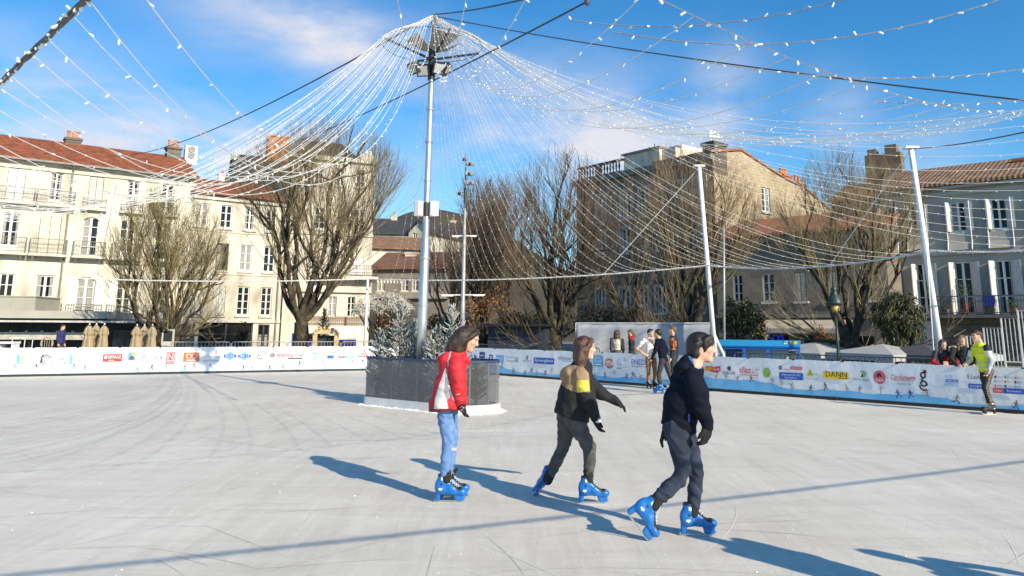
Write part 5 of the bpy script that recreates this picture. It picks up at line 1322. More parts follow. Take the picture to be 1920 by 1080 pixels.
for a_, b_, s_ in ((aty(1062, 36, 6.0), aty(1600, -6, 5.0), .13), (aty(1150, 60, 5.2), aty(1900, -10, 4.8), .20), (aty(1300, 112, 6.2), aty(2000, 116, 6.6), .16), (aty(1640, 190, 7.2), aty(2000, 176, 7.2), .06)):
    mb = MB(); string_mesh(sagline(a_, b_, s_, 24), .0042, .17, .036, .0075, rs, mb, k=4)
    tag(mb.build('light_string', [mat('grey_twisted_cord', (.24, .235, .225)), M_BULB], loc=a_), 'beaded string swinging across the open blue sky beyond the overhead garland', 'string light', 'strings across the open sky')
# tie lines from the leaning pole tops down to the garland, and dark steel cables across the sky
def cable(pts, r_, m, name, lb, cat='cable'):
    mb = MB(); mb.tube(pts, r_, 5); return tag(mb.build(name, m, loc=pts[0]), lb, cat, {'steel_cable': 'dark steel cables across the sky', 'tie_line': 'white tie lines of the poles'}.get(name))
def pole(p0, p1, r0, r1, m, name, lb, cap=True):
    t = thing(name, p0, lb, 'pole', 'white leaning poles of the canopy' if name == 'leaning_pole' else 'slender poles round the rink')
    mb = MB(); mb.tube([p0, p0.lerp(p1, .5), p1], [r0, (r0 + r1) / 2, r1], 12); mb.build('shaft', m, t, smooth=True)
    if cap:
        mb = MB(); mb.cbox(p1 + Vector((0, 0, .03)), .36, .2, .06); mb.build('cap_plate', m, t)
    return t
def pole_px(x0, y0, x1, y1, Y, r0, r1, m, name, lb, cap=True):
    b = aty(x0, y0, Y); b2 = aty(x1, y1, Y); s_ = (b2 - b); p0 = b - s_ * ((b.z + .05) / s_.z); return pole(p0, b2, r0, r1, m, name, lb, cap), b2
_, t1 = pole_px(1340, 655, 1311, 313, 25.6, .085, .07, M_WPOLE, 'leaning_pole', 'white leaning pole behind the grey tarpaulin')
_, t2 = pole_px(1762, 650, 1708, 279, 20.2, .09, .07, M_WPOLE, 'leaning_pole', 'white leaning pole in front of the white house')
_, t3 = pole_px(1358, 650, 1357, 425, 27.2, .045, .04, M_GALV, 'thin_pole', 'slender grey pole standing beside the blue steel frame', False)
_, t0 = pole_px(684, 650, 690, 519, 33.6, .065, .055, M_WPOLE, 'thin_pole', 'slim pale post holding the garland beside the narrow cream house', False)
cable([t1 + Vector((0, 0, -.02)), along(EP[1], .745)], .014, M_CORD, 'tie_line', 'straight white tie line from the pole behind the tarpaulin')
cable([t2 + Vector((0, 0, -.02)), along(EP[2], .60)], .014, M_CORD, 'tie_line', 'straight white tie line from the pole by the white house')
b = aty(1748, 650, 20.05); cable([t2 + Vector((-.05, -.05, -.05)), V2 + Vector((-.12, 0, 0)), Vector((b.x, b.y, .05))], .016, M_CORD, 'stay_cable', 'thin white stay running down beside the leaning pole')
def ext(a, b, k): return b + (b - a) * k
a = aty(245, 291, 49); cable(sagline(a, apex + Vector((0, 0, .04)), .6, 16), .022, M_DCABLE, 'steel_cable', 'dark steel cable from the red roof up to the mast top')
cable(sagline(apex + Vector((0, 0, .04)), aty(1010, -8, 10.5), .05, 6), .016, M_DCABLE, 'steel_cable', 'dark steel cable leaving the mast top towards the upper sky')
cable(sagline(apex, aty(1990, 196, 9.5), .12, 14), .013, M_DCABLE, 'steel_cable', 'long dark steel cable running from the mast top over the white house')
cable(sagline(aty(560, 264, 26), aty(1101, 3, 9.5), .12, 16), .014, M_DCABLE, 'steel_cable', 'dark steel cable crossing behind the floodlights to an overhead clamp')
mb = MB(); c = aty(1101, 3, 9.5); mb.ball(c, .04, .04, .06); mb.tube([c, c + Vector((.5, -.8, .9))], .012, 5); tag(mb.build('cable_clamp', M_DCABLE, loc=c), 'small dark clamp joining the overhead cables at the top edge', 'clamp')
cable(sagline(t2, aty(1930, 246, 11), .05, 8), .012, M_DCABLE, 'steel_cable', 'short dark cable from the last white pole towards the sky')
# cable whose shadow crosses the ice near the camera
pa, pb = Vector((-.9, -.8, 3.7)), Vector((12.6, 5.7, 3.7)); pts = sagline(pa, pb, .12, 40); mb = MB()
string_mesh(pts, .022, .10, .045, .010, rs, mb); tag(mb.build('light_garland', [M_CORD, M_BULB], loc=pa), 'light garland hung behind the viewer above the ice', 'garland')

# camera mast between the trees
mp0, mp1 = aty(866, 655, 33.5), aty(874, 288, 33.5)
CM = thing('camera_mast', (mp0.x, mp0.y, 0), 'grey mast with cameras and two cross arms between the trees', 'mast')
mm_ = lambda y_: mp0.lerp(mp1, (655 - y_) / (655 - 288.0))
mb = MB(); mb.tube([mm_(690), mm_(570), mm_(568), mm_(447), mm_(400), mp1], [.12, .11, .095, .085, .05, .03], 10); mb.build('pole', M_GALV, CM, smooth=True)
for y_, l in ((447, .55), (557, .95)):
    mb = MB(); c = mm_(y_); mb.tube([c + Vector((-l, 0, 0)), c + Vector((l, 0, .02))], .03, 6); mb.cbox(c + Vector((-l * .7, 0, -.03)), l * .5, .15, .05); mb.cbox(c + Vector((l * .7, 0, -.01)), l * .5, .15, .05); mb.build('cross_arm', M_WPOLE, CM)
for (px, py, w_) in ((882, 307, .3), (880, 326, .3), (882, 343, .3), (862, 362, .22), (871, 298, .18)):
    c = aty(px, py, 33.3); mb = MB(); mb.cbox(c, w_, .22, .16); mb.ball(c + Vector((0, -.12, -.02)), .07, mi=1); mb.tube([c, mm_(py)], .02, 4, mi=1); mb.build('camera', [M_GALV, M_BLACK], CM)
mb = MB(); c = mm_(395); mb.tube([c, mm_(355)], .06, 8); mb.build('sleeve', M_BLACK, CM)

# ================================================================== tarpaulin, blue frame, tents, lantern, parasols
M_TARP = mat('grey_tarpaulin', (.40, .40, .42), .55, .08, 1.5, .35, 3)
Ft = Facade(tuple(aty(1210, 640, 27.2).xy), (FHR.d.x * 1.0 + .25, FHR.d.y + .25))
TP = thing('tarpaulin_screen', Ft.pt(0, 0), 'grey tarpaulin windscreen behind the onlookers at the hoarding', 'screen')
u0, u1 = Ft.uz(1080, 640)[0], Ft.uz(1336, 640)[0]; nU, nV = 40, 10; vs, fs = [], []
for i in range(nU + 1):
    for j in range(nV + 1):
        u = u0 + (u1 - u0) * i / nU; t_ = j / nV
        zt = Ft.uz(1080 + 256 * i / nU, 607)[1] - .03 * math.sin(i / nU * math.pi * 3) ** 2
        vs.append(Ft.pt(u, zt * t_, .05 * math.sin(u * 3.1 + 2.5 * t_) * (1 - t_) + .04 * math.sin(u * 7.3 - 6 * t_) * math.sin(t_ * 3.1)))
for i in range(nU):
    for j in range(nV): a = i * (nV + 1) + j; fs.append((a, a + nV + 1, a + nV + 2, a + 1))
o = link_mesh('sheet', vs, fs, M_TARP, TP, smooth=True); md = o.modifiers.new('thickness', 'SOLIDIFY'); md.thickness = .01
mb = MB(); zt0, zt1 = Ft.uz(1080, 606)[1], Ft.uz(1336, 606)[1]
mb.tube([Ft.pt(u0, 0), Ft.pt(u0, zt0), Ft.pt(u1, zt1), Ft.pt(u1, 0)], .025, 6); mb.build('frame', M_WPOLE, TP)
mb = MB(); a = Ft.pt(u1 + .02, zt1); pts = [a, aty(1338, 622, 26.9), aty(1345, 640, 26.4), aty(1357, 665, 25.9)]; pts.append(Vector((pts[-1].x, pts[-1].y, .3)))
for p, q in zip(pts, pts[1:]): mb.add([p, q, Vector((Ft.pt(u1, 0).x, Ft.pt(u1, 0).y, q.z)), Vector((Ft.pt(u1, 0).x, Ft.pt(u1, 0).y, p.z))], [(0, 1, 2, 3)])
mb.build('side_flap', M_TARP, TP)
mb = MB(); mb.tube(pts, .045, 6); mb.build('flap_edge', M_WPOLE, TP)

M_CYAN = mat('bright_blue_steel', (.02, .30, .60), .45, .06, 2); M_CYAND = mat('deep_blue_steel', (.01, .13, .50), .45, .06, 2)
Fb = Facade(tuple(aty(1430, 650, 26.6).xy), (.93, -.37))
BS = thing('blue_steel_frame', Fb.pt(0, 0), 'bright blue steel booth frame behind the dark crowd barriers', 'booth')
u0, u1 = Fb.uz(1346, 650)[0], Fb.uz(1500, 650)[0]; zt = Fb.uz(1420, 638)[1]; z1 = Fb.uz(1420, 649)[1]; z2 = Fb.uz(1420, 655)[1]
mb = MB(); Fb.box(mb, u0, u1, z1, zt, -.9, .0); mb.build('top_beam', M_CYAN, BS)
mb = MB(); Fb.box(mb, u0, u1, z2, z1 - .003, -.85, -.03); Fb.box(mb, u0, u1, z1 - .04, z1 - .01, -.028, .01); mb.build('lower_beam', M_CYAND, BS)
for x in (1352, 1395, 1440, 1497):
    mb = MB(); u = Fb.uz(x, 660)[0]; Fb.box(mb, u - .05, u + .05, 0, z2 - .002, -.15, -.02); mb.build('upright', M_CYAND, BS)
mb = MB()
for i in range(14):
    u = u0 + .1 + i * .055; Fb.box(mb, u, u + .015, .1, z2 - .01, -.3, -.28)
for j in range(9): Fb.box(mb, u0, u0 + .85, .15 + j * .11, .165 + j * .11, -.279, -.264)
mb.build('mesh_panel', M_CYAND, BS)
mb = MB(); a, b = Fb.uz(1397, 660)[0], Fb.uz(1478, 660)[0]; Fb.box(mb, a, b, .3, z2 - .02, -.8, -.4); mb.build('pale_panel', mat('pale_green_panel', (.50, .55, .48), .6), BS)
mb = MB(); a, b = Fb.uz(1470, 643)[0], Fb.uz(1477, 643)[0]; zz0, zz1 = Fb.uz(1470, 645)[1], Fb.uz(1470, 640)[1]; Fb.box(mb, a, b, zz0, zz1, .001, .006); a, b = Fb.uz(1482, 643)[0], Fb.uz(1495, 643)[0]; Fb.box(mb, a, b, zz0, zz1, .001, .006, 1); mb.build('sticker', [M_WHITE, INK['yellow']], BS)

M_TENT = mat('white_tent_canvas', (.40, .39, .37), .8, .08, 1.5, .1); M_TENTD = mat('dark_tent_canvas', (.07, .07, .075), .8, .15, 1.5)
def tent(px, yt, ye, w_, Y, m, lb):
    c = aty(px, ye, Y); zt = aty(px, yt, Y).z; ze = c.z; h = w_ / 2; rz = .5
    t = thing('market_tent', (c.x, c.y, 0), lb, 'tent', 'stall roofs behind the crowd barriers')
    cs = [Vector((c.x, c.y, 0)) + Matrix.Rotation(rz, 3, 'Z') @ Vector((sx * h, sy * h, 0)) for sx, sy in ((-1, -1), (1, -1), (1, 1), (-1, 1))]
    mb = MB(); top = Vector((c.x, c.y, zt)); E = [Vector((p.x, p.y, ze)) for p in cs]; D = [Vector((p.x, p.y, ze - .2)) for p in cs]
    mb.add(E + D + [top], [(0, 1, 8), (1, 2, 8), (2, 3, 8), (3, 0, 8), (4, 5, 1, 0), (5, 6, 2, 1), (6, 7, 3, 2), (7, 4, 0, 3)]); o = mb.build('canopy', m, t)
    md = o.modifiers.new('thickness', 'SOLIDIFY'); md.thickness = .02
    for p in cs: mb = MB(); mb.tube([p, Vector((p.x, p.y, ze - .02))], .025, 5); mb.build('leg', M_GALV, t)
tent(1528, 641, 660, 2.7, 27.8, M_TENT, 'white canvas stall roof beside the blue steel frame')
tent(1655, 645, 662, 2.4, 25, M_TENT, 'white canvas stall roof under the bare tree')
tent(1733, 645, 664, 2.5, 24.5, M_TENTD, 'dark canvas stall roof behind the leaning pole')
tent(1790, 648, 664, 2.1, 27, M_TENT, 'white canvas stall roof behind the two women')

# street lantern
LP = aty(1569, 620, 25.0); LT = thing('street_lantern', (LP.x, LP.y, 0), 'dark green old fashioned street lantern before the bare tree', 'street lamp')
zl = lambda y_: aty(1569, y_, 25.0).z
M_GREEN = mat('lantern_green', (.022, .045, .035), .45, .2, 6)
b = Vector((LP.x, LP.y, 0))
mb = MB(); mb.lathe(b, [(.14, 0), (.12, .3), (.06, .5), (.045, 1.2), (.04, zl(595))], 10); mb.build_each('post', M_GREEN, LT, smooth=True)
mb = MB()
for a in range(4): 
    d = Vector((math.cos(a * 1.571 + .4), math.sin(a * 1.571 + .4), 0)); mb.tube([b + Vector((0, 0, zl(597))), b + d * .10 + Vector((0, 0, zl(590))), b + d * .19 + Vector((0, 0, zl(571)))], .012, 5)
mb.build('bracket', M_GREEN, LT)
mb = MB(); z_ = zl(586); mb.lathe(b, [(.02, z_), (.12, z_ + .05), (.14, z_ + .13), (.12, z_ + .22), (.1, zl(571))], 12); mb.build('globe', mat('yellowed_lamp_glass', (.62, .44, .12), .25, .1, 5), LT, smooth=True)
mb = MB(); mb.lathe(b, [(.20, zl(572)), (.25, zl(570)), (.24, zl(567)), (.20, zl(560)), (.12, zl(553)), (.085, zl(548)), (.09, zl(544)), (.10, zl(541)), (.05, zl(538)), (.03, zl(534)), (.005, zl(531))], 14); mb.build('hood', M_GREEN, LT, smooth=True)

# closed parasols on the terrace
M_PARA = mat('beige_parasol_canvas', (.36, .28, .17), .9, .15, 3, .2)
def parasol(px, yt, Y, label, seed):
    rr = random.Random(seed); c = aty(px, yt, Y); b = Vector((c.x, c.y, 0)); H = c.z
    t = thing('parasol', b, label, 'parasol', 'closed beige parasols on the terrace')
    mb = MB(); mb.tube([b, b + Vector((0, 0, H + .08))], .03, 6); mb.build('pole', M_WPOLE, t)
    mb = MB(); k = 16; prof = [(.20, .30), (.19, .7), (.15, 1.15), (.20, 1.28), (.16, 1.45), (.115, H - .12), (.04, H)]
    for (r_, z) in prof:
        for j in range(k):
            f = 1 + (.28 if j % 2 else -.2) * (1 - z / H * .6); a = 2 * math.pi * j / k + rr.uniform(-.05, .05); mb.v.append((b.x + r_ * f * math.cos(a), b.y + r_ * f * math.sin(a), z + rr.uniform(-.02, .02)))
    for i in range(len(prof) - 1):
        for j in range(k): mb.f.append((i * k + j, i * k + (j + 1) % k, (i + 1) * k + (j + 1) % k, (i + 1) * k + j)); mb.m.append(0)
    mb.f.append(tuple((len(prof) - 1) * k + j for j in range(k))); mb.m.append(0)
    mb.build('canopy', M_PARA, t)
for i, (px, yt, Y, lb) in enumerate([(168, 609, 36, 'first closed beige parasol from the walking man in navy'), (181, 609, 36.5, 'closed beige parasol second from the walking man'), (196, 609, 36, 'closed beige parasol beside the dark glass, third from the walking man'),
                     (257, 611, 36, 'closed beige parasol nearest the dark glass in the trio by the tree'), (271, 611, 36.5, 'middle closed beige parasol of the trio by the tree'), (286, 611, 36, 'closed beige parasol nearest the bare yellow tree')]):
    parasol(px, yt, Y, lb, i)
# terrace furniture
def terrace_table(px, Y, lb):
    p = aty(px, 640, Y); b = Vector((p.x, p.y, 0)); t = thing('terrace_table', b, lb, 'table')
    mb = MB(); mb.cbox(b + Vector((0, 0, 1.08)), .7, .7, .04); mb.build('tabletop', M_WHITE, t)
    for dx in (-.28, .28):
        for dy in (-.28, .28): mb = MB(); mb.tube([b + Vector((dx, dy, 0)), b + Vector((dx, dy, 1.06))], .02, 5); mb.build('leg', M_WHITE, t)
terrace_table(42, 35, 'tall white table on the terrace by the boards')
p = aty(16, 650, 33.5); t = thing('white_bench', (p.x, p.y, 0), 'low white bench top showing above the hoarding by the terrace', 'bench')
mb = MB(); mb.cbox((p.x, p.y, .9), .7, .5, .09); mb.build('seat', M_WHITE, t)
for dx in (-.3, .3): mb = MB(); mb.cbox((p.x + dx, p.y, .42), .06, .4, .84); mb.build('leg', M_WHITE, t)
p = aty(82, 650, 34); t = thing('wicker_chair', (p.x, p.y, 0), 'pale wicker chair with round back on the terrace', 'chair'); b = Vector((p.x, p.y, 0)); M_WICK = mat('wicker', (.40, .33, .22), .8, .25, 20)
mb = MB(); mb.cbox(b + Vector((0, 0, .55)), .5, .5, .08); mb.build('seat', M_WICK, t)
mb = MB(); mb.tube([b + Vector((.26 * math.cos(a), .2, .85 + .27 * math.sin(a))) for a in np.linspace(-.4, 3.54, 12)], .03, 6)
for k_ in range(5): mb.tube([b + Vector((-.2 + .1 * k_, .2, .6)), b + Vector((-.2 + .1 * k_, .2, 1.08))], .012, 4)
mb.build('backrest', M_WICK, t)
for dx in (-.2, .2):
    for dy in (-.2, .2): mb = MB(); mb.tube([b + Vector((dx, dy, 0)), b + Vector((dx, dy, .52))], .02, 5); mb.build('leg', M_WICK, t)
# ornate little stall with a dark fir beside it, below the narrow house
pS = aty(611, 630, 36); Fs_ = Facade((pS.x, pS.y), (.98, .2)); OS = thing('ornate_stall', Fs_.pt(0, 0), 'small ornate golden carved stall behind the crowd barrier', 'stall')
M_GOLD = mat('carved_gold_wood', (.45, .27, .10), .6, .35, 8, c2=(.62, .48, .28))
mb = MB(); z = lambda y_: Fs_.uz(611, y_)[1]
for sx in (-1, 1): Fs_.box(mb, sx * .48 - .1, sx * .48 + .1, 0, z(628), -.6, 0); mb.ball(Fs_.pt(sx * .48, z(627), -.1), .13)
mb.build('pillar', M_GOLD, OS)
mb = MB(); pr = [Fs_.pt(.62 * math.cos(a), z(626) + .24 * math.sin(a) * (1 + .25 * math.cos(6 * a)), .02) for a in np.linspace(0, math.pi, 19)]; mb.prism(pr, Fs_.n * -.5)
for a in np.linspace(.2, 2.9, 8): mb.ball(Fs_.pt(.55 * math.cos(a), z(626) + .26 * math.sin(a), .02), .07)
mb.build('canopy', M_GOLD, OS)
mb = MB(); Fs_.box(mb, -.375, .375, .05, z(629), -.5, -.35); mb.build('back_panel', M_BLACK, OS)
p = aty(606, 640, 38.5); fir((p.x, p.y, 0), aty(606, 576, 36.5).z, .55, 'dark small christmas fir beside the ornate golden stall', None, False, 44)
# ================================================================== bare trees
M_BARK = mat('lichened_bark', (.026, .020, .016), .95, .3, 2.6, 1.0, 12, c2=(.12, .095, .05), fac=(.42, .70), detail=8)
M_BARKL = mat('mossy_shoots', (.14, .11, .052), .95, .3, 2.0, c2=(.37, .30, .14), fac=(.35, .65), detail=6)
M_TWIG = mat('reddish_twigs', (.12, .08, .055), .95, .3, 2.0, c2=(.24, .165, .11), fac=(.35, .65))
M_SHD = mat('dark_shoots', (.085, .06, .04), .95, .3, 2.0, c2=(.22, .165, .085), fac=(.40, .70))
M_TWIGL = mat('pale_twigs', (.13, .095, .06), .95, .3, 2.0, c2=(.28, .215, .13), fac=(.35, .65))
M_DRY = mat('dry_brown_leaves', (.22, .09, .03), .8, .35, 6, c2=(.36, .17, .06))
def tubes_np(polys, k):
    """fast tube batch: polys = list of (points n x 3, radii n)"""
    vs, fs, b = [], [], 0
    ang = np.arange(k) * 2 * np.pi / k
    ca, sa = np.cos(ang), np.sin(ang)
    for P, Rr in polys:
        P = np.asarray(P); n = len(P)
        Tn = np.gradient(P, axis=0); Tn /= np.linalg.norm(Tn, axis=1, keepdims=True) + 1e-9
        ref = np.array([1., 0, 0]) if abs(Tn[0][0]) < .8 else np.array([0, 1., 0])
        X = np.cross(Tn, ref); X /= np.linalg.norm(X, axis=1, keepdims=True) + 1e-9; Y = np.cross(Tn, X)
        ring = P[:, None, :] + (X[:, None, :] * ca[None, :, None] + Y[:, None, :] * sa[None, :, None]) * np.asarray(Rr)[:, None, None]
        vs.append(ring.reshape(-1, 3))
        i = np.arange(n - 1)[:, None]; j = np.arange(k)[None, :]; j2 = (j + 1) % k
        fs.append(np.stack([b + i * k + j, b + i * k + j2, b + (i + 1) * k + j2, b + (i + 1) * k + j], -1).reshape(-1, 4)); b += n * k
    return np.concatenate(vs), np.concatenate(fs)
class Tree:
    def __init__(s, seed): s.r = np.random.RandomState(seed); s.big, s.mid, s.fine = [], [], []
    def limb(s, p, d, L, r0, r1, n=7, wob=.12, up=.0):
        pts = [np.array(p, float)]; d = np.array(d, float); d /= np.linalg.norm(d)
        for i in range(n):
            d = d + s.r.normal(0, wob, 3) + np.array([0, 0, up]); d /= np.linalg.norm(d); pts.append(pts[-1] + d * L / n)
        return np.array(pts), np.linspace(r0, r1, n + 1)
def inside(P, env, tol):
    c, rad = env; q = (P - c) / rad; return (q * q).sum(-1) < tol
def bare_tree(base, H, env, label, seed, trunk_r=.45, fork=.2, n_main=7, shoots=26, twigs=9, spread=.9, lean=(0, 0), m_sh=None, m_tw=None, group=None, multi=0, up=.14, tw_r=.011, low=0.0):
    T_ = Tree(seed); r = T_.r; base = np.array(base, float); c = np.array(env[0], float); rad = np.array(env[1], float)
    def clip(P, Rr, tol):
        ok = inside(P, (c, rad), tol) | (P[:, 2] < c[2] - rad[2] * .2) & (np.abs(P[:, 0] - c[0]) < rad[0])
        n = len(P) if ok.all() else int(np.argmin(ok))
        return (P[:n], Rr[:n]) if n >= 3 else None
    def nrm(v): return v / (np.linalg.norm(v) + 1e-9)
    starts = []
    fk = base + np.array([lean[0], lean[1], H * fork])
    if multi:
        for i in range(multi):
            a = 2 * np.pi * i / multi + r.uniform(-.3, .3); P, Rr = T_.limb(base + np.array([np.cos(a), np.sin(a), 0]) * trunk_r * .7, (np.cos(a) * .45, np.sin(a) * .45, 1), H * fork * 1.6, trunk_r * .42, trunk_r * .3, 5, .06)
            T_.big.append((P, Rr)); starts += [P[-1], P[3]]
    else:
        P, Rr = T_.limb(base - np.array([0, 0, .3]), fk - base, H * fork + .3, trunk_r * 1.1, trunk_r * .8, 6, .03); Rr[0] *= 1.25; T_.big.append((P, Rr)); starts = [P[-1]]
    mains = []
    for i in range(n_main):                                        # each limb heads for its own point near the crown's edge
        a = 2 * np.pi * i / n_main + r.uniform(-.4, .4); el = r.uniform(-.05, 1.25)
        tgt = c + rad * np.array([np.cos(a) * np.cos(el), np.sin(a) * np.cos(el), np.sin(el)]) * r.uniform(.55, .92)
        p0 = starts[i % len(starts)] - np.array([0, 0, r.uniform(0, .12) * H * fork]); n = 12
        d = nrm((tgt - p0) * np.array([1.25, 1.25, .8]) + r.normal(0, .1, 3)); pts = [p0]; st = np.linalg.norm(tgt - p0) / n * 1.04
        for k in range(n):
            d = nrm(d * .62 + nrm(tgt - pts[-1]) * .38 + r.normal(0, .17, 3)); pts.append(pts[-1] + d * st)
            if np.linalg.norm(tgt - pts[-1]) < st: break
        P = np.array(pts); rr0 = trunk_r * r.uniform(.25, .44) * (.7 if multi else 1); Rr = rr0 * np.linspace(1, .16, len(P)) ** .85
        T_.big.append((P, Rr)); mains.append((P, Rr))
        for k in range(3):
            j = min(r.randint(3, max(4, len(P) - 2)), len(P) - 2); d2 = nrm(P[j + 1] - P[j]) + r.normal(0, .55, 3) + np.array([0, 0, .25]); P2, R2 = T_.limb(P[j], d2, H * r.uniform(.16, .34), Rr[j] * .62, max(Rr[j] * .16, .014), 8, .17, .05)
            q2 = clip(P2, R2, 1.0)
            if q2 is not None: T_.big.append(q2); mains.append(q2)
    for i in range(int(low)):
        a = r.uniform(0, 2 * np.pi); P, Rr = T_.limb(starts[0] - np.array([0, 0, r.uniform(0, .5) * H * fork]), (np.cos(a), np.sin(a), r.uniform(.0, .35)), H * r.uniform(.25, .45), trunk_r * .16, .02, 8, .2, .02)
        q = clip(P, Rr, 1.3)
        if q is not None: T_.big.append(q); mains.append(q)
    for P, Rr in mains:                                            # shoots rise from the outer limbs, with sprays of fine twigs
        n = max(4, int(shoots * .42 * len(P) / 10))
        for k in range(n):
            t = r.uniform(.18, 1) ** .8; j = min(int(t * len(P)), len(P) - 1); p0 = P[j]; out = (p0 - c) / rad
            d = np.array([r.normal(0, .42), r.normal(0, .42), .85]) + out * np.array([.75, .75, .35]) + nrm(P[j] - P[j - 1]) * .35
            L = H * r.uniform(.12, .40); r0 = min(Rr[j] * .45, .034) * r.uniform(.45, 1); P2, R2 = T_.limb(p0, d, L, max(r0, .011), .005, 8, .075, up * .45)
            q = clip(P2, R2, r.uniform(.8, 1.15))
            if q is None: continue
            T_.mid.append(q)
            for m_ in range(r.poisson(twigs * .72)):
                jj = r.randint(1, len(q[0])); d3 = nrm(q[0][jj] - q[0][jj - 1]) + r.normal(0, .36, 3) + np.array([0, 0, .25])
                P3, R3 = T_.limb(q[0][jj], d3, H * r.uniform(.05, .15), tw_r * .62, tw_r * .28, 3, .12, .08)
                q3 = clip(P3, R3, r.uniform(.88, 1.22))
                if q3 is not None: T_.fine.append(q3)
    root = thing('bare_tree', tuple(base), label, 'tree', group or 'bare trees round the square')
    V, F_ = tubes_np(T_.big, 7); link_mesh('trunk', V, F_.tolist(), M_BARK, root, smooth=True)
    V, F_ = tubes_np(T_.mid, 4); V2_, F2 = tubes_np(T_.fine, 3)
    mi = np.concatenate([np.zeros(len(F_), int), np.ones(len(F2), int)])
    link_mesh('crown', np.concatenate([V, V2_]), np.concatenate([F_, F2 + len(V)]).tolist(), [m_sh or M_BARKL, m_tw or M_TWIG], root, mi, smooth=True)
    return root, T_
def tree_px(px, pyb, Y, cx_, cy_, rx, ry, label, seed, **kw):
    b = aty(px, 640, Y); s_ = Y / FPX; c = aty(cx_, cy_, Y); top = aty(cx_, cy_ - ry, Y).z
    return bare_tree((b.x, b.y, -.06), top, ((c.x, c.y, c.z), (rx * s_, rx * s_ * .85, ry * s_ * 1.0)), label, seed, **kw)
tree_px(566, 640, 40, 602, 405, 192, 194, 'big spreading bare tree with thick forked trunk before the cream houses', 5, trunk_r=.44, fork=.15, n_main=11, shoots=38, twigs=10, spread=1.1, tw_r=.013, m_tw=M_TWIGL)
tree_px(300, 640, 38, 308, 480, 118, 136, 'bushy yellowish bare tree with many stems beside the closed parasols', 8, trunk_r=.42, fork=.1, n_main=12, shoots=32, twigs=8, multi=5, m_tw=M_BARKL, tw_r=.013, low=8)
tree_px(905, 640, 40, 890, 480, 72, 165, 'slim bare tree behind the camera mast', 12, trunk_r=.3, fork=.15, n_main=8, shoots=28, twigs=9, tw_r=.012, m_sh=M_SHD)
tree_px(1042, 640, 37, 1050, 452, 122, 188, 'tall dense bare tree in front of the weathered stone block', 15, trunk_r=.42, fork=.13, n_main=11, shoots=25, twigs=9, low=6, tw_r=.012, m_sh=M_SHD)
tree_px(1292, 640, 33, 1300, 440, 128, 185, 'tall bare tree with greenish shoots behind the grey tarpaulin', 17, trunk_r=.38, fork=.13, n_main=11, shoots=24, twigs=9, low=6, tw_r=.011)
tree_px(1598, 650, 27.5, 1592, 462, 158, 186, 'gnarled bare tree with dark forked trunk behind the street lantern', 21, trunk_r=.36, fork=.16, n_main=9, shoots=24, twigs=7, spread=1.25, low=7, tw_r=.009, m_tw=M_TWIGL)
# slimmer trees further back that close the gaps
_, _t = tree_px(945, 640, 58, 950, 470, 95, 150, 'distant bare tree between the slim tree and the stone block', 31, trunk_r=.35, fork=.14, n_main=10, shoots=26, twigs=9, tw_r=.015, m_sh=M_SHD)
tree_px(845, 640, 62, 842, 520, 70, 110, 'distant low bare tree right behind the silver mast', 33, trunk_r=.3, fork=.14, n_main=9, shoots=24, twigs=8, tw_r=.015, m_sh=M_SHD)
tree_px(1660, 640, 52, 1570, 420, 85, 160, 'distant bare tree rising over the shop house roof', 35, trunk_r=.35, fork=.14, n_main=9, shoots=24, twigs=8, tw_r=.014)
tree_px(1185, 640, 44, 1180, 470, 80, 140, 'bare tree standing close to the shaded facade of the stone block', 37, trunk_r=.35, fork=.14, n_main=7, shoots=9, twigs=7, tw_r=.012, m_sh=M_SHD)

def leafy(px, pyc, Y, rx, ry, label, seed, m, nleaf=1500, leaf=.09, droop=0.0, name='evergreen_shrub', gap=.5, mt=None, trunk=True, wide=.2):
    rr = np.random.RandomState(seed); c = aty(px, pyc, Y); s_ = Y / FPX; a, h = rx * s_, ry * s_
    base = Vector((c.x, c.y, -.06)); t = thing(name, base, label, 'shrub', 'dark hedges under the trees' if name == 'hedge' else None); c = np.array(c)
    T_ = []
    for i in range(9):
        d = rr.normal(0, 1, 3); d[2] = abs(d[2]); d /= np.linalg.norm(d); e = c + d * np.array([a, a, h]) * .8
        b0 = np.array(base) + np.array([rr.uniform(-.1, .1), rr.uniform(-.1, .1), 0]); ts = np.linspace(0, 1, 6)[:, None]; T_.append((b0 + (e - b0) * ts + rr.normal(0, .05, (6, 3)) * ts, np.linspace(.07, .015, 6)))
    V, F_ = tubes_np(T_, 5); link_mesh('branches', V, F_.tolist(), M_BARK, t)
    clus = []
    for i in range(max(10, nleaf // 60)):
        d = rr.normal(0, 1, 3); d /= np.linalg.norm(d); clus.append(c + d * np.array([a, a, h]) * rr.uniform(.25, .95))
    vs, fs = [], []
    for i in range(nleaf):
        p = clus[rr.randint(len(clus))] + rr.normal(0, .22, 3) * np.array([a, a, h]) * gap; L = leaf * rr.uniform(.7, 1.4)
        d = rr.normal(0, 1, 3) + np.array([0, 0, -droop]); d /= np.linalg.norm(d); s2 = np.cross(d, rr.normal(0, 1, 3)); s2 /= np.linalg.norm(s2) + 1e-9; n3 = np.cross(d, s2)
        b = len(vs); vs += [p, p + d * L * .45 + s2 * L * wide + n3 * L * .06, p + d * L, p + d * L * .45 - s2 * L * wide + n3 * L * .06]; fs.append((b, b + 1, b + 2, b + 3))
    link_mesh('foliage', vs, fs, [m], t)
    return t
M_MAGN = mat('evergreen_leaves', (.030, .040, .016), .55, .4, 4, c2=(.11, .10, .035), fac=(.35, .65))
M_HEDGE = mat('dark_hedge_leaves', (.018, .022, .013), .7, .4, 4, c2=(.05, .042, .022))
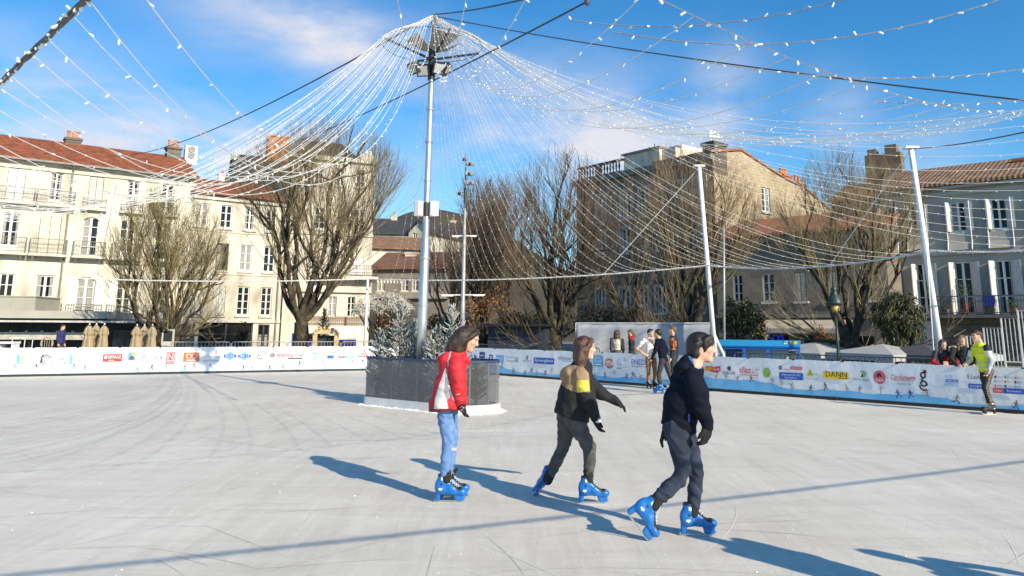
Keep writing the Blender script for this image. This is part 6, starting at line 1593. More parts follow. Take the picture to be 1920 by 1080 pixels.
leafy(1683, 592, 26.0, 46, 52, 'drooping evergreen shrub in front of the white house plinth', 3, M_MAGN, 3200, .24, 1.5, wide=.09)
leafy(1388, 598, 31, 48, 48, 'dark evergreen shrub behind the slender grey pole', 4, M_MAGN, 1800, .20, .8)
leafy(905, 585, 38, 62, 58, 'shrub with clinging brown leaves behind the camera mast', 6, M_DRY, 800, .16, .3, name='brown_leaved_shrub', gap=.9)
leafy(725, 598, 36, 42, 34, 'dark shrub with pale blossom clusters behind the planter firs', 7, M_DRY, 260, .14, .3, name='blossom_shrub', gap=.9)
leafy(1000, 612, 44, 78, 36, 'dark hedge under the tall dense tree', 9, M_HEDGE, 2600, .22, .2, name='hedge')
leafy(1165, 604, 40, 95, 45, 'dark hedge in the shade before the stone block', 10, M_HEDGE, 3000, .22, .2, name='hedge')
leafy(845, 615, 42, 45, 36, 'dark hedge below the hill houses', 13, M_HEDGE, 1500, .2, .2, name='hedge')
leafy(455, 628, 45, 18, 22, 'small round dark shrub at the foot of the lower cream house', 14, M_HEDGE, 700, .12, .1)
leafy(1428, 620, 38, 20, 18, 'shrub with yellow autumn leaves near the blue lettering', 15, mat('yellow_leaves', (.34, .24, .04), .7, .4, 6), 500, .12, .3)
leafy(1540, 632, 36, 24, 24, 'brown leaved shrub under the shop awning', 16, M_DRY, 500, .12, .3, name='brown_leaved_shrub')
# pale blossom-like frosted branches behind the planter
rr = np.random.RandomState(5); c = aty(718, 580, 35.5); mb = MB(); base = Vector((c.x, c.y, -.06)); t = thing('frosted_shrub', base, 'pale frosted ornamental shrub behind the planter', 'shrub')
for i in range(70):
    d = rr.normal(0, 1, 3); d[2] = abs(d[2]) * .6; d = Vector(d).normalized(); p = Vector(c) + Vector((d.x * 1.25, d.y * .8, d.z * .75 - .1)); b0 = base + Vector((0, 0, .3)); mb.tube([b0, b0.lerp(p, .6) + Vector((0, 0, .15)), p], [.02, .012, .007], 4, caps=False)
    for k in range(16): p2 = p + Vector(rr.normal(0, .10, 3)); q = p2 + Vector(rr.normal(0, .08, 3)); mb.tube([p2, q], [.016, .009], 4, mi=1)
mb.build('branches', [M_BARK, mat('frost_tips', (.58, .55, .47), .8, .15, 6)], t)
# cafe kiosk with lettering in the shade under the trees
pc = aty(985, 628, 36.5); Fc = Facade((pc.x, pc.y), (.93, -.36)); KI = thing('kiosk', Fc.pt(0, 0, -1), 'dark kiosk with shade-dimmed lettering under the trees', 'kiosk')
u0, u1 = Fc.uz(915, 625)[0], Fc.uz(1022, 625)[0]; zt = Fc.uz(985, 612)[1]
mb = MB(); Fc.box(mb, u0, u1, -.05, zt, -2.5, 0); mb.build('wall', mat('dark_kiosk_paint', (.03, .035, .05), .6, .2, 2), KI)
mb = MB(); Fc.box(mb, u0 - .2, u1 + .2, zt + .003, zt + .12, -2.7, .5); mb.build('roof', M_BLACK, KI)
mb = MB(); r = Fc.rect(935, 617, 1016, 628); put_text(Fc, mb, 'L\'ESTOMINET DU LAC', r[0], r[1], r[2], r[3], .02); mb.build('sign_lettering', mat('shade_dimmed_letters', (.10, .10, .10), .6), KI)  # letter colour darkened to carry the shade
# ================================================================== people: smooth blended solids turned into one surface
class SD:
    def __init__(s): s.p = []
    def cone(s, a, b, ra, rb, k=.03, flat=None): s.p.append(('c', np.array(a, float), np.array(b, float), ra, rb, k, flat)); return s
    def chain(s, pts, k=.03, flat=None):
        for (a, ra), (b, rb) in zip(pts, pts[1:]): s.cone(a, b, ra, rb, k, flat)
        return s
    def ell(s, c, ax, rad, k=.02): s.p.append(('e', np.array(c, float), np.array([np.array(a, float) for a in ax]), np.array(rad, float), k)); return s
    def sub(s, c, r, k=.01): s.p.append(('s', np.array(c, float), r, k)); return s
    def cut(s, p, n): n = np.array(n, float); s.p.append(('h', np.array(p, float), n / np.linalg.norm(n))); return s
    def mesh(s, res, wr=0.0, wf=40.0, seed=0, wdir=None):
        lo, hi = np.full(3, 1e9), np.full(3, -1e9)
        def bb(q):
            if q[0] == 'c':
                r = max(q[3], q[4]) * (q[6][1] if q[6] is not None else 1); return np.minimum(q[1], q[2]) - r, np.maximum(q[1], q[2]) + r
            if q[0] == 'e': r = q[3].max(); return q[1] - r, q[1] + r
        for q in s.p:
            if q[0] in 'ce': a, b = bb(q); lo, hi = np.minimum(lo, a), np.maximum(hi, b)
        lo -= 3 * res + wr * 2; hi += 3 * res + wr * 2
        n = np.ceil((hi - lo) / res).astype(int) + 1
        F = np.full(n, .5, np.float32)
        ax = [lo[i] + res * np.arange(n[i]) for i in range(3)]
        for q in s.p:
            if q[0] in 'ce':
                a, b = bb(q); k = q[5] if q[0] == 'c' else q[4]; pad = k + 3 * res + wr
            elif q[0] == 's': a, b = q[1] - q[2] - q[3] - res * 2, q[1] + q[2] + q[3] + res * 2; pad = 0
            else: a, b = lo, hi; pad = 0
            i0 = np.maximum(np.floor((a - pad - lo) / res).astype(int), 0); i1 = np.minimum(np.ceil((b + pad - lo) / res).astype(int) + 1, n)
            if (i1 <= i0).any(): continue
            X, Y, Z = np.meshgrid(ax[0][i0[0]:i1[0]], ax[1][i0[1]:i1[1]], ax[2][i0[2]:i1[2]], indexing='ij')
            P = np.stack([X, Y, Z], -1); sl = tuple(slice(i0[i], i1[i]) for i in range(3)); A = F[sl]
            if q[0] == 'c':
                pa, ba = P - q[1], q[2] - q[1]; ra, rb = q[3], q[4]
                if q[6] is not None:
                    v, f = np.array(q[6][0], float), q[6][1]; v = v / np.linalg.norm(v)
                    pa = pa - (pa @ v)[..., None] * v * (1 - 1 / f); ba = ba - (ba @ v) * v * (1 - 1 / f)
                t = np.clip((pa @ ba) / max(ba @ ba, 1e-9), 0, 1); d = np.linalg.norm(pa - t[..., None] * ba, axis=-1) - (ra + (rb - ra) * t)
            elif q[0] == 'e':
                L = (P - q[1]) @ q[2].T; k0 = np.linalg.norm(L / q[3], axis=-1); k1 = np.linalg.norm(L / (q[3] ** 2), axis=-1); d = k0 * (k0 - 1) / np.maximum(k1, 1e-6)
            elif q[0] == 's':
                d = np.linalg.norm(P - q[1], axis=-1) - q[2]; k = q[3]; h = np.clip(.5 - .5 * (A + d) / k, 0, 1); F[sl] = A * (1 - h) - d * h + k * h * (1 - h); continue
            else:
                F[sl] = np.maximum(A, (P - q[1]) @ q[2]); continue
            k = max(k, 1e-4); h = np.clip(.5 + .5 * (A - d) / k, 0, 1); F[sl] = A * (1 - h) + d * h - k * h * (1 - h)
        if wr:
            rr = np.random.RandomState(seed); X, Y, Z = np.meshgrid(*ax, indexing='ij'); W = 0
            for i in range(5):
                v = rr.normal(0, 1, 3)
                if wdir is not None:                                # strands: grooves running along wdir
                    wd = np.array(wdir) / np.linalg.norm(wdir); v = v - .97 * (v @ wd) * wd; v = v / np.linalg.norm(v) * wf * rr.uniform(.5, 1.4); W = W + np.sin(X * v[0] + Y * v[1] + Z * v[2] + rr.uniform(0, 6))
                else:                                               # cloth: sharp creases that come and go
                    v = v * np.array([.55, .55, 1.3]); v = v / np.linalg.norm(v) * wf * rr.uniform(.6, 1.3); u = rr.normal(0, 1, 3) * wf * .16
                    mod = np.clip(.25 + .95 * np.sin(X * u[0] + Y * u[1] + Z * u[2] + i * 1.7), 0, 1)
                    W = W + mod * (2 * np.abs(np.sin(.5 * (X * v[0] + Y * v[1] + Z * v[2]) + rr.uniform(0, 6) + .8 * np.sin(Z * wf * .3 + X * wf * .17 + i))) - 1) * 1.5
            F += (wr * .45 * W).astype(np.float32)
        return nets(F, lo, res)
def nets(F, lo, res):
    S_ = F < 0; n = np.array(F.shape)
    cnt = np.zeros(n - 1, np.int8)
    for dx in (0, 1):
        for dy in (0, 1):
            for dz in (0, 1): cnt += S_[dx:n[0] - 1 + dx, dy:n[1] - 1 + dy, dz:n[2] - 1 + dz]
    I = np.argwhere((cnt > 0) & (cnt < 8)); pos = np.zeros((len(I), 3)); c = np.zeros(len(I))
    cs = [(0, 0, 0), (1, 0, 0), (0, 1, 0), (1, 1, 0), (0, 0, 1), (1, 0, 1), (0, 1, 1), (1, 1, 1)]
    for a, b in [(0, 1), (2, 3), (4, 5), (6, 7), (0, 2), (1, 3), (4, 6), (5, 7), (0, 4), (1, 5), (2, 6), (3, 7)]:
        A, B = np.array(cs[a]), np.array(cs[b]); f0 = F[tuple((I + A).T)]; f1 = F[tuple((I + B).T)]; m_ = (f0 < 0) != (f1 < 0)
        t = np.where(m_, f0 / np.where(m_, f0 - f1, 1), 0); pos += np.where(m_[:, None], A + t[:, None] * (B - A), 0); c += m_
    V = lo + res * (I + pos / np.maximum(c, 1)[:, None])
    idx = np.full(n - 1, -1, np.int64); idx[tuple(I.T)] = np.arange(len(I)); Q = []
    for ax_ in range(3):
        u, v = [(1, 2), (2, 0), (0, 1)][ax_]
        a = S_.take(range(n[ax_] - 1), ax_); b = S_.take(range(1, n[ax_]), ax_); E = np.argwhere(a != b)
        E = E[(E[:, u] > 0) & (E[:, v] > 0) & (E[:, u] < n[u] - 1) & (E[:, v] < n[v] - 1)]
        du, dv = np.eye(3, dtype=int)[u], np.eye(3, dtype=int)[v]
        q = np.stack([idx[tuple((E - du - dv).T)], idx[tuple((E - dv).T)], idx[tuple(E.T)], idx[tuple((E - du).T)]], -1)
        fl = ~a[tuple(E.T)]; q[fl] = q[fl][:, ::-1]; Q.append(q)
    Q = np.concatenate(Q); return V, Q[(Q >= 0).all(1)]

def smooth_mesh(V, Q, it=1, lam=.5):
    for _ in range(it):
        acc = np.zeros_like(V); c = np.zeros(len(V))
        for a, b in ((0, 1), (1, 2), (2, 3), (3, 0)):
            np.add.at(acc, Q[:, a], V[Q[:, b]]); np.add.at(acc, Q[:, b], V[Q[:, a]]); np.add.at(c, Q[:, a], 1); np.add.at(c, Q[:, b], 1)
        V = V + lam * (acc / np.maximum(c, 1)[:, None] - V)
    return V
def sd_obj(name, sd, res, mats, parent, fn=None, wr=0, wf=40, seed=0, wdir=None, sm=1):
    V, Q = sd.mesh(res, wr, wf, seed, wdir); V = smooth_mesh(V, Q, sm)
    mi = None
    if fn is not None: mi = fn(V[Q].mean(1))
    return link_mesh(name, V, Q.tolist(), mats, parent, mi, smooth=True)

M_SKIN = mat('skin', (.58, .34, .23), .55, .06, 14, .05, 120, c2=(.64, .39, .275), spec=.35)
M_SKIN2 = mat('skin_tan', (.46, .25, .16), .55, .06, 14, c2=(.52, .29, .19), spec=.35)
M_LIP = mat('lips', (.50, .23, .18), .5, .06, 10); M_EYEW = mat('eye_white', (.62, .60, .57), .3, .05, 10); M_EYED = mat('dark_eye', (.025, .018, .014), .25, .1, 10)
M_HDARK = mat('dark_brown_hair', (.014, .009, .007), .50, .35, 40, .3, 160, stretch=(1, 1, .12), c2=(.062, .034, .021))
M_HBROWN = mat('chestnut_hair', (.030, .013, .007), .50, .35, 40, .3, 160, stretch=(1, 1, .12), c2=(.115, .048, .025))
M_HBLACK = mat('black_hair', (.007, .0055, .005), .36, .3, 40, .35, 160, stretch=(1, 1, .12), c2=(.030, .021, .016))
M_HFAIR = mat('light_brown_hair', (.12, .07, .035), .5, .3, 30, .5, 90, c2=(.20, .125, .07))
def head(sd, c, f, s=1.0, up=(0, 0, 1), jaw=1.0):
    """adds a head with brow, nose, lips, chin, ears; f = where the face points. returns its axes"""
    f = np.array(f, float); f /= np.linalg.norm(f); u = np.array(up, float); l = np.cross(u, f); l /= np.linalg.norm(l); u = np.cross(f, l); c = np.array(c, float)
    A = (f, l, u); P = lambda x, y, z: c + (f * x + l * y + u * z) * s
    sd.ell(P(-.014, 0, .030), A, np.array([.096, .076, .088]) * s, .02)
    sd.ell(P(.026, 0, -.026), A, np.array([.063, .061, .080]) * s, .03)
    sd.ell(P(.058, 0, -.094), A, np.array([.029 * jaw, .027, .021]) * s, .022)
    sd.cone(P(-.005, .045, -.045), P(.052, .012, -.090), .022 * s, .018 * s, .03); sd.cone(P(-.005, -.045, -.045), P(.052, -.012, -.090), .022 * s, .018 * s, .03)
    sd.ell(P(.066, 0, .034), A, np.array([.024, .052, .014]) * s, .02)                 # brow
    sd.cone(P(.082, 0, .020), P(.104, 0, -.020), .008 * s, .0125 * s, .012); sd.ell(P(.092, 0, -.024), A, np.array([.014, .017, .010]) * s, .008)  # nose
    sd.ell(P(.080, 0, -.050), A, np.array([.012, .024, .0075]) * s, .006); sd.ell(P(.077, 0, -.062), A, np.array([.013, .021, .0075]) * s, .006)     # lips
    for y in (-1, 1):
        sd.ell(P(.056, y * .040, -.012), A, np.array([.024, .018, .018]) * s, .025)        # cheek
        sd.sub(P(.096, y * .032, .012), .013 * s, .012)                                     # eye socket
        sd.ell(P(.073, y * .032, .011), A, np.array([.013, .0145, .0105]) * s, .003)      # eyeball and lids
        sd.ell(P(-.006, y * .076, -.006), A, np.array([.021, .010, .033]) * s, .006)      # ear
    return A, P
def face_fn(c, A, s, skin=0):
    c = np.array(c, float)
    def fn(X):
        x, y, z = (((X - c) @ a) / s for a in A); mi = np.zeros(len(X), int)
        ay = np.abs(y)
        mi[(x > .076) & (ay < .024) & (np.abs(z + .056) < .0085)] = 1
        e = (x > .062) & (((ay - .032) / .0125) ** 2 + ((z - .011) / .0048) ** 2 < 1); mi[e] = 2
        e = (x > .062) & ((((ay - .030) / .0068) ** 2 + ((z - .011) / .0055) ** 2 < 1) | ((ay < .046) & (ay > .018) & (np.abs(z - .0158 + 3 * (ay - .032) ** 2) < .0022))); mi[e] = 3
        e = (x > .055) & (np.abs(ay - .036) < .020) & (np.abs(z - .0350 + .10 * (ay - .034) ** 2 / .02) < .0030); mi[e] = 4
        return mi
    return fn
def hand(sd, w, d, pn, th, s=1.0, fat=1.0, curl=.5):
    """palm, four unequal fingers with a bend, and a thumb from the side of the palm"""
    w, d, pn, th = (np.array(v, float) for v in (w, d, pn, th)); d /= np.linalg.norm(d); pn = pn - d * (pn @ d); pn /= np.linalg.norm(pn); th = np.cross(d, pn) * np.sign(np.cross(d, pn) @ th)
    sd.ell(w + d * .048 * s, (d, th, pn), np.array([.054, .042 * fat, .019 * fat]) * s, .012)
    sd.cone(w - d * .02 * s, w + d * .03 * s, .026 * s * fat, .027 * s * fat, .02)
    for o, L in ((.028, .072), (.0095, .082), (-.010, .076), (-.028, .060)):
        k = w + d * .086 * s + th * o * s; a = d * math.cos(curl * .6) + pn * math.sin(curl * .6) + th * o * 1.5; a /= np.linalg.norm(a); b = d * math.cos(curl * 1.7) + pn * math.sin(curl * 1.7)
        m_ = k + a * L * .5 * s; r = .0093 * s * fat
        sd.cone(k, m_, r * 1.05, r, .004); sd.cone(m_, m_ + b * L * .5 * s, r, r * .8, .003)
    k = w + d * .028 * s + th * .034 * s; m_ = k + (d * .75 + th * .6 + pn * .25) * .036 * s; e = m_ + (d * .95 + th * .12 + pn * .35) * .032 * s
    sd.cone(w + d * .015 * s + th * .015 * s, k, .016 * s * fat, .0135 * s * fat, .01); sd.cone(k, m_, .0125 * s * fat, .0105 * s * fat, .006); sd.cone(m_, e, .0105 * s * fat, .0085 * s * fat, .004)

# ------------------------------------------------------------------ ice skate, built once in its own frame (x forward, z up, origin on the blade under the ankle)
M_SKB = mat('skate_blue_plastic', (.008, .13, .42), .36, .10, 9, .1, 40, c2=(.014, .17, .50)); M_SKW = mat('skate_badge', (.75, .77, .80), .4, .05, 8)
M_SKK = mat('skate_black_liner', (.012, .012, .013), .6, .2, 12); M_STEEL = mat('skate_steel', (.55, .55, .56), .25, .08, 8, metal=.9); M_SKWH = mat('white_boot_plastic', (.62, .62, .62), .45, .08, 6)
def skate_parts(shell, liner, res=.006):
    sd = SD(); Y_ = (0, 1, 0)
    sd.cone((-.055, 0, .125), (.05, 0, .119), .042, .040, .03); sd.cone((.05, 0, .119), (.135, 0, .106), .040, .036, .03); sd.ell((.155, 0, .100), np.eye(3), (.045, .040, .034), .02)
    sd.cone((-.045, 0, .12), (-.040, 0, .245), .047, .047, .03); sd.ell((-.085, 0, .15), np.eye(3), (.028, .034, .055), .03); sd.cone((-.02, 0, .20), (.06, 0, .135), .036, .034, .03)
    sd.cone((-.075, 0, .095), (-.085, 0, .022), .019, .013, .012, (Y_, 1.3)); [sd.cone((a_, 0, .088), (b_, 0, c_), .015, .0135, .012, (Y_, 1.25)) for a_, b_, c_ in ((.085, .098, .030), (.110, .120, .026), (.135, .143, .026), (.160, .168, .034), (-.095, -.100, .024), (-.074, -.076, .022))]
    sd.cone((-.085, 0, .090), (.16, 0, .080), .010, .010, .006, (Y_, 3.4))
    sd.cut((0, 0, .262), (0, 0, 1)); sd.cut((0, 0, .014), (0, 0, -1))
    V, Q = sd.mesh(res); V = smooth_mesh(V, Q, 1); X = V[Q].mean(1); mi = np.zeros(len(X), int)
    line = .250 - (X[:, 0] + .035) * .92
    mi[(X[:, 2] > line + .0) & (X[:, 0] > -.02) & (X[:, 0] < .15) & (X[:, 2] > .118) & (np.abs(X[:, 1]) < .040)] = 1
    l2 = .215 - X[:, 0] * .62; mi[(X[:, 2] > l2 + np.clip((np.abs(X[:, 1]) - .026) * 1.2, 0, .02)) & (X[:, 0] > .0) & (X[:, 0] < .155) & (X[:, 2] > .112)] = 1
    mi[(X[:, 2] > .246)] = 1
    mi[(((X[:, 0] + .052) / .020) ** 2 + ((X[:, 2] - .128) / .011) ** 2 < 1) & (np.abs(X[:, 1]) > .02)] = 2
    mi[(((X[:, 0] + .030) / .020) ** 2 + ((X[:, 2] - .222) / .015) ** 2 < 1) & (np.abs(X[:, 1]) > .02)] = 2
    mi[(((X[:, 0] + .045) / .011) ** 2 + ((X[:, 2] - .170) / .011) ** 2 < 1) & (np.abs(X[:, 1]) > .02)] = 1
    me = bpy.data.meshes.new('skate'); me.from_pydata(V.tolist(), [], Q.tolist())
    for m_ in (shell, liner, M_SKW): me.materials.append(m_)
    me.polygons.foreach_set('material_index', mi.astype(np.int32)); me.polygons.foreach_set('use_smooth', np.ones(len(Q), bool)); me.update()
    b = MB(); pr = [(-.115, .03), (-.125, .012), (-.10, .0015), (.12, .0015), (.165, .008), (.19, .03), (.185, .040), (.16, .018), (-.10, .018)]
    b.prism([(x, -.0022, z) for x, z in pr], (0, .0044, 0)); mb_ = bpy.data.meshes.new('blade'); mb_.from_pydata(b.v, [], b.f); mb_.materials.append(M_STEEL)
    l = MB()
    for i in range(6):
        x = .0 + i * .021; z = .236 - (x + .0) * .93 - .004 * i * .0; y = .026
        for sgn in (-1, 1): l.tube([(x, sgn * y, z - .006), (x + .012, 0, z + .014), (x + .020, -sgn * y, z - .022)], .0032, 4)
    for sgn in (-1, 1):
        l.tube([(.0, 0, .25), (.02, sgn * .025, .262), (.035, sgn * .032, .24), (.02, sgn * .012, .245)], .0032, 4); l.tube([(.0, 0, .25), (.03, sgn * .02, .235), (.045, sgn * .03, .20)], .003, 4)
    ml = bpy.data.meshes.new('laces'); ml.from_pydata(l.v, [], l.f); ml.materials.append(mat('lace_white', (.55, .54, .52), .8, .15, 20))
    return me, mb_, ml
SKATES = {}
def skate(parent, pos, fwd, up, s, kind='blue'):
    if kind not in SKATES: SKATES[kind] = skate_parts(*{'blue': (M_SKB, M_SKK), 'white': (M_SKWH, M_SKK), 'black': (M_SKK, M_SKK)}[kind], res=.006 if kind == 'blue' else .012)
    f = Vector(fwd).normalized(); u = Vector(up); l = u.cross(f).normalized(); u = f.cross(l)
    M4 = Matrix((f * s, l * s, u * s)).transposed().to_4x4(); M4.translation = Vector(pos) - ORG[parent]
    root = None
    for me, nm in zip(SKATES[kind], ('skate', 'blade', 'laces')):
        o = bpy.data.objects.new(nm, me); col.objects.link(o)
        if root is None: o.parent = parent; o.matrix_local = M4; root = o; ORG[o] = ORG[parent]
        else: o.parent = root
    return root, (lambda x, y, z: Vector(pos) + (f * x + l * y + u * z) * s)

class Px:
    """pixel joints on a vertical plane at depth D, with dy towards (-) or away from (+) the viewer"""
    def __init__(s, D): s.D = D
    def __call__(s, x, y, dy=0): return np.array(aty(x, y, s.D + dy))
    def r(s, px): return px * s.D / FPX * 1.0
def chain_px(P, rows): return [(P(x, y, dy), P.r(r)) for x, y, r, dy in rows]
def in_poly(pts, poly):
    x, y = pts[:, 0], pts[:, 1]; ins = np.zeros(len(pts), bool); n = len(poly)
    for i in range(n):
        (x0, y0), (x1, y1) = poly[i], poly[(i + 1) % n]
        c = ((y0 > y) != (y1 > y)) & (x < (x1 - x0) * (y - y0) / (y1 - y0 + 1e-9) + x0); ins ^= c
    return ins
M_RED = mat('red_jacket_nylon', (.50, .012, .02), .72, .10, 5, .15, 30, c2=(.64, .02, .03)); M_DRED = mat('dark_red_lining', (.16, .006, .012), .6, .15, 6); M_JWHITE = mat('jacket_white_panel', (.66, .63, .60), .55, .06, 6, .1, 30); M_JGREY = mat('jacket_grey_panel', (.26, .265, .29), .55, .08, 6, .1, 30)
M_JEAN = mat('light_blue_denim', (.085, .18, .40), .9, .18, 9, .1, 160, c2=(.17, .29, .52), detail=8); M_DENIMD = mat('dark_denim', (.013, .019, .036), .9, .25, 9, .1, 160, c2=(.036, .05, .085), fac=(.4, .72), detail=8)
M_BLACKJ = mat('black_padded_nylon', (.010, .010, .011), .85, .2, 6, .15, 30); M_TAN = mat('tan_jacket_cloth', (.34, .22, .115), .8, .10, 7, .2, 40); M_YEL = mat('yellow_armband', (.74, .64, .08), .7, .06, 7, .1, 40)
M_GREYJ = mat('charcoal_jeans', (.055, .052, .050), .85, .22, 9, .1, 160, c2=(.10, .095, .09)); M_NAVY = mat('navy_fleece', (.0045, .006, .013), .95, .2, 8, .15, 60, c2=(.008, .0105, .021), spec=.2); M_GLOVE = mat('black_knit_glove', (.010, .010, .011), .85, .25, 40, .3, 160); M_PINK = mat('pink_paw_print', (.66, .22, .28), .7, .05, 10); M_BLUEC = mat('blue_collar', (.02, .12, .36), .8, .1, 8); M_SOCK = mat('black_sock', (.014, .014, .015), .9, .2, 20)

def shell_hair(sd, P, s, cap=True):
    A = None
# ------------------------------------------------------------------ girl in the red jacket
D = ground(842, 938.5).y; P = Px(D)
G1 = thing('person', tuple(ground(846, 940)), 'girl in red hooded jacket and light blue jeans skating upright by the planter', 'person')
hc = P(879.5, 635.5); hf = np.array([math.cos(-.42), -.18, math.sin(-.42)]); hs = 1.02
sd = SD(); A, HP = head(sd, hc, hf, hs)
sd.chain([(HP(-.035, 0, -.05), .052), (P(861, 668), .052), (P(853, 690), .08), (P(845, 730), .09), (P(840, 766), .07)], .04, ((0, 1, 0), 1.35))
for dy in (-1, 1): sd.chain([(P(840, 766, dy * .07), .07), (P(844 + 3 * dy, 826, dy * .08), .035), (P(837 + 3 * dy, 890, dy * .075), .028)], .03)
sd.chain([(P(854, 684, -.16), .05), (P(859, 727, -.20), .035), (P(864.5, 757, -.19), .026)], .03); sd.chain([(P(856, 684, .16), .05), (P(862, 727, .2), .035), (P(868, 757, .18), .026)], .03)
hand(sd, P(865, 757, -.19), P(867, 775, -.19) - P(865, 757, -.19), (1, .3, .2), (.5, -1, 0), .8)
sd_obj('body', sd, .0055, [M_SKIN, M_LIP, M_EYEW, M_EYED, M_HDARK], G1, face_fn(hc, A, hs))
sd = SD()
sd.ell(HP(-.026, 0, .038), A, np.array([.104, .084, .090]) * hs, .02); sd.ell(HP(-.07, 0, .0), A, np.array([.06, .076, .085]) * hs, .03)
for y in (-1, 1):
    sd.chain([(HP(.050, y * .045, .085), .026), (HP(.030, y * .073, .035), .022), (HP(-.02, y * .082, -.03), .028), (HP(-.05, y * .078, -.10), .028)], .02)
    sd.chain([(HP(-.006, y * .076, .0), .013), (HP(-.022, y * .076, -.06), .014), (HP(-.026, y * .074, -.125), .012), (HP(-.028, y * .07, -.17), .005)], .02)
sd.chain([(P(866, 630), P.r(15)), (P(854, 643), P.r(13)), (P(844, 655), P.r(9.5)), (P(836, 662), P.r(3.5))], .03, ((0, 1, 0), 1.15))
sd.chain([(P(868, 645), P.r(13)), (P(859, 659), P.r(12)), (P(852, 668), P.r(6))], .03, ((0, 1, 0), 1.3))
sd_obj('hair', sd, .006, M_HDARK, G1, wr=.0006, wf=330, seed=3, wdir=np.array([.75, 0, .66]))
sd = SD(); lat = ((0, 1, 0), 1.28)
sd.chain([(P(857, 674), P.r(17)), (P(850, 690), P.r(25)), (P(844, 727), P.r(29)), (P(840, 760), P.r(33)), (P(839, 785), P.r(35))], .03, lat)
sd.cut(P(838, 768), P(838.6, 778) - P(838, 768))
sd2 = sd
sd.chain([(P(855, 683, -.17), P.r(14.5)), (P(860, 708, -.20), P.r(14)), (P(860, 727, -.215), P.r(13)), (P(864, 752, -.20), P.r(10.5))], .025); sd.chain([(P(856, 684, .17), P.r(16)), (P(861, 727, .21), P.r(14)), (P(866, 752, .19), P.r(11))], .025)
sd.cone(P(858, 668), P(862, 663), P.r(18), P.r(14), .02, ((0, 1, 0), 1.15)); sd.cone(P(872, 672, -.03), P(876, 678, -.02), P.r(6), P.r(7), .02)
sd.ell(P(833, 670), ((.8, 0, .6), (0, 1, 0), (-.6, 0, .8)), (P.r(15), .14, P.r(8)), .02); sd.cone(P(828, 672), P(836, 684), P.r(8), P.r(6), .02, ((0, 1, 0), 1.8))
def g1fn(X):
    px = project(X); mi = np.zeros(len(X), int); near = X[:, 1] < D + .02; tor = X[:, 1] > D - .235
    w_ = in_poly(px, [(835, 690), (824, 720), (817, 742), (812, 775), (842, 775), (838, 752), (832, 735), (834, 712), (838, 696)])
    g_ = in_poly(px, [(838, 690), (834, 712), (832, 735), (838, 752), (845, 742), (842, 725), (838, 712)])
    mi[near & w_] = 1; mi[near & g_] = 2
    mi[near & in_poly(px, [(840, 752), (835, 775), (862, 775), (852, 752)]) & (X[:, 1] > D - .20)] = 3
    mi[near & in_poly(px, [(838, 678), (841, 672), (845, 656), (847, 657), (842, 676), (840, 690)])] = 1
    mi[near & in_poly(px, [(820, 664), (835, 656), (835, 660), (822, 668)])] = 1
    mi[near & in_poly(px, [(836, 700), (837.5, 700), (846, 735), (853, 752), (851, 753), (844, 738)])] = 1
    mi[in_poly(px, [(854, 739.5), (862, 738), (862.5, 740), (854.5, 741.5)]) & (X[:, 1] < D - .25)] = 1
    mi[px[:, 1] > 766.8] = 3
    return mi
sd_obj('jacket', sd, .0075, [M_RED, M_JWHITE, M_JGREY, M_DRED], G1, g1fn, wr=.0062, wf=62, seed=5)
sd = SD()
for dy in (-1, 1):
    x = 3.0 * dy
    sd.chain([(P(838.5 + x * .4, 764, dy * .075), P.r(18.5)), (P(840 + x, 790, dy * .08), P.r(15.2)), (P(844 + x, 826, dy * .08), P.r(12)), (P(840 + x, 860, dy * .078), P.r(10.6)), (P(837 + x, 890, dy * .075), P.r(9))], .012)
def jeanfn(X):
    px = project(X); return ((np.abs(px[:, 1] - 842) < 3) & (px[:, 0] > 847) & (np.sin(px[:, 0] * 2.1) > -.2)).astype(int)
sd_obj('jeans', sd, .0075, [M_JEAN, M_JWHITE], G1, jeanfn, wr=.004, wf=85, seed=7)
sd = SD(); hand(sd, P(865, 757, -.205), P(868.5, 776, -.20) - P(865, 757, -.205), (1, .25, .25), (.6, -1, 0), .92, 1.5, .6); sd.cone(P(864.3, 753, -.205), P(865.5, 760, -.205), .034, .032, .01)
def paw(X):
    px = project(X); mi = np.zeros(len(X), int)
    for cx_, cy_, r_ in ((866, 769, 2.6), (862.5, 764, 1.3), (866, 762.5, 1.3), (869.5, 764.5, 1.3), (865, 775.5, 1.4), (869.5, 772.5, 1.3)): mi[((px[:, 0] - cx_) ** 2 + (px[:, 1] - cy_) ** 2 < r_ ** 2)] = 1
    return mi
sd_obj('glove', sd, .0045, [M_GLOVE, M_PINK], G1, paw)
sd = SD(); hand(sd, P(867, 756, .19), (.2, 0, -1), (1, 0, 0), (0, 1, 0), .9, 1.2, .5); sd_obj('glove', sd, .006, M_GLOVE, G1)
gz = ground(838, 941.5); s1 = 1.03
skate(G1, (aty(836.5, 941.5, gz.y).x, gz.y - .0, 0.0), (1, -.06, 0), (.02, 0, 1), s1 * .98)
skate(G1, (aty(843.5, 935, gz.y + .16).x, gz.y + .16, 0.0), (1, .10, 0), (.03, 0, 1), s1 * .98)
for dy, x, y0 in ((-.075, 836.5, 884), (.085, 841, 882)):
    sd = SD(); sd.cone(P(x, y0 + 2, dy), P(x, y0 + 14, dy), P.r(8.8), P.r(9.4), .01); 
    if dy > 0: sd.cone(P(x + 6, y0 + 10, dy), P(x + 15, y0 - 2, dy), P.r(4), P.r(3), .02)
    sd_obj('sock', sd, .007, M_SOCK, G1)

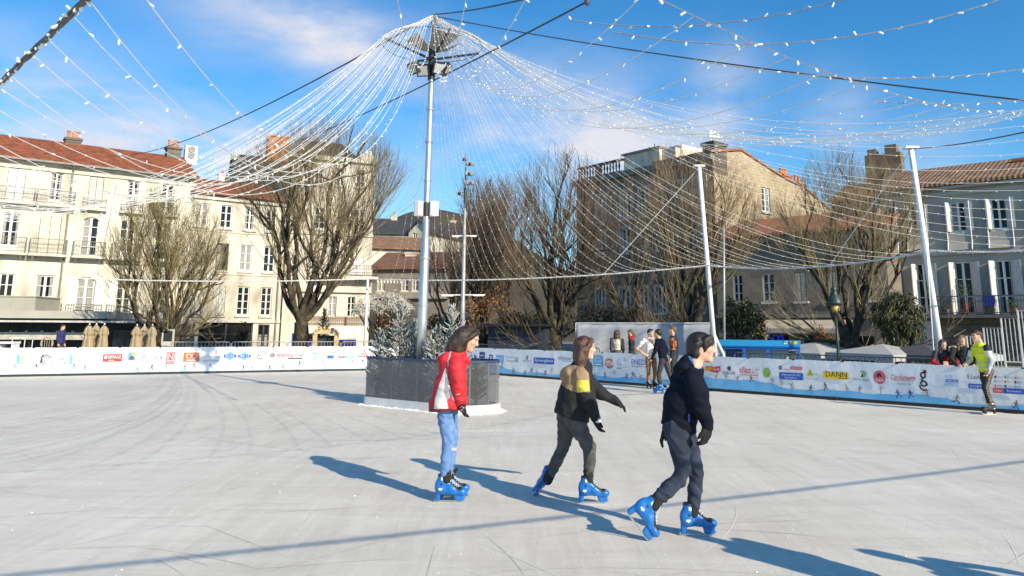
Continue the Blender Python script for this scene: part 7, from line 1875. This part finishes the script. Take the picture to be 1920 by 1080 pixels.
# ------------------------------------------------------------------ girl in the black and tan jacket
D = ground(1106, 944).y + .08; P = Px(D)
G2 = thing('person', tuple(ground(1070, 940)), 'girl in black and tan jacket with yellow armband skating with one arm forward', 'person')
hc = P(1098.5, 652.5); hf = np.array([math.cos(-.10), -.10, math.sin(-.10)]); hs = .94
sd = SD(); A, HP = head(sd, hc, hf, hs)
sd.chain([(HP(-.035, 0, -.06), .050), (P(1088, 684), .052), (P(1084, 705), .08), (P(1078, 745), .09), (P(1072, 782), .07)], .04, ((0, 1, 0), 1.35))
sd.chain([(P(1066, 782, .075), .07), (P(1056, 838, .1), .035), (P(1033, 890, .12), .03)], .03); sd.chain([(P(1076, 782, -.07), .07), (P(1105, 838, -.09), .035), (P(1103, 892, -.08), .03)], .03)
sd.chain([(P(1090, 702, -.17), .05), (P(1100, 748, -.21), .035), (P(1118, 786, -.2), .026)], .03); sd.chain([(P(1098, 705, .16), .05), (P(1128, 738, .2), .036), (P(1152, 751, .2), .027)], .03)
hand(sd, P(1119, 787, -.2), P(1123, 806, -.2) - P(1119, 787, -.2), (1, .3, .2), (.6, -1, 0), .8); hand(sd, P(1154, 752, .2), P(1172, 763, .2) - P(1154, 752, .2), (-.2, .2, -1), (0, 1, .3), .8)
sd_obj('body', sd, .0055, [M_SKIN, M_LIP, M_EYEW, M_EYED, M_HBROWN], G2, face_fn(hc, A, hs))
sd = SD()
sd.ell(HP(-.026, 0, .040), A, np.array([.104, .088, .092]) * hs, .02); sd.ell(HP(-.065, 0, -.01), A, np.array([.07, .082, .10]) * hs, .03)
for y in (-1, 1):
    sd.chain([(HP(.052, y * .045, .088), .028), (HP(.034, y * .076, .035), .026), (HP(-.008, y * .088, -.03), .034), (HP(-.03, y * .085, -.11), .036)], .02)
    sd.chain([(HP(.02, y * .082, .0), .017), (HP(.008, y * .084, -.07), .022), (HP(-.01, y * .08, -.15), .024), (HP(-.025, y * .07, -.20), .014)], .02)
sd.chain([(P(1087, 648), P.r(11)), (P(1086, 670), P.r(11)), (P(1086, 684), P.r(8.5)), (P(1090, 692), P.r(4))], .03, ((0, 1, 0), 1.25)); sd.chain([(P(1090, 655, -.07), P.r(8)), (P(1088, 676, -.085), P.r(9.5)), (P(1089, 690, -.10), P.r(7.5)), (P(1093, 699, -.11), P.r(2.5))], .03)
sd_obj('hair', sd, .006, M_HBROWN, G2, wr=.0007, wf=330, seed=4, wdir=np.array([.1, 0, 1.0]))
sd = SD()
sd.chain([(P(1088, 690), P.r(17)), (P(1083, 706), P.r(26)), (P(1078, 742), P.r(30)), (P(1073, 770), P.r(31)), (P(1073, 800), P.r(31))], .03, ((0, 1, 0), 1.28)); sd.cut(P(1075, 784), P(1071, 800) - P(1075, 784))
sd.chain([(P(1092, 702, -.17), P.r(15.5)), (P(1097, 725, -.205), P.r(16)), (P(1102, 748, -.22), P.r(14.5)), (P(1117, 783, -.20), P.r(9.5))], .025)
sd.chain([(P(1096, 707, .15), P.r(15)), (P(1126, 737, .2), P.r(11.5)), (P(1155, 752, .2), P.r(8.5))], .025)
sd.chain([(P(1089, 680), P.r(15)), (P(1094, 690), P.r(17))], .02, ((0, 1, 0), 1.1)); sd.cone(P(1103, 690, -.02), P(1109, 728, -.02), P.r(7), P.r(6), .02)
sd.ell(P(1064, 699), ((.6, 0, .8), (0, 1, 0), (-.8, 0, .6)), (P.r(14), .14, P.r(12)), .02); sd.cone(P(1060, 704), P(1076, 692), P.r(10), P.r(10), .02, ((0, 1, 0), 1.9))
def g2fn(X):
    px = project(X); mi = np.zeros(len(X), int); ed = np.interp(px[:, 0], [1040, 1055, 1062, 1080, 1090, 1115], [715, 722, 728, 736, 736, 734])
    t_ = (px[:, 1] < ed) & (px[:, 0] < 1108) & (px[:, 1] > 684) & (X[:, 1] < D + .13) & ~in_poly(px, [(1102, 680), (1094, 688), (1104, 700), (1107, 740), (1125, 740), (1125, 680)]); mi[t_] = 1
    arm = (X[:, 1] < D - .10) & in_poly(px, [(1080.5, 713), (1104, 713), (1105.5, 732.5), (1082, 736)]); mi[arm] = 2
    return mi
sd_obj('jacket', sd, .0075, [M_BLACKJ, M_TAN, M_YEL], G2, g2fn, wr=.006, wf=62, seed=8)
mb = MB(); q = P(1109.5, 734, -.09); mb.ball(tuple(q), .012, .012, .018); mb.build('zip_pull', M_JWHITE, G2)
sd = SD()
sd.chain([(P(1064, 782, .075), P.r(20)), (P(1061, 812, .09), P.r(15.5)), (P(1056, 838, .1), P.r(11.5)), (P(1044, 864, .11), P.r(10.8)), (P(1032, 890, .12), P.r(8.8))], .012)
sd.chain([(P(1076, 782, -.07), P.r(20)), (P(1090, 812, -.085), P.r(15.5)), (P(1105, 838, -.09), P.r(12.5)), (P(1106, 862, -.085), P.r(10.8)), (P(1103.5, 886, -.08), P.r(9.6))], .012)
sd_obj('jeans', sd, .0075, M_GREYJ, G2, wr=.0048, wf=85, seed=9)
sd = SD(); hand(sd, P(1118, 785, -.205), P(1123, 806, -.2) - P(1118, 785, -.205), (1, .3, .3), (.6, -1, 0), .94, 1.5, .6); sd.cone(P(1116, 781, -.205), P(1119, 789, -.205), .034, .033, .01)
def panda(X):
    px = project(X); mi = np.zeros(len(X), int); e = ((px[:, 0] - 1121.5) / 6.5) ** 2 + ((px[:, 1] - 788) / 5.2) ** 2 < 1; mi[e] = 1
    for cx_, cy_ in ((1119, 788), (1123.5, 787)): mi[(px[:, 0] - cx_) ** 2 + (px[:, 1] - cy_) ** 2 < 1.6] = 0
    return mi
sd_obj('glove', sd, .0045, [M_GLOVE, M_JWHITE], G2, panda)
sd = SD(); hand(sd, P(1153, 752, .2), P(1172, 763, .2) - P(1153, 752, .2), (-.3, .1, -1), (.1, -1, .3), .92, 1.5, .5); sd.cone(P(1149, 750, .2), P(1155, 753, .2), .033, .034, .01); sd_obj('glove', sd, .005, M_GLOVE, G2)
gz = ground(1104, 944)
skate(G2, (aty(1106, 944, gz.y).x, gz.y, 0), (1, -.04, 0), (.02, 0, 1), .98)
gb_ = ground(1010, 929)
sk, LT_ = skate(G2, (aty(1018, 920, D + .14).x - .02, D + .14, .085), (-.42, .62, -.62), (.50, -.10, .86), .98)
for c_, dy in (((1103.5, 884), -.08), ((1033, 886), .12)):
    sd = SD(); e = P(c_[0] + (0 if dy < 0 else -6), c_[1] + 14, dy); sd.cone(P(c_[0], c_[1], dy), e, P.r(8.8), P.r(9), .01); sd_obj('sock', sd, .007, M_SOCK, G2)

# ------------------------------------------------------------------ boy in navy
D = ground(1300, 1004.5).y - .08; P = Px(D)
B1 = thing('person', tuple(ground(1290, 1003)), 'dark haired boy in navy fleece and dark jeans pushing off on blue skates', 'person')
hc = P(1317, 652.5); hf = np.array([.955, -.30, -.04]); hs = 1.01
sd = SD(); A, HP = head(sd, hc, hf, hs)
sd.chain([(HP(-.040, 0, -.06), .058), (P(1300, 688), .062), (P(1290, 712), .09), (P(1275, 755), .10), (P(1273, 803), .075)], .04, ((0, 1, 0), 1.35))
sd.chain([(P(1273, 803, -.07), .075), (P(1281, 881, -.09), .028), (P(1240, 928, -.09), .028)], .03); sd.chain([(P(1282, 803, .07), .075), (P(1306, 887, .08), .028), (P(1301, 948, .08), .028)], .03)
sd.chain([(P(1298, 706, -.17), .055), (P(1313, 763, -.2), .04), (P(1326, 804, -.19), .03)], .03); sd.chain([(P(1290, 706, .17), .055), (P(1262, 763, .22), .04), (P(1250, 806, .22), .03)], .03)
hand(sd, P(1326, 806, -.19), P(1323, 828, -.19) - P(1326, 806, -.19), (-.6, .6, 0), (.8, .3, 0), .8)
sd_obj('body', sd, .0055, [M_SKIN, M_LIP, M_EYEW, M_EYED, M_HBLACK], B1, face_fn(hc, A, hs))
sd = SD()
sd.ell(HP(-.022, 0, .042), A, np.array([.112, .092, .096]) * hs, .02); sd.ell(HP(-.068, 0, .0), A, np.array([.066, .082, .10]) * hs, .03); sd.cone(HP(-.07, 0, -.05), HP(-.07, 0, -.115), .062 * hs, .045 * hs, .03, (A[1], 1.15))
for y in (-1, 1):
    sd.chain([(HP(.074, y * .02, .085), .022), (HP(.084, y * .03, .052), .011), (HP(.084, y * .035, .035), .006)], .02); sd.chain([(HP(.06, y * .055, .085), .03), (HP(.066, y * .062, .045), .018), (HP(.058, y * .066, .022), .008)], .02)
    sd.chain([(HP(.03, y * .072, .06), .03), (HP(.034, y * .078, .02), .018), (HP(.026, y * .078, -.025), .009)], .02); sd.chain([(HP(-.035, y * .078, .03), .034), (HP(-.045, y * .078, -.05), .026), (HP(-.045, y * .07, -.10), .014)], .02)
    sd.sub(HP(-.002, y * .105, -.012), .026 * hs, .012)
sd_obj('hair', sd, .006, M_HBLACK, B1, wr=.0007, wf=300, seed=6, wdir=np.array([.3, 0, .95]))
sd = SD()
sd.chain([(P(1297, 694), P.r(18)), (P(1289, 715), P.r(29)), (P(1279, 755), P.r(32.5)), (P(1273, 792), P.r(29.5)), (P(1273, 830), P.r(29.5))], .035, ((0, 1, 0), 1.2)); sd.cut(P(1274, 805), P(1270, 822) - P(1274, 805))
sd.chain([(P(1300, 707, -.17), P.r(18)), (P(1309, 735, -.2), P.r(17.5)), (P(1315, 763, -.21), P.r(15.5)), (P(1327, 800, -.195), P.r(11))], .03); sd.chain([(P(1290, 708, .17), P.r(20)), (P(1266, 763, .22), P.r(16)), (P(1252, 803, .22), P.r(11))], .03)
sd.chain([(P(1292, 684), P.r(19)), (P(1303, 692), P.r(17))], .02, ((0, 1, 0), 1.1)); sd.ell(P(1277, 687), ((.8, 0, .6), (0, 1, 0), (-.6, 0, .8)), (P.r(16), .12, P.r(9)), .02); sd.cone(P(1275, 694), P(1290, 691), P.r(9), P.r(11), .02, ((0, 1, 0), 1.5))
sd.sub(P(1303, 676), P.r(13), .01)
def b1fn(X):
    px = project(X); mi = np.zeros(len(X), int); mi[in_poly(px, [(1290, 668), (1300, 683), (1316, 693), (1316, 689), (1304, 681), (1296, 668)]) & (X[:, 1] < D + .1)] = 1
    mi[in_poly(px, [(1290, 776), (1293.5, 775), (1294, 790), (1290.5, 791)]) & (X[:, 1] < D - .05)] = 2; return mi
sd_obj('jacket', sd, .0075, [M_NAVY, M_BLUEC, mat('blue_zip', (.02, .10, .50), .5)], B1, b1fn, wr=.006, wf=58, seed=12)
sd = SD()
sd.chain([(P(1268, 803, -.07), P.r(23)), (P(1275, 845, -.085), P.r(17.5)), (P(1281, 880, -.09), P.r(14.5)), (P(1273, 899, -.09), P.r(13.5)), (P(1252, 918, -.09), P.r(14)), (P(1239, 929, -.09), P.r(13))], .014)
sd.chain([(P(1281, 803, .07), P.r(22)), (P(1297, 850, .08), P.r(15.5)), (P(1306, 888, .08), P.r(13)), (P(1303, 920, .08), P.r(12.5)), (P(1301, 948, .08), P.r(12))], .014)
sd_obj('jeans', sd, .0075, M_DENIMD, B1, wr=.0068, wf=75, seed=14)
sd = SD(); hand(sd, P(1326, 803, -.195), P(1321, 830, -.19) - P(1326, 803, -.195), (-.6, .7, .1), (-.9, -.3, 0), 1.0, 1.55, .6); sd.cone(P(1327, 797, -.195), P(1325, 808, -.195), .037, .038, .01); sd_obj('glove', sd, .005, M_GLOVE, B1)
sd = SD(); hand(sd, P(1251, 806, .22), P(1243, 819, .22) - P(1251, 806, .22), (.4, 0, -.6), (0, -1, 0), .95, 1.25, .5); sd_obj('glove', sd, .006, M_GLOVE, B1)
gz = ground(1300, 1004.5)
skate(B1, (aty(1301.5, 1004.5, gz.y).x, gz.y, 0), (1, -.03, 0), (.0, 0, 1), .99)
f_ = Vector((.60, -.06, -.80)); u_ = Vector((.80, .0, .60))
o_ = Vector(P(1188, 981, -.09)) 
skate(B1, tuple(o_), f_, u_, .99)
sd = SD(); sd.cone(P(1236, 932, -.09), P(1226, 946, -.09), P.r(11), P.r(11), .01); sd_obj('sock', sd, .007, M_SOCK, B1)
sd = SD(); sd.cone(P(1300, 946, .08), P(1299, 962, .08), P.r(11), P.r(11), .01); sd_obj('sock', sd, .007, M_SOCK, B1)

# ------------------------------------------------------------------ people further off: one poseable figure
def figure(loc, yaw, H, label, top, bottom, hair='short', hairm=M_HDARK, skin=M_SKIN, shoes='white', lean=0.0, arms=None, legs=None, look=0.0, nod=0.0, sleeve='long', topfn=None, topm=None, botfn=None, botm=None, extra=None, res=.013, seed=0, female=False, skate_h=.0, ground_z=0.0):
    """local frame: x forward, y left, z up, heights as fractions of H; arms and legs are lists of joints from shoulder/hip to hand/ankle"""
    loc = Vector(loc); t = thing('person', tuple(loc), label, 'person'); ca, sa = math.cos(yaw), math.sin(yaw); base = np.array(loc) + np.array([0, 0, skate_h])
    W = lambda p: base + np.array([ca * p[0] - sa * p[1], sa * p[0] + ca * p[1], p[2]]) * H
    lat = np.array([-sa, ca, 0]); fw = np.array([ca, sa, 0]); s = H / 1.72
    hip, ch, nk = (0, 0, .53), (lean * .22, 0, .72), (lean * .30 + .0, 0, .835); hd = (lean * .36 + .022, 0, .925)
    arms = arms or [[(lean * .28, .105, .80), (lean * .22 - .01, .122, .63), (lean * .2 + .03, .118, .49)], [(lean * .28, -.105, .80), (lean * .22 - .01, -.122, .63), (lean * .2 + .03, -.118, .49)]]
    legs = legs or [[(0, .05, .51), (.015, .055, .28), (-.01, .055, .05)], [(0, -.05, .51), (.015, -.055, .28), (-.01, -.055, .05)]]
    hf = np.array([math.cos(yaw + look) * math.cos(nod), math.sin(yaw + look) * math.cos(nod), math.sin(nod)])
    hc = W(hd); sd = SD(); A, HP = head(sd, hc, hf, s * (1.0 if not female else .95))
    L2 = (lat, 1.35)
    sd.chain([(HP(-.03, 0, -.06), .052 * s), (W(nk), .055 * s), (W(ch), .085 * s), (W(hip), .075 * s)], .04, L2)
    for a in arms:
        sd.chain([(W(a[0]), .048 * s), (W(a[1]), .038 * s), (W(a[2]), .027 * s)], .03); d = W(a[3]) - W(a[2]) if len(a) > 3 else W(a[2]) - W(a[1]); hand(sd, W(a[2]), d, fw if abs(d @ fw) < .8 * np.linalg.norm(d) else -np.array([0, 0, 1.0]), lat * (1 if a[0][1] < 0 else -1) + fw * .3, s, 1.15, .7)
    for l in legs: sd.chain([(W(l[0]), .058 * s), (W(l[1]), .040 * s), (W(l[2]), .034 * s)], .03)
    sd_obj('body', sd, min(res, .011), [skin, M_LIP, M_EYEW, M_EYED, hairm], t, face_fn(hc, A, s))
    sd = SD(); sd.ell(HP(-.022, 0, .040), A, np.array([.104, .086, .090]) * s, .02); sd.ell(HP(-.062, 0, .005), A, np.array([.062, .078, .085]) * s, .03)
    if hair == 'long':
        for y in (-1, 1): sd.chain([(HP(.045, y * .045, .085), .03 * s), (HP(.02, y * .085, .0), .030 * s), (HP(-.01, y * .09, -.12), .036 * s), (HP(-.01, y * .085, -.24), .03 * s), (HP(.0, y * .08, -.30), .012 * s)], .03)
        sd.chain([(HP(-.07, 0, -.02), .07 * s), (HP(-.08, 0, -.15), .06 * s), (HP(-.09, 0, -.26), .035 * s)], .03, (A[1], 1.4))
    elif hair == 'tail':
        sd.chain([(HP(-.10, 0, .03), .035 * s), (HP(-.145, 0, -.06), .04 * s), (HP(-.15, 0, -.17), .03 * s)], .03)
    sd_obj('hair', sd, min(res, .011), hairm, t, wr=.004, wf=110, seed=seed)
    sd = SD(); tr = .108 * s if not female else .098 * s
    hem = .50 if sleeve != 'coat' else .42
    sd.chain([(W(nk), .06 * s), (W((lean * .27, 0, .79)), tr * .95), (W(ch), tr * 1.06), (W((lean * .08, 0, .60)), tr * .98), (W((0, 0, hem)), tr * 1.04), (W((0, 0, hem - .05)), tr * 1.04)], .04, L2); sd.cut(W((0, 0, hem)), (0, 0, -1))
    for a in arms:
        if sleeve == 'short': m_ = tuple(a[0][i] + (a[1][i] - a[0][i]) * .62 for i in range(3)); sd.chain([(W(a[0]), .07 * s), (W(m_), .062 * s)], .03)
        else: sd.chain([(W(a[0]), .072 * s), (W(a[1]), .058 * s), (W(tuple(a[1][i] + (a[2][i] - a[1][i]) * .93 for i in range(3))), .043 * s)], .03)
    if sleeve != 'short': sd.cone(W(nk), HP(-.035, 0, -.085), .068 * s, .062 * s, .02)
    if extra: extra(sd, W, HP, s)
    sd_obj('top', sd, res, [top] + (topm or []), t, (lambda X: topfn(X, W, fw, lat, base, H)) if topfn else None, wr=.008, wf=55, seed=seed + 1)
    sd = SD()
    for l in legs: sd.chain([(W(l[0]), .088 * s), (W(tuple((l[0][i] + l[1][i]) / 2 for i in range(3))), .076 * s), (W(l[1]), .060 * s), (W(tuple((l[1][i] + l[2][i]) / 2 for i in range(3))), .056 * s), (W(tuple(l[2][i] + (l[1][i] - l[2][i]) * .12 for i in range(3))), .046 * s)], .02)
    sd_obj('trousers', sd, res, [bottom] + (botm or []), t, (lambda X: botfn(X, W, fw, lat, base, H)) if botfn else None, wr=.004, wf=40, seed=seed + 2)
    if shoes:
        for l in legs:
            a = W(l[2]); toe = l[3] if len(l) > 3 else 0.0
            skate(t, (a[0] + fw[0] * .03, a[1] + fw[1] * .03, max(0, a[2] - .20 * s)), (math.cos(yaw + toe), math.sin(yaw + toe), 0), (0, 0, 1), s * 1.02, shoes)
    return t, W, HP
M_TEEW = mat('white_tshirt', (.70, .68, .64), .85, .05, 6, .15, 30); M_GREYK = mat('grey_knit', (.20, .20, .23), .85, .1, 8); M_RUST = mat('rust_trousers', (.26, .115, .04), .85, .15, 8, .2, 60); M_ANTH = mat('anthracite_trousers', (.035, .035, .036), .85, .2, 8); M_DKJ = mat('dark_jacket', (.014, .014, .017), .7, .2, 6); M_ORANGEP = mat('orange_print', (.40, .11, .02), .7, .4, 9, c2=(.02, .008, .006), fac=(.45, .56)); M_HIVIS = mat('hi_vis_yellow', (.70, .76, .02), .7, .06, 5, .1, 30); M_SILVER = mat('reflective_band', (.46, .47, .45), .4, .05, 5); M_GOLDS = mat('gold_stripe', (.48, .30, .08), .6, .1, 8); M_GREYS = mat('light_grey_sleeve', (.42, .43, .45), .85, .08, 8); M_REDC = mat('red_wool', (.34, .012, .016), .9, .2, 12, .3, 60); M_CREAMC = mat('cream_cloth', (.60, .54, .42), .85, .08, 8); M_BROWNC = mat('brown_coat', (.12, .09, .06), .85, .15, 8); M_NAVYC = mat('navy_coat', (.02, .03, .12), .8, .15, 6)
PI = math.pi
SKH = .075
def stand(px, py): g = ground(px, py); return (g.x, g.y, 0)
def behind(F, px, off): p = F.hit(px, 690, off); return (p.x, p.y, 0)
skl = [[(0, .05, .51), (.015, .06, .29), (-.01, .06, .085)], [(0, -.05, .51), (.015, -.06, .29), (-.01, -.06, .085)]]
figure(stand(1222, 728.5), -1.25, 1.68, 'young man in white T-shirt and rust trousers holding his chin by the hoarding', M_TEEW, M_RUST, hairm=M_HBLACK, skin=M_SKIN, shoes='black', sleeve='short', look=.25, nod=-.1,
       arms=[[(.0, .12, .80), (.10, .10, .655), (.105, .0, .80), (.10, -.02, .86)], [(-.0, -.125, .80), (-.06, -.235, .66), (.02, -.115, .555), (.06, -.06, .54)]], legs=skl,
       topfn=lambda X, W, fw, lat, b, H: ((((X - b) @ lat) / H > .045) & (((X - b)[:, 2]) / H > .60)).astype(int), topm=[M_GREYK], seed=41)
gN = stand(1246, 738)
figure(gN, PI - .55, 1.68, 'young man in navy top and grey trousers turned towards the man in white', M_NAVYC if False else M_NAVY, M_ANTH, hairm=M_HBLACK, shoes='blue', lean=.18, look=-.2,
       arms=[[(.05, .115, .80), (.08, .14, .66), (.15, .12, .53), (.18, .11, .49)], [(.05, -.115, .80), (.0, -.15, .66), (.06, -.14, .53), (.08, -.13, .48)]],
       legs=[[(0, .05, .51), (.06, .07, .30), (.03, .08, .085)], [(-.01, -.05, .51), (-.07, -.06, .29), (-.14, -.06, .085)]], seed=44)
figure(stand(1266, 731.5), PI - .4, 1.78, 'bearded man in black jacket with orange print behind the navy clad man', M_DKJ, M_ANTH, hairm=M_HFAIR, shoes='white', look=.1, legs=skl,
       topfn=lambda X, W, fw, lat, b, H: ((np.abs((X - b) @ fw) / H < .06) & (((X - b) @ lat) / H > .05) & (((X - b)[:, 2]) / H > .62) & (((X - b)[:, 2]) / H < .80)).astype(int), topm=[M_ORANGEP], seed=47)
figure(behind(FHR, 1158, -1.25), 1.2, 1.63, 'woman in brown coat with cream hood seen from behind at the hoarding', M_DKJ, M_ANTH, hair='long', hairm=M_HBROWN, shoes=None, female=True, look=-.5, seed=50,
       topfn=lambda X, W, fw, lat, b, H: np.where((((X - b) @ fw) / H < .0) & (np.abs((X - b) @ lat) / H < .075) & (((X - b)[:, 2]) / H > .60) & (((X - b)[:, 2]) / H < .81), 1, np.where(np.abs((X - b) @ lat) / H < .11, 2, 0)), topm=[M_CREAMC, M_BROWNC])
figure(behind(FHR, 1185, -2.0), PI - .25, 1.66, 'woman with red wool scarf and dark coat chatting beside the cream hood', M_DKJ, M_ANTH, hair='tail', hairm=M_HFAIR, shoes=None, female=True, seed=53,
       topfn=lambda X, W, fw, lat, b, H: np.where(((X - b)[:, 2]) / H > .785, 1, 0), topm=[M_REDC], extra=lambda sd, W, HP, s: sd.ell(W((.01, 0, .83)), np.eye(3), np.array([.12, .12, .06]) * s, .03))
armsR = [[(.04, .115, .79), (.12, .16, .66), (.17, .02, .61), (.19, -.05, .61)], [(.04, -.115, .79), (.12, -.16, .66), (.17, -.02, .60), (.18, .05, .60)]]
figure(behind(FHR, 1772, -.33), -2.0, 1.50, 'smiling girl in dark jacket with red sleeves leaning on the hoarding', M_DKJ, M_ANTH, hair='long', hairm=M_HDARK, shoes=None, female=True, arms=armsR, look=.25, lean=.1, seed=56,
       topfn=lambda X, W, fw, lat, b, H: ((((X - b) @ fw) / H > .07) & (((X - b)[:, 2]) / H < .70) | (np.abs((X - b) @ lat - .05) / H < .03) & (((X - b) @ fw) / H > .05) & ((X - b)[:, 2] / H > .66) & ((X - b)[:, 2] / H < .76)).astype(int), topm=[M_REDC])
figure(behind(FHR, 1808, -.35), -2.05, 1.60, 'girl in glasses with long light hair and black coat at the hoarding', M_BLACKJ, M_ANTH, hair='long', hairm=M_HFAIR, shoes=None, female=True, look=.35, seed=59,
       arms=[[(.03, .115, .80), (.10, .15, .66), (.16, .11, .585), (.20, .10, .57)], [(.03, -.115, .80), (.08, -.15, .66), (.14, -.08, .58), (.18, -.05, .57)]])
def vest(X, W, fw, lat, b, H):
    x, y, z = ((X - b) @ fw) / H, ((X - b) @ lat) / H, (X - b)[:, 2] / H; mi = np.zeros(len(X), int); arm = np.abs(y) > .097
    mi[(np.abs(z - .555) < .010) | (np.abs(z - .615) < .010)] = 1; mi[arm] = 2; mi[arm & (z > .68)] = 4; mi[arm & (z > .755)] = 3; return mi
def stripes(X, W, fw, lat, b, H):
    y = ((X - b) @ lat) / H; x = ((X - b) @ fw) / H; z = (X - b)[:, 2] / H
    xc = np.interp(z, [.085, .31, .51], [.03, .09, 0.0]); q = np.abs(x - xc); return ((y > .07) & (q > .006) & (q < .0105)).astype(int)
figure(stand(1857, 776.5), PI + .15, 1.70, 'steward in yellow hi-vis vest and striped black trousers talking over the hoarding', M_HIVIS, M_DKJ, hairm=M_HBROWN, shoes='black', lean=.17, look=.05, nod=.02, seed=62,
       arms=[[(.05, .112, .79), (.02, .135, .64), (.07, .13, .52), (.09, .12, .47)], [(.05, -.112, .79), (.10, -.13, .64), (.18, -.10, .58), (.22, -.08, .58)]],
       legs=[[(0, .05, .51), (.09, .065, .31), (.03, .065, .085)], [(-.01, -.05, .51), (-.02, -.055, .29), (-.06, -.055, .085)]], topfn=vest, topm=[M_SILVER, M_GREYS, M_DKJ, M_TEEW], botfn=stripes, botm=[M_GOLDS])
pW_ = aty(117, 612, 35.0)
figure((pW_.x, pW_.y, 0), -.15, 1.68, 'man in navy blue coat walking past the terrace', M_NAVYC, M_ANTH, hairm=M_HDARK, shoes=None, seed=65)
pB_ = FL.uz(417, 500, -.05); pb3 = FL.pt(pB_[0], A2[1][1] - .72, -.32)
figure(tuple(pb3), -1.0, 1.5, 'person in dark red top leaning out of the open window of the lower cream house', mat('dark_red_top', (.22, .05, .04), .8), M_ANTH, hairm=M_HBROWN, shoes=None, seed=66, res=.02)
# two more skaters just beyond the edge of the view, whose shadows fall across the ice
figure((3.45, 4.55, 0), PI * .85, 1.62, 'skater in dark jacket just outside the view near the boy', M_DKJ, M_DENIMD, shoes='blue', hairm=M_HDARK, seed=70, legs=skl)
figure((4.75, 4.05, 0), PI * .9, 1.60, 'skater in navy top just outside the view', M_NAVY, M_ANTH, shoes='blue', hairm=M_HDARK, seed=73, legs=skl, arms=[[(.0, .115, .80), (.0, .20, .66), (.06, .26, .53)], [(.0, -.115, .80), (-.02, -.2, .66), (.02, -.25, .53)]])
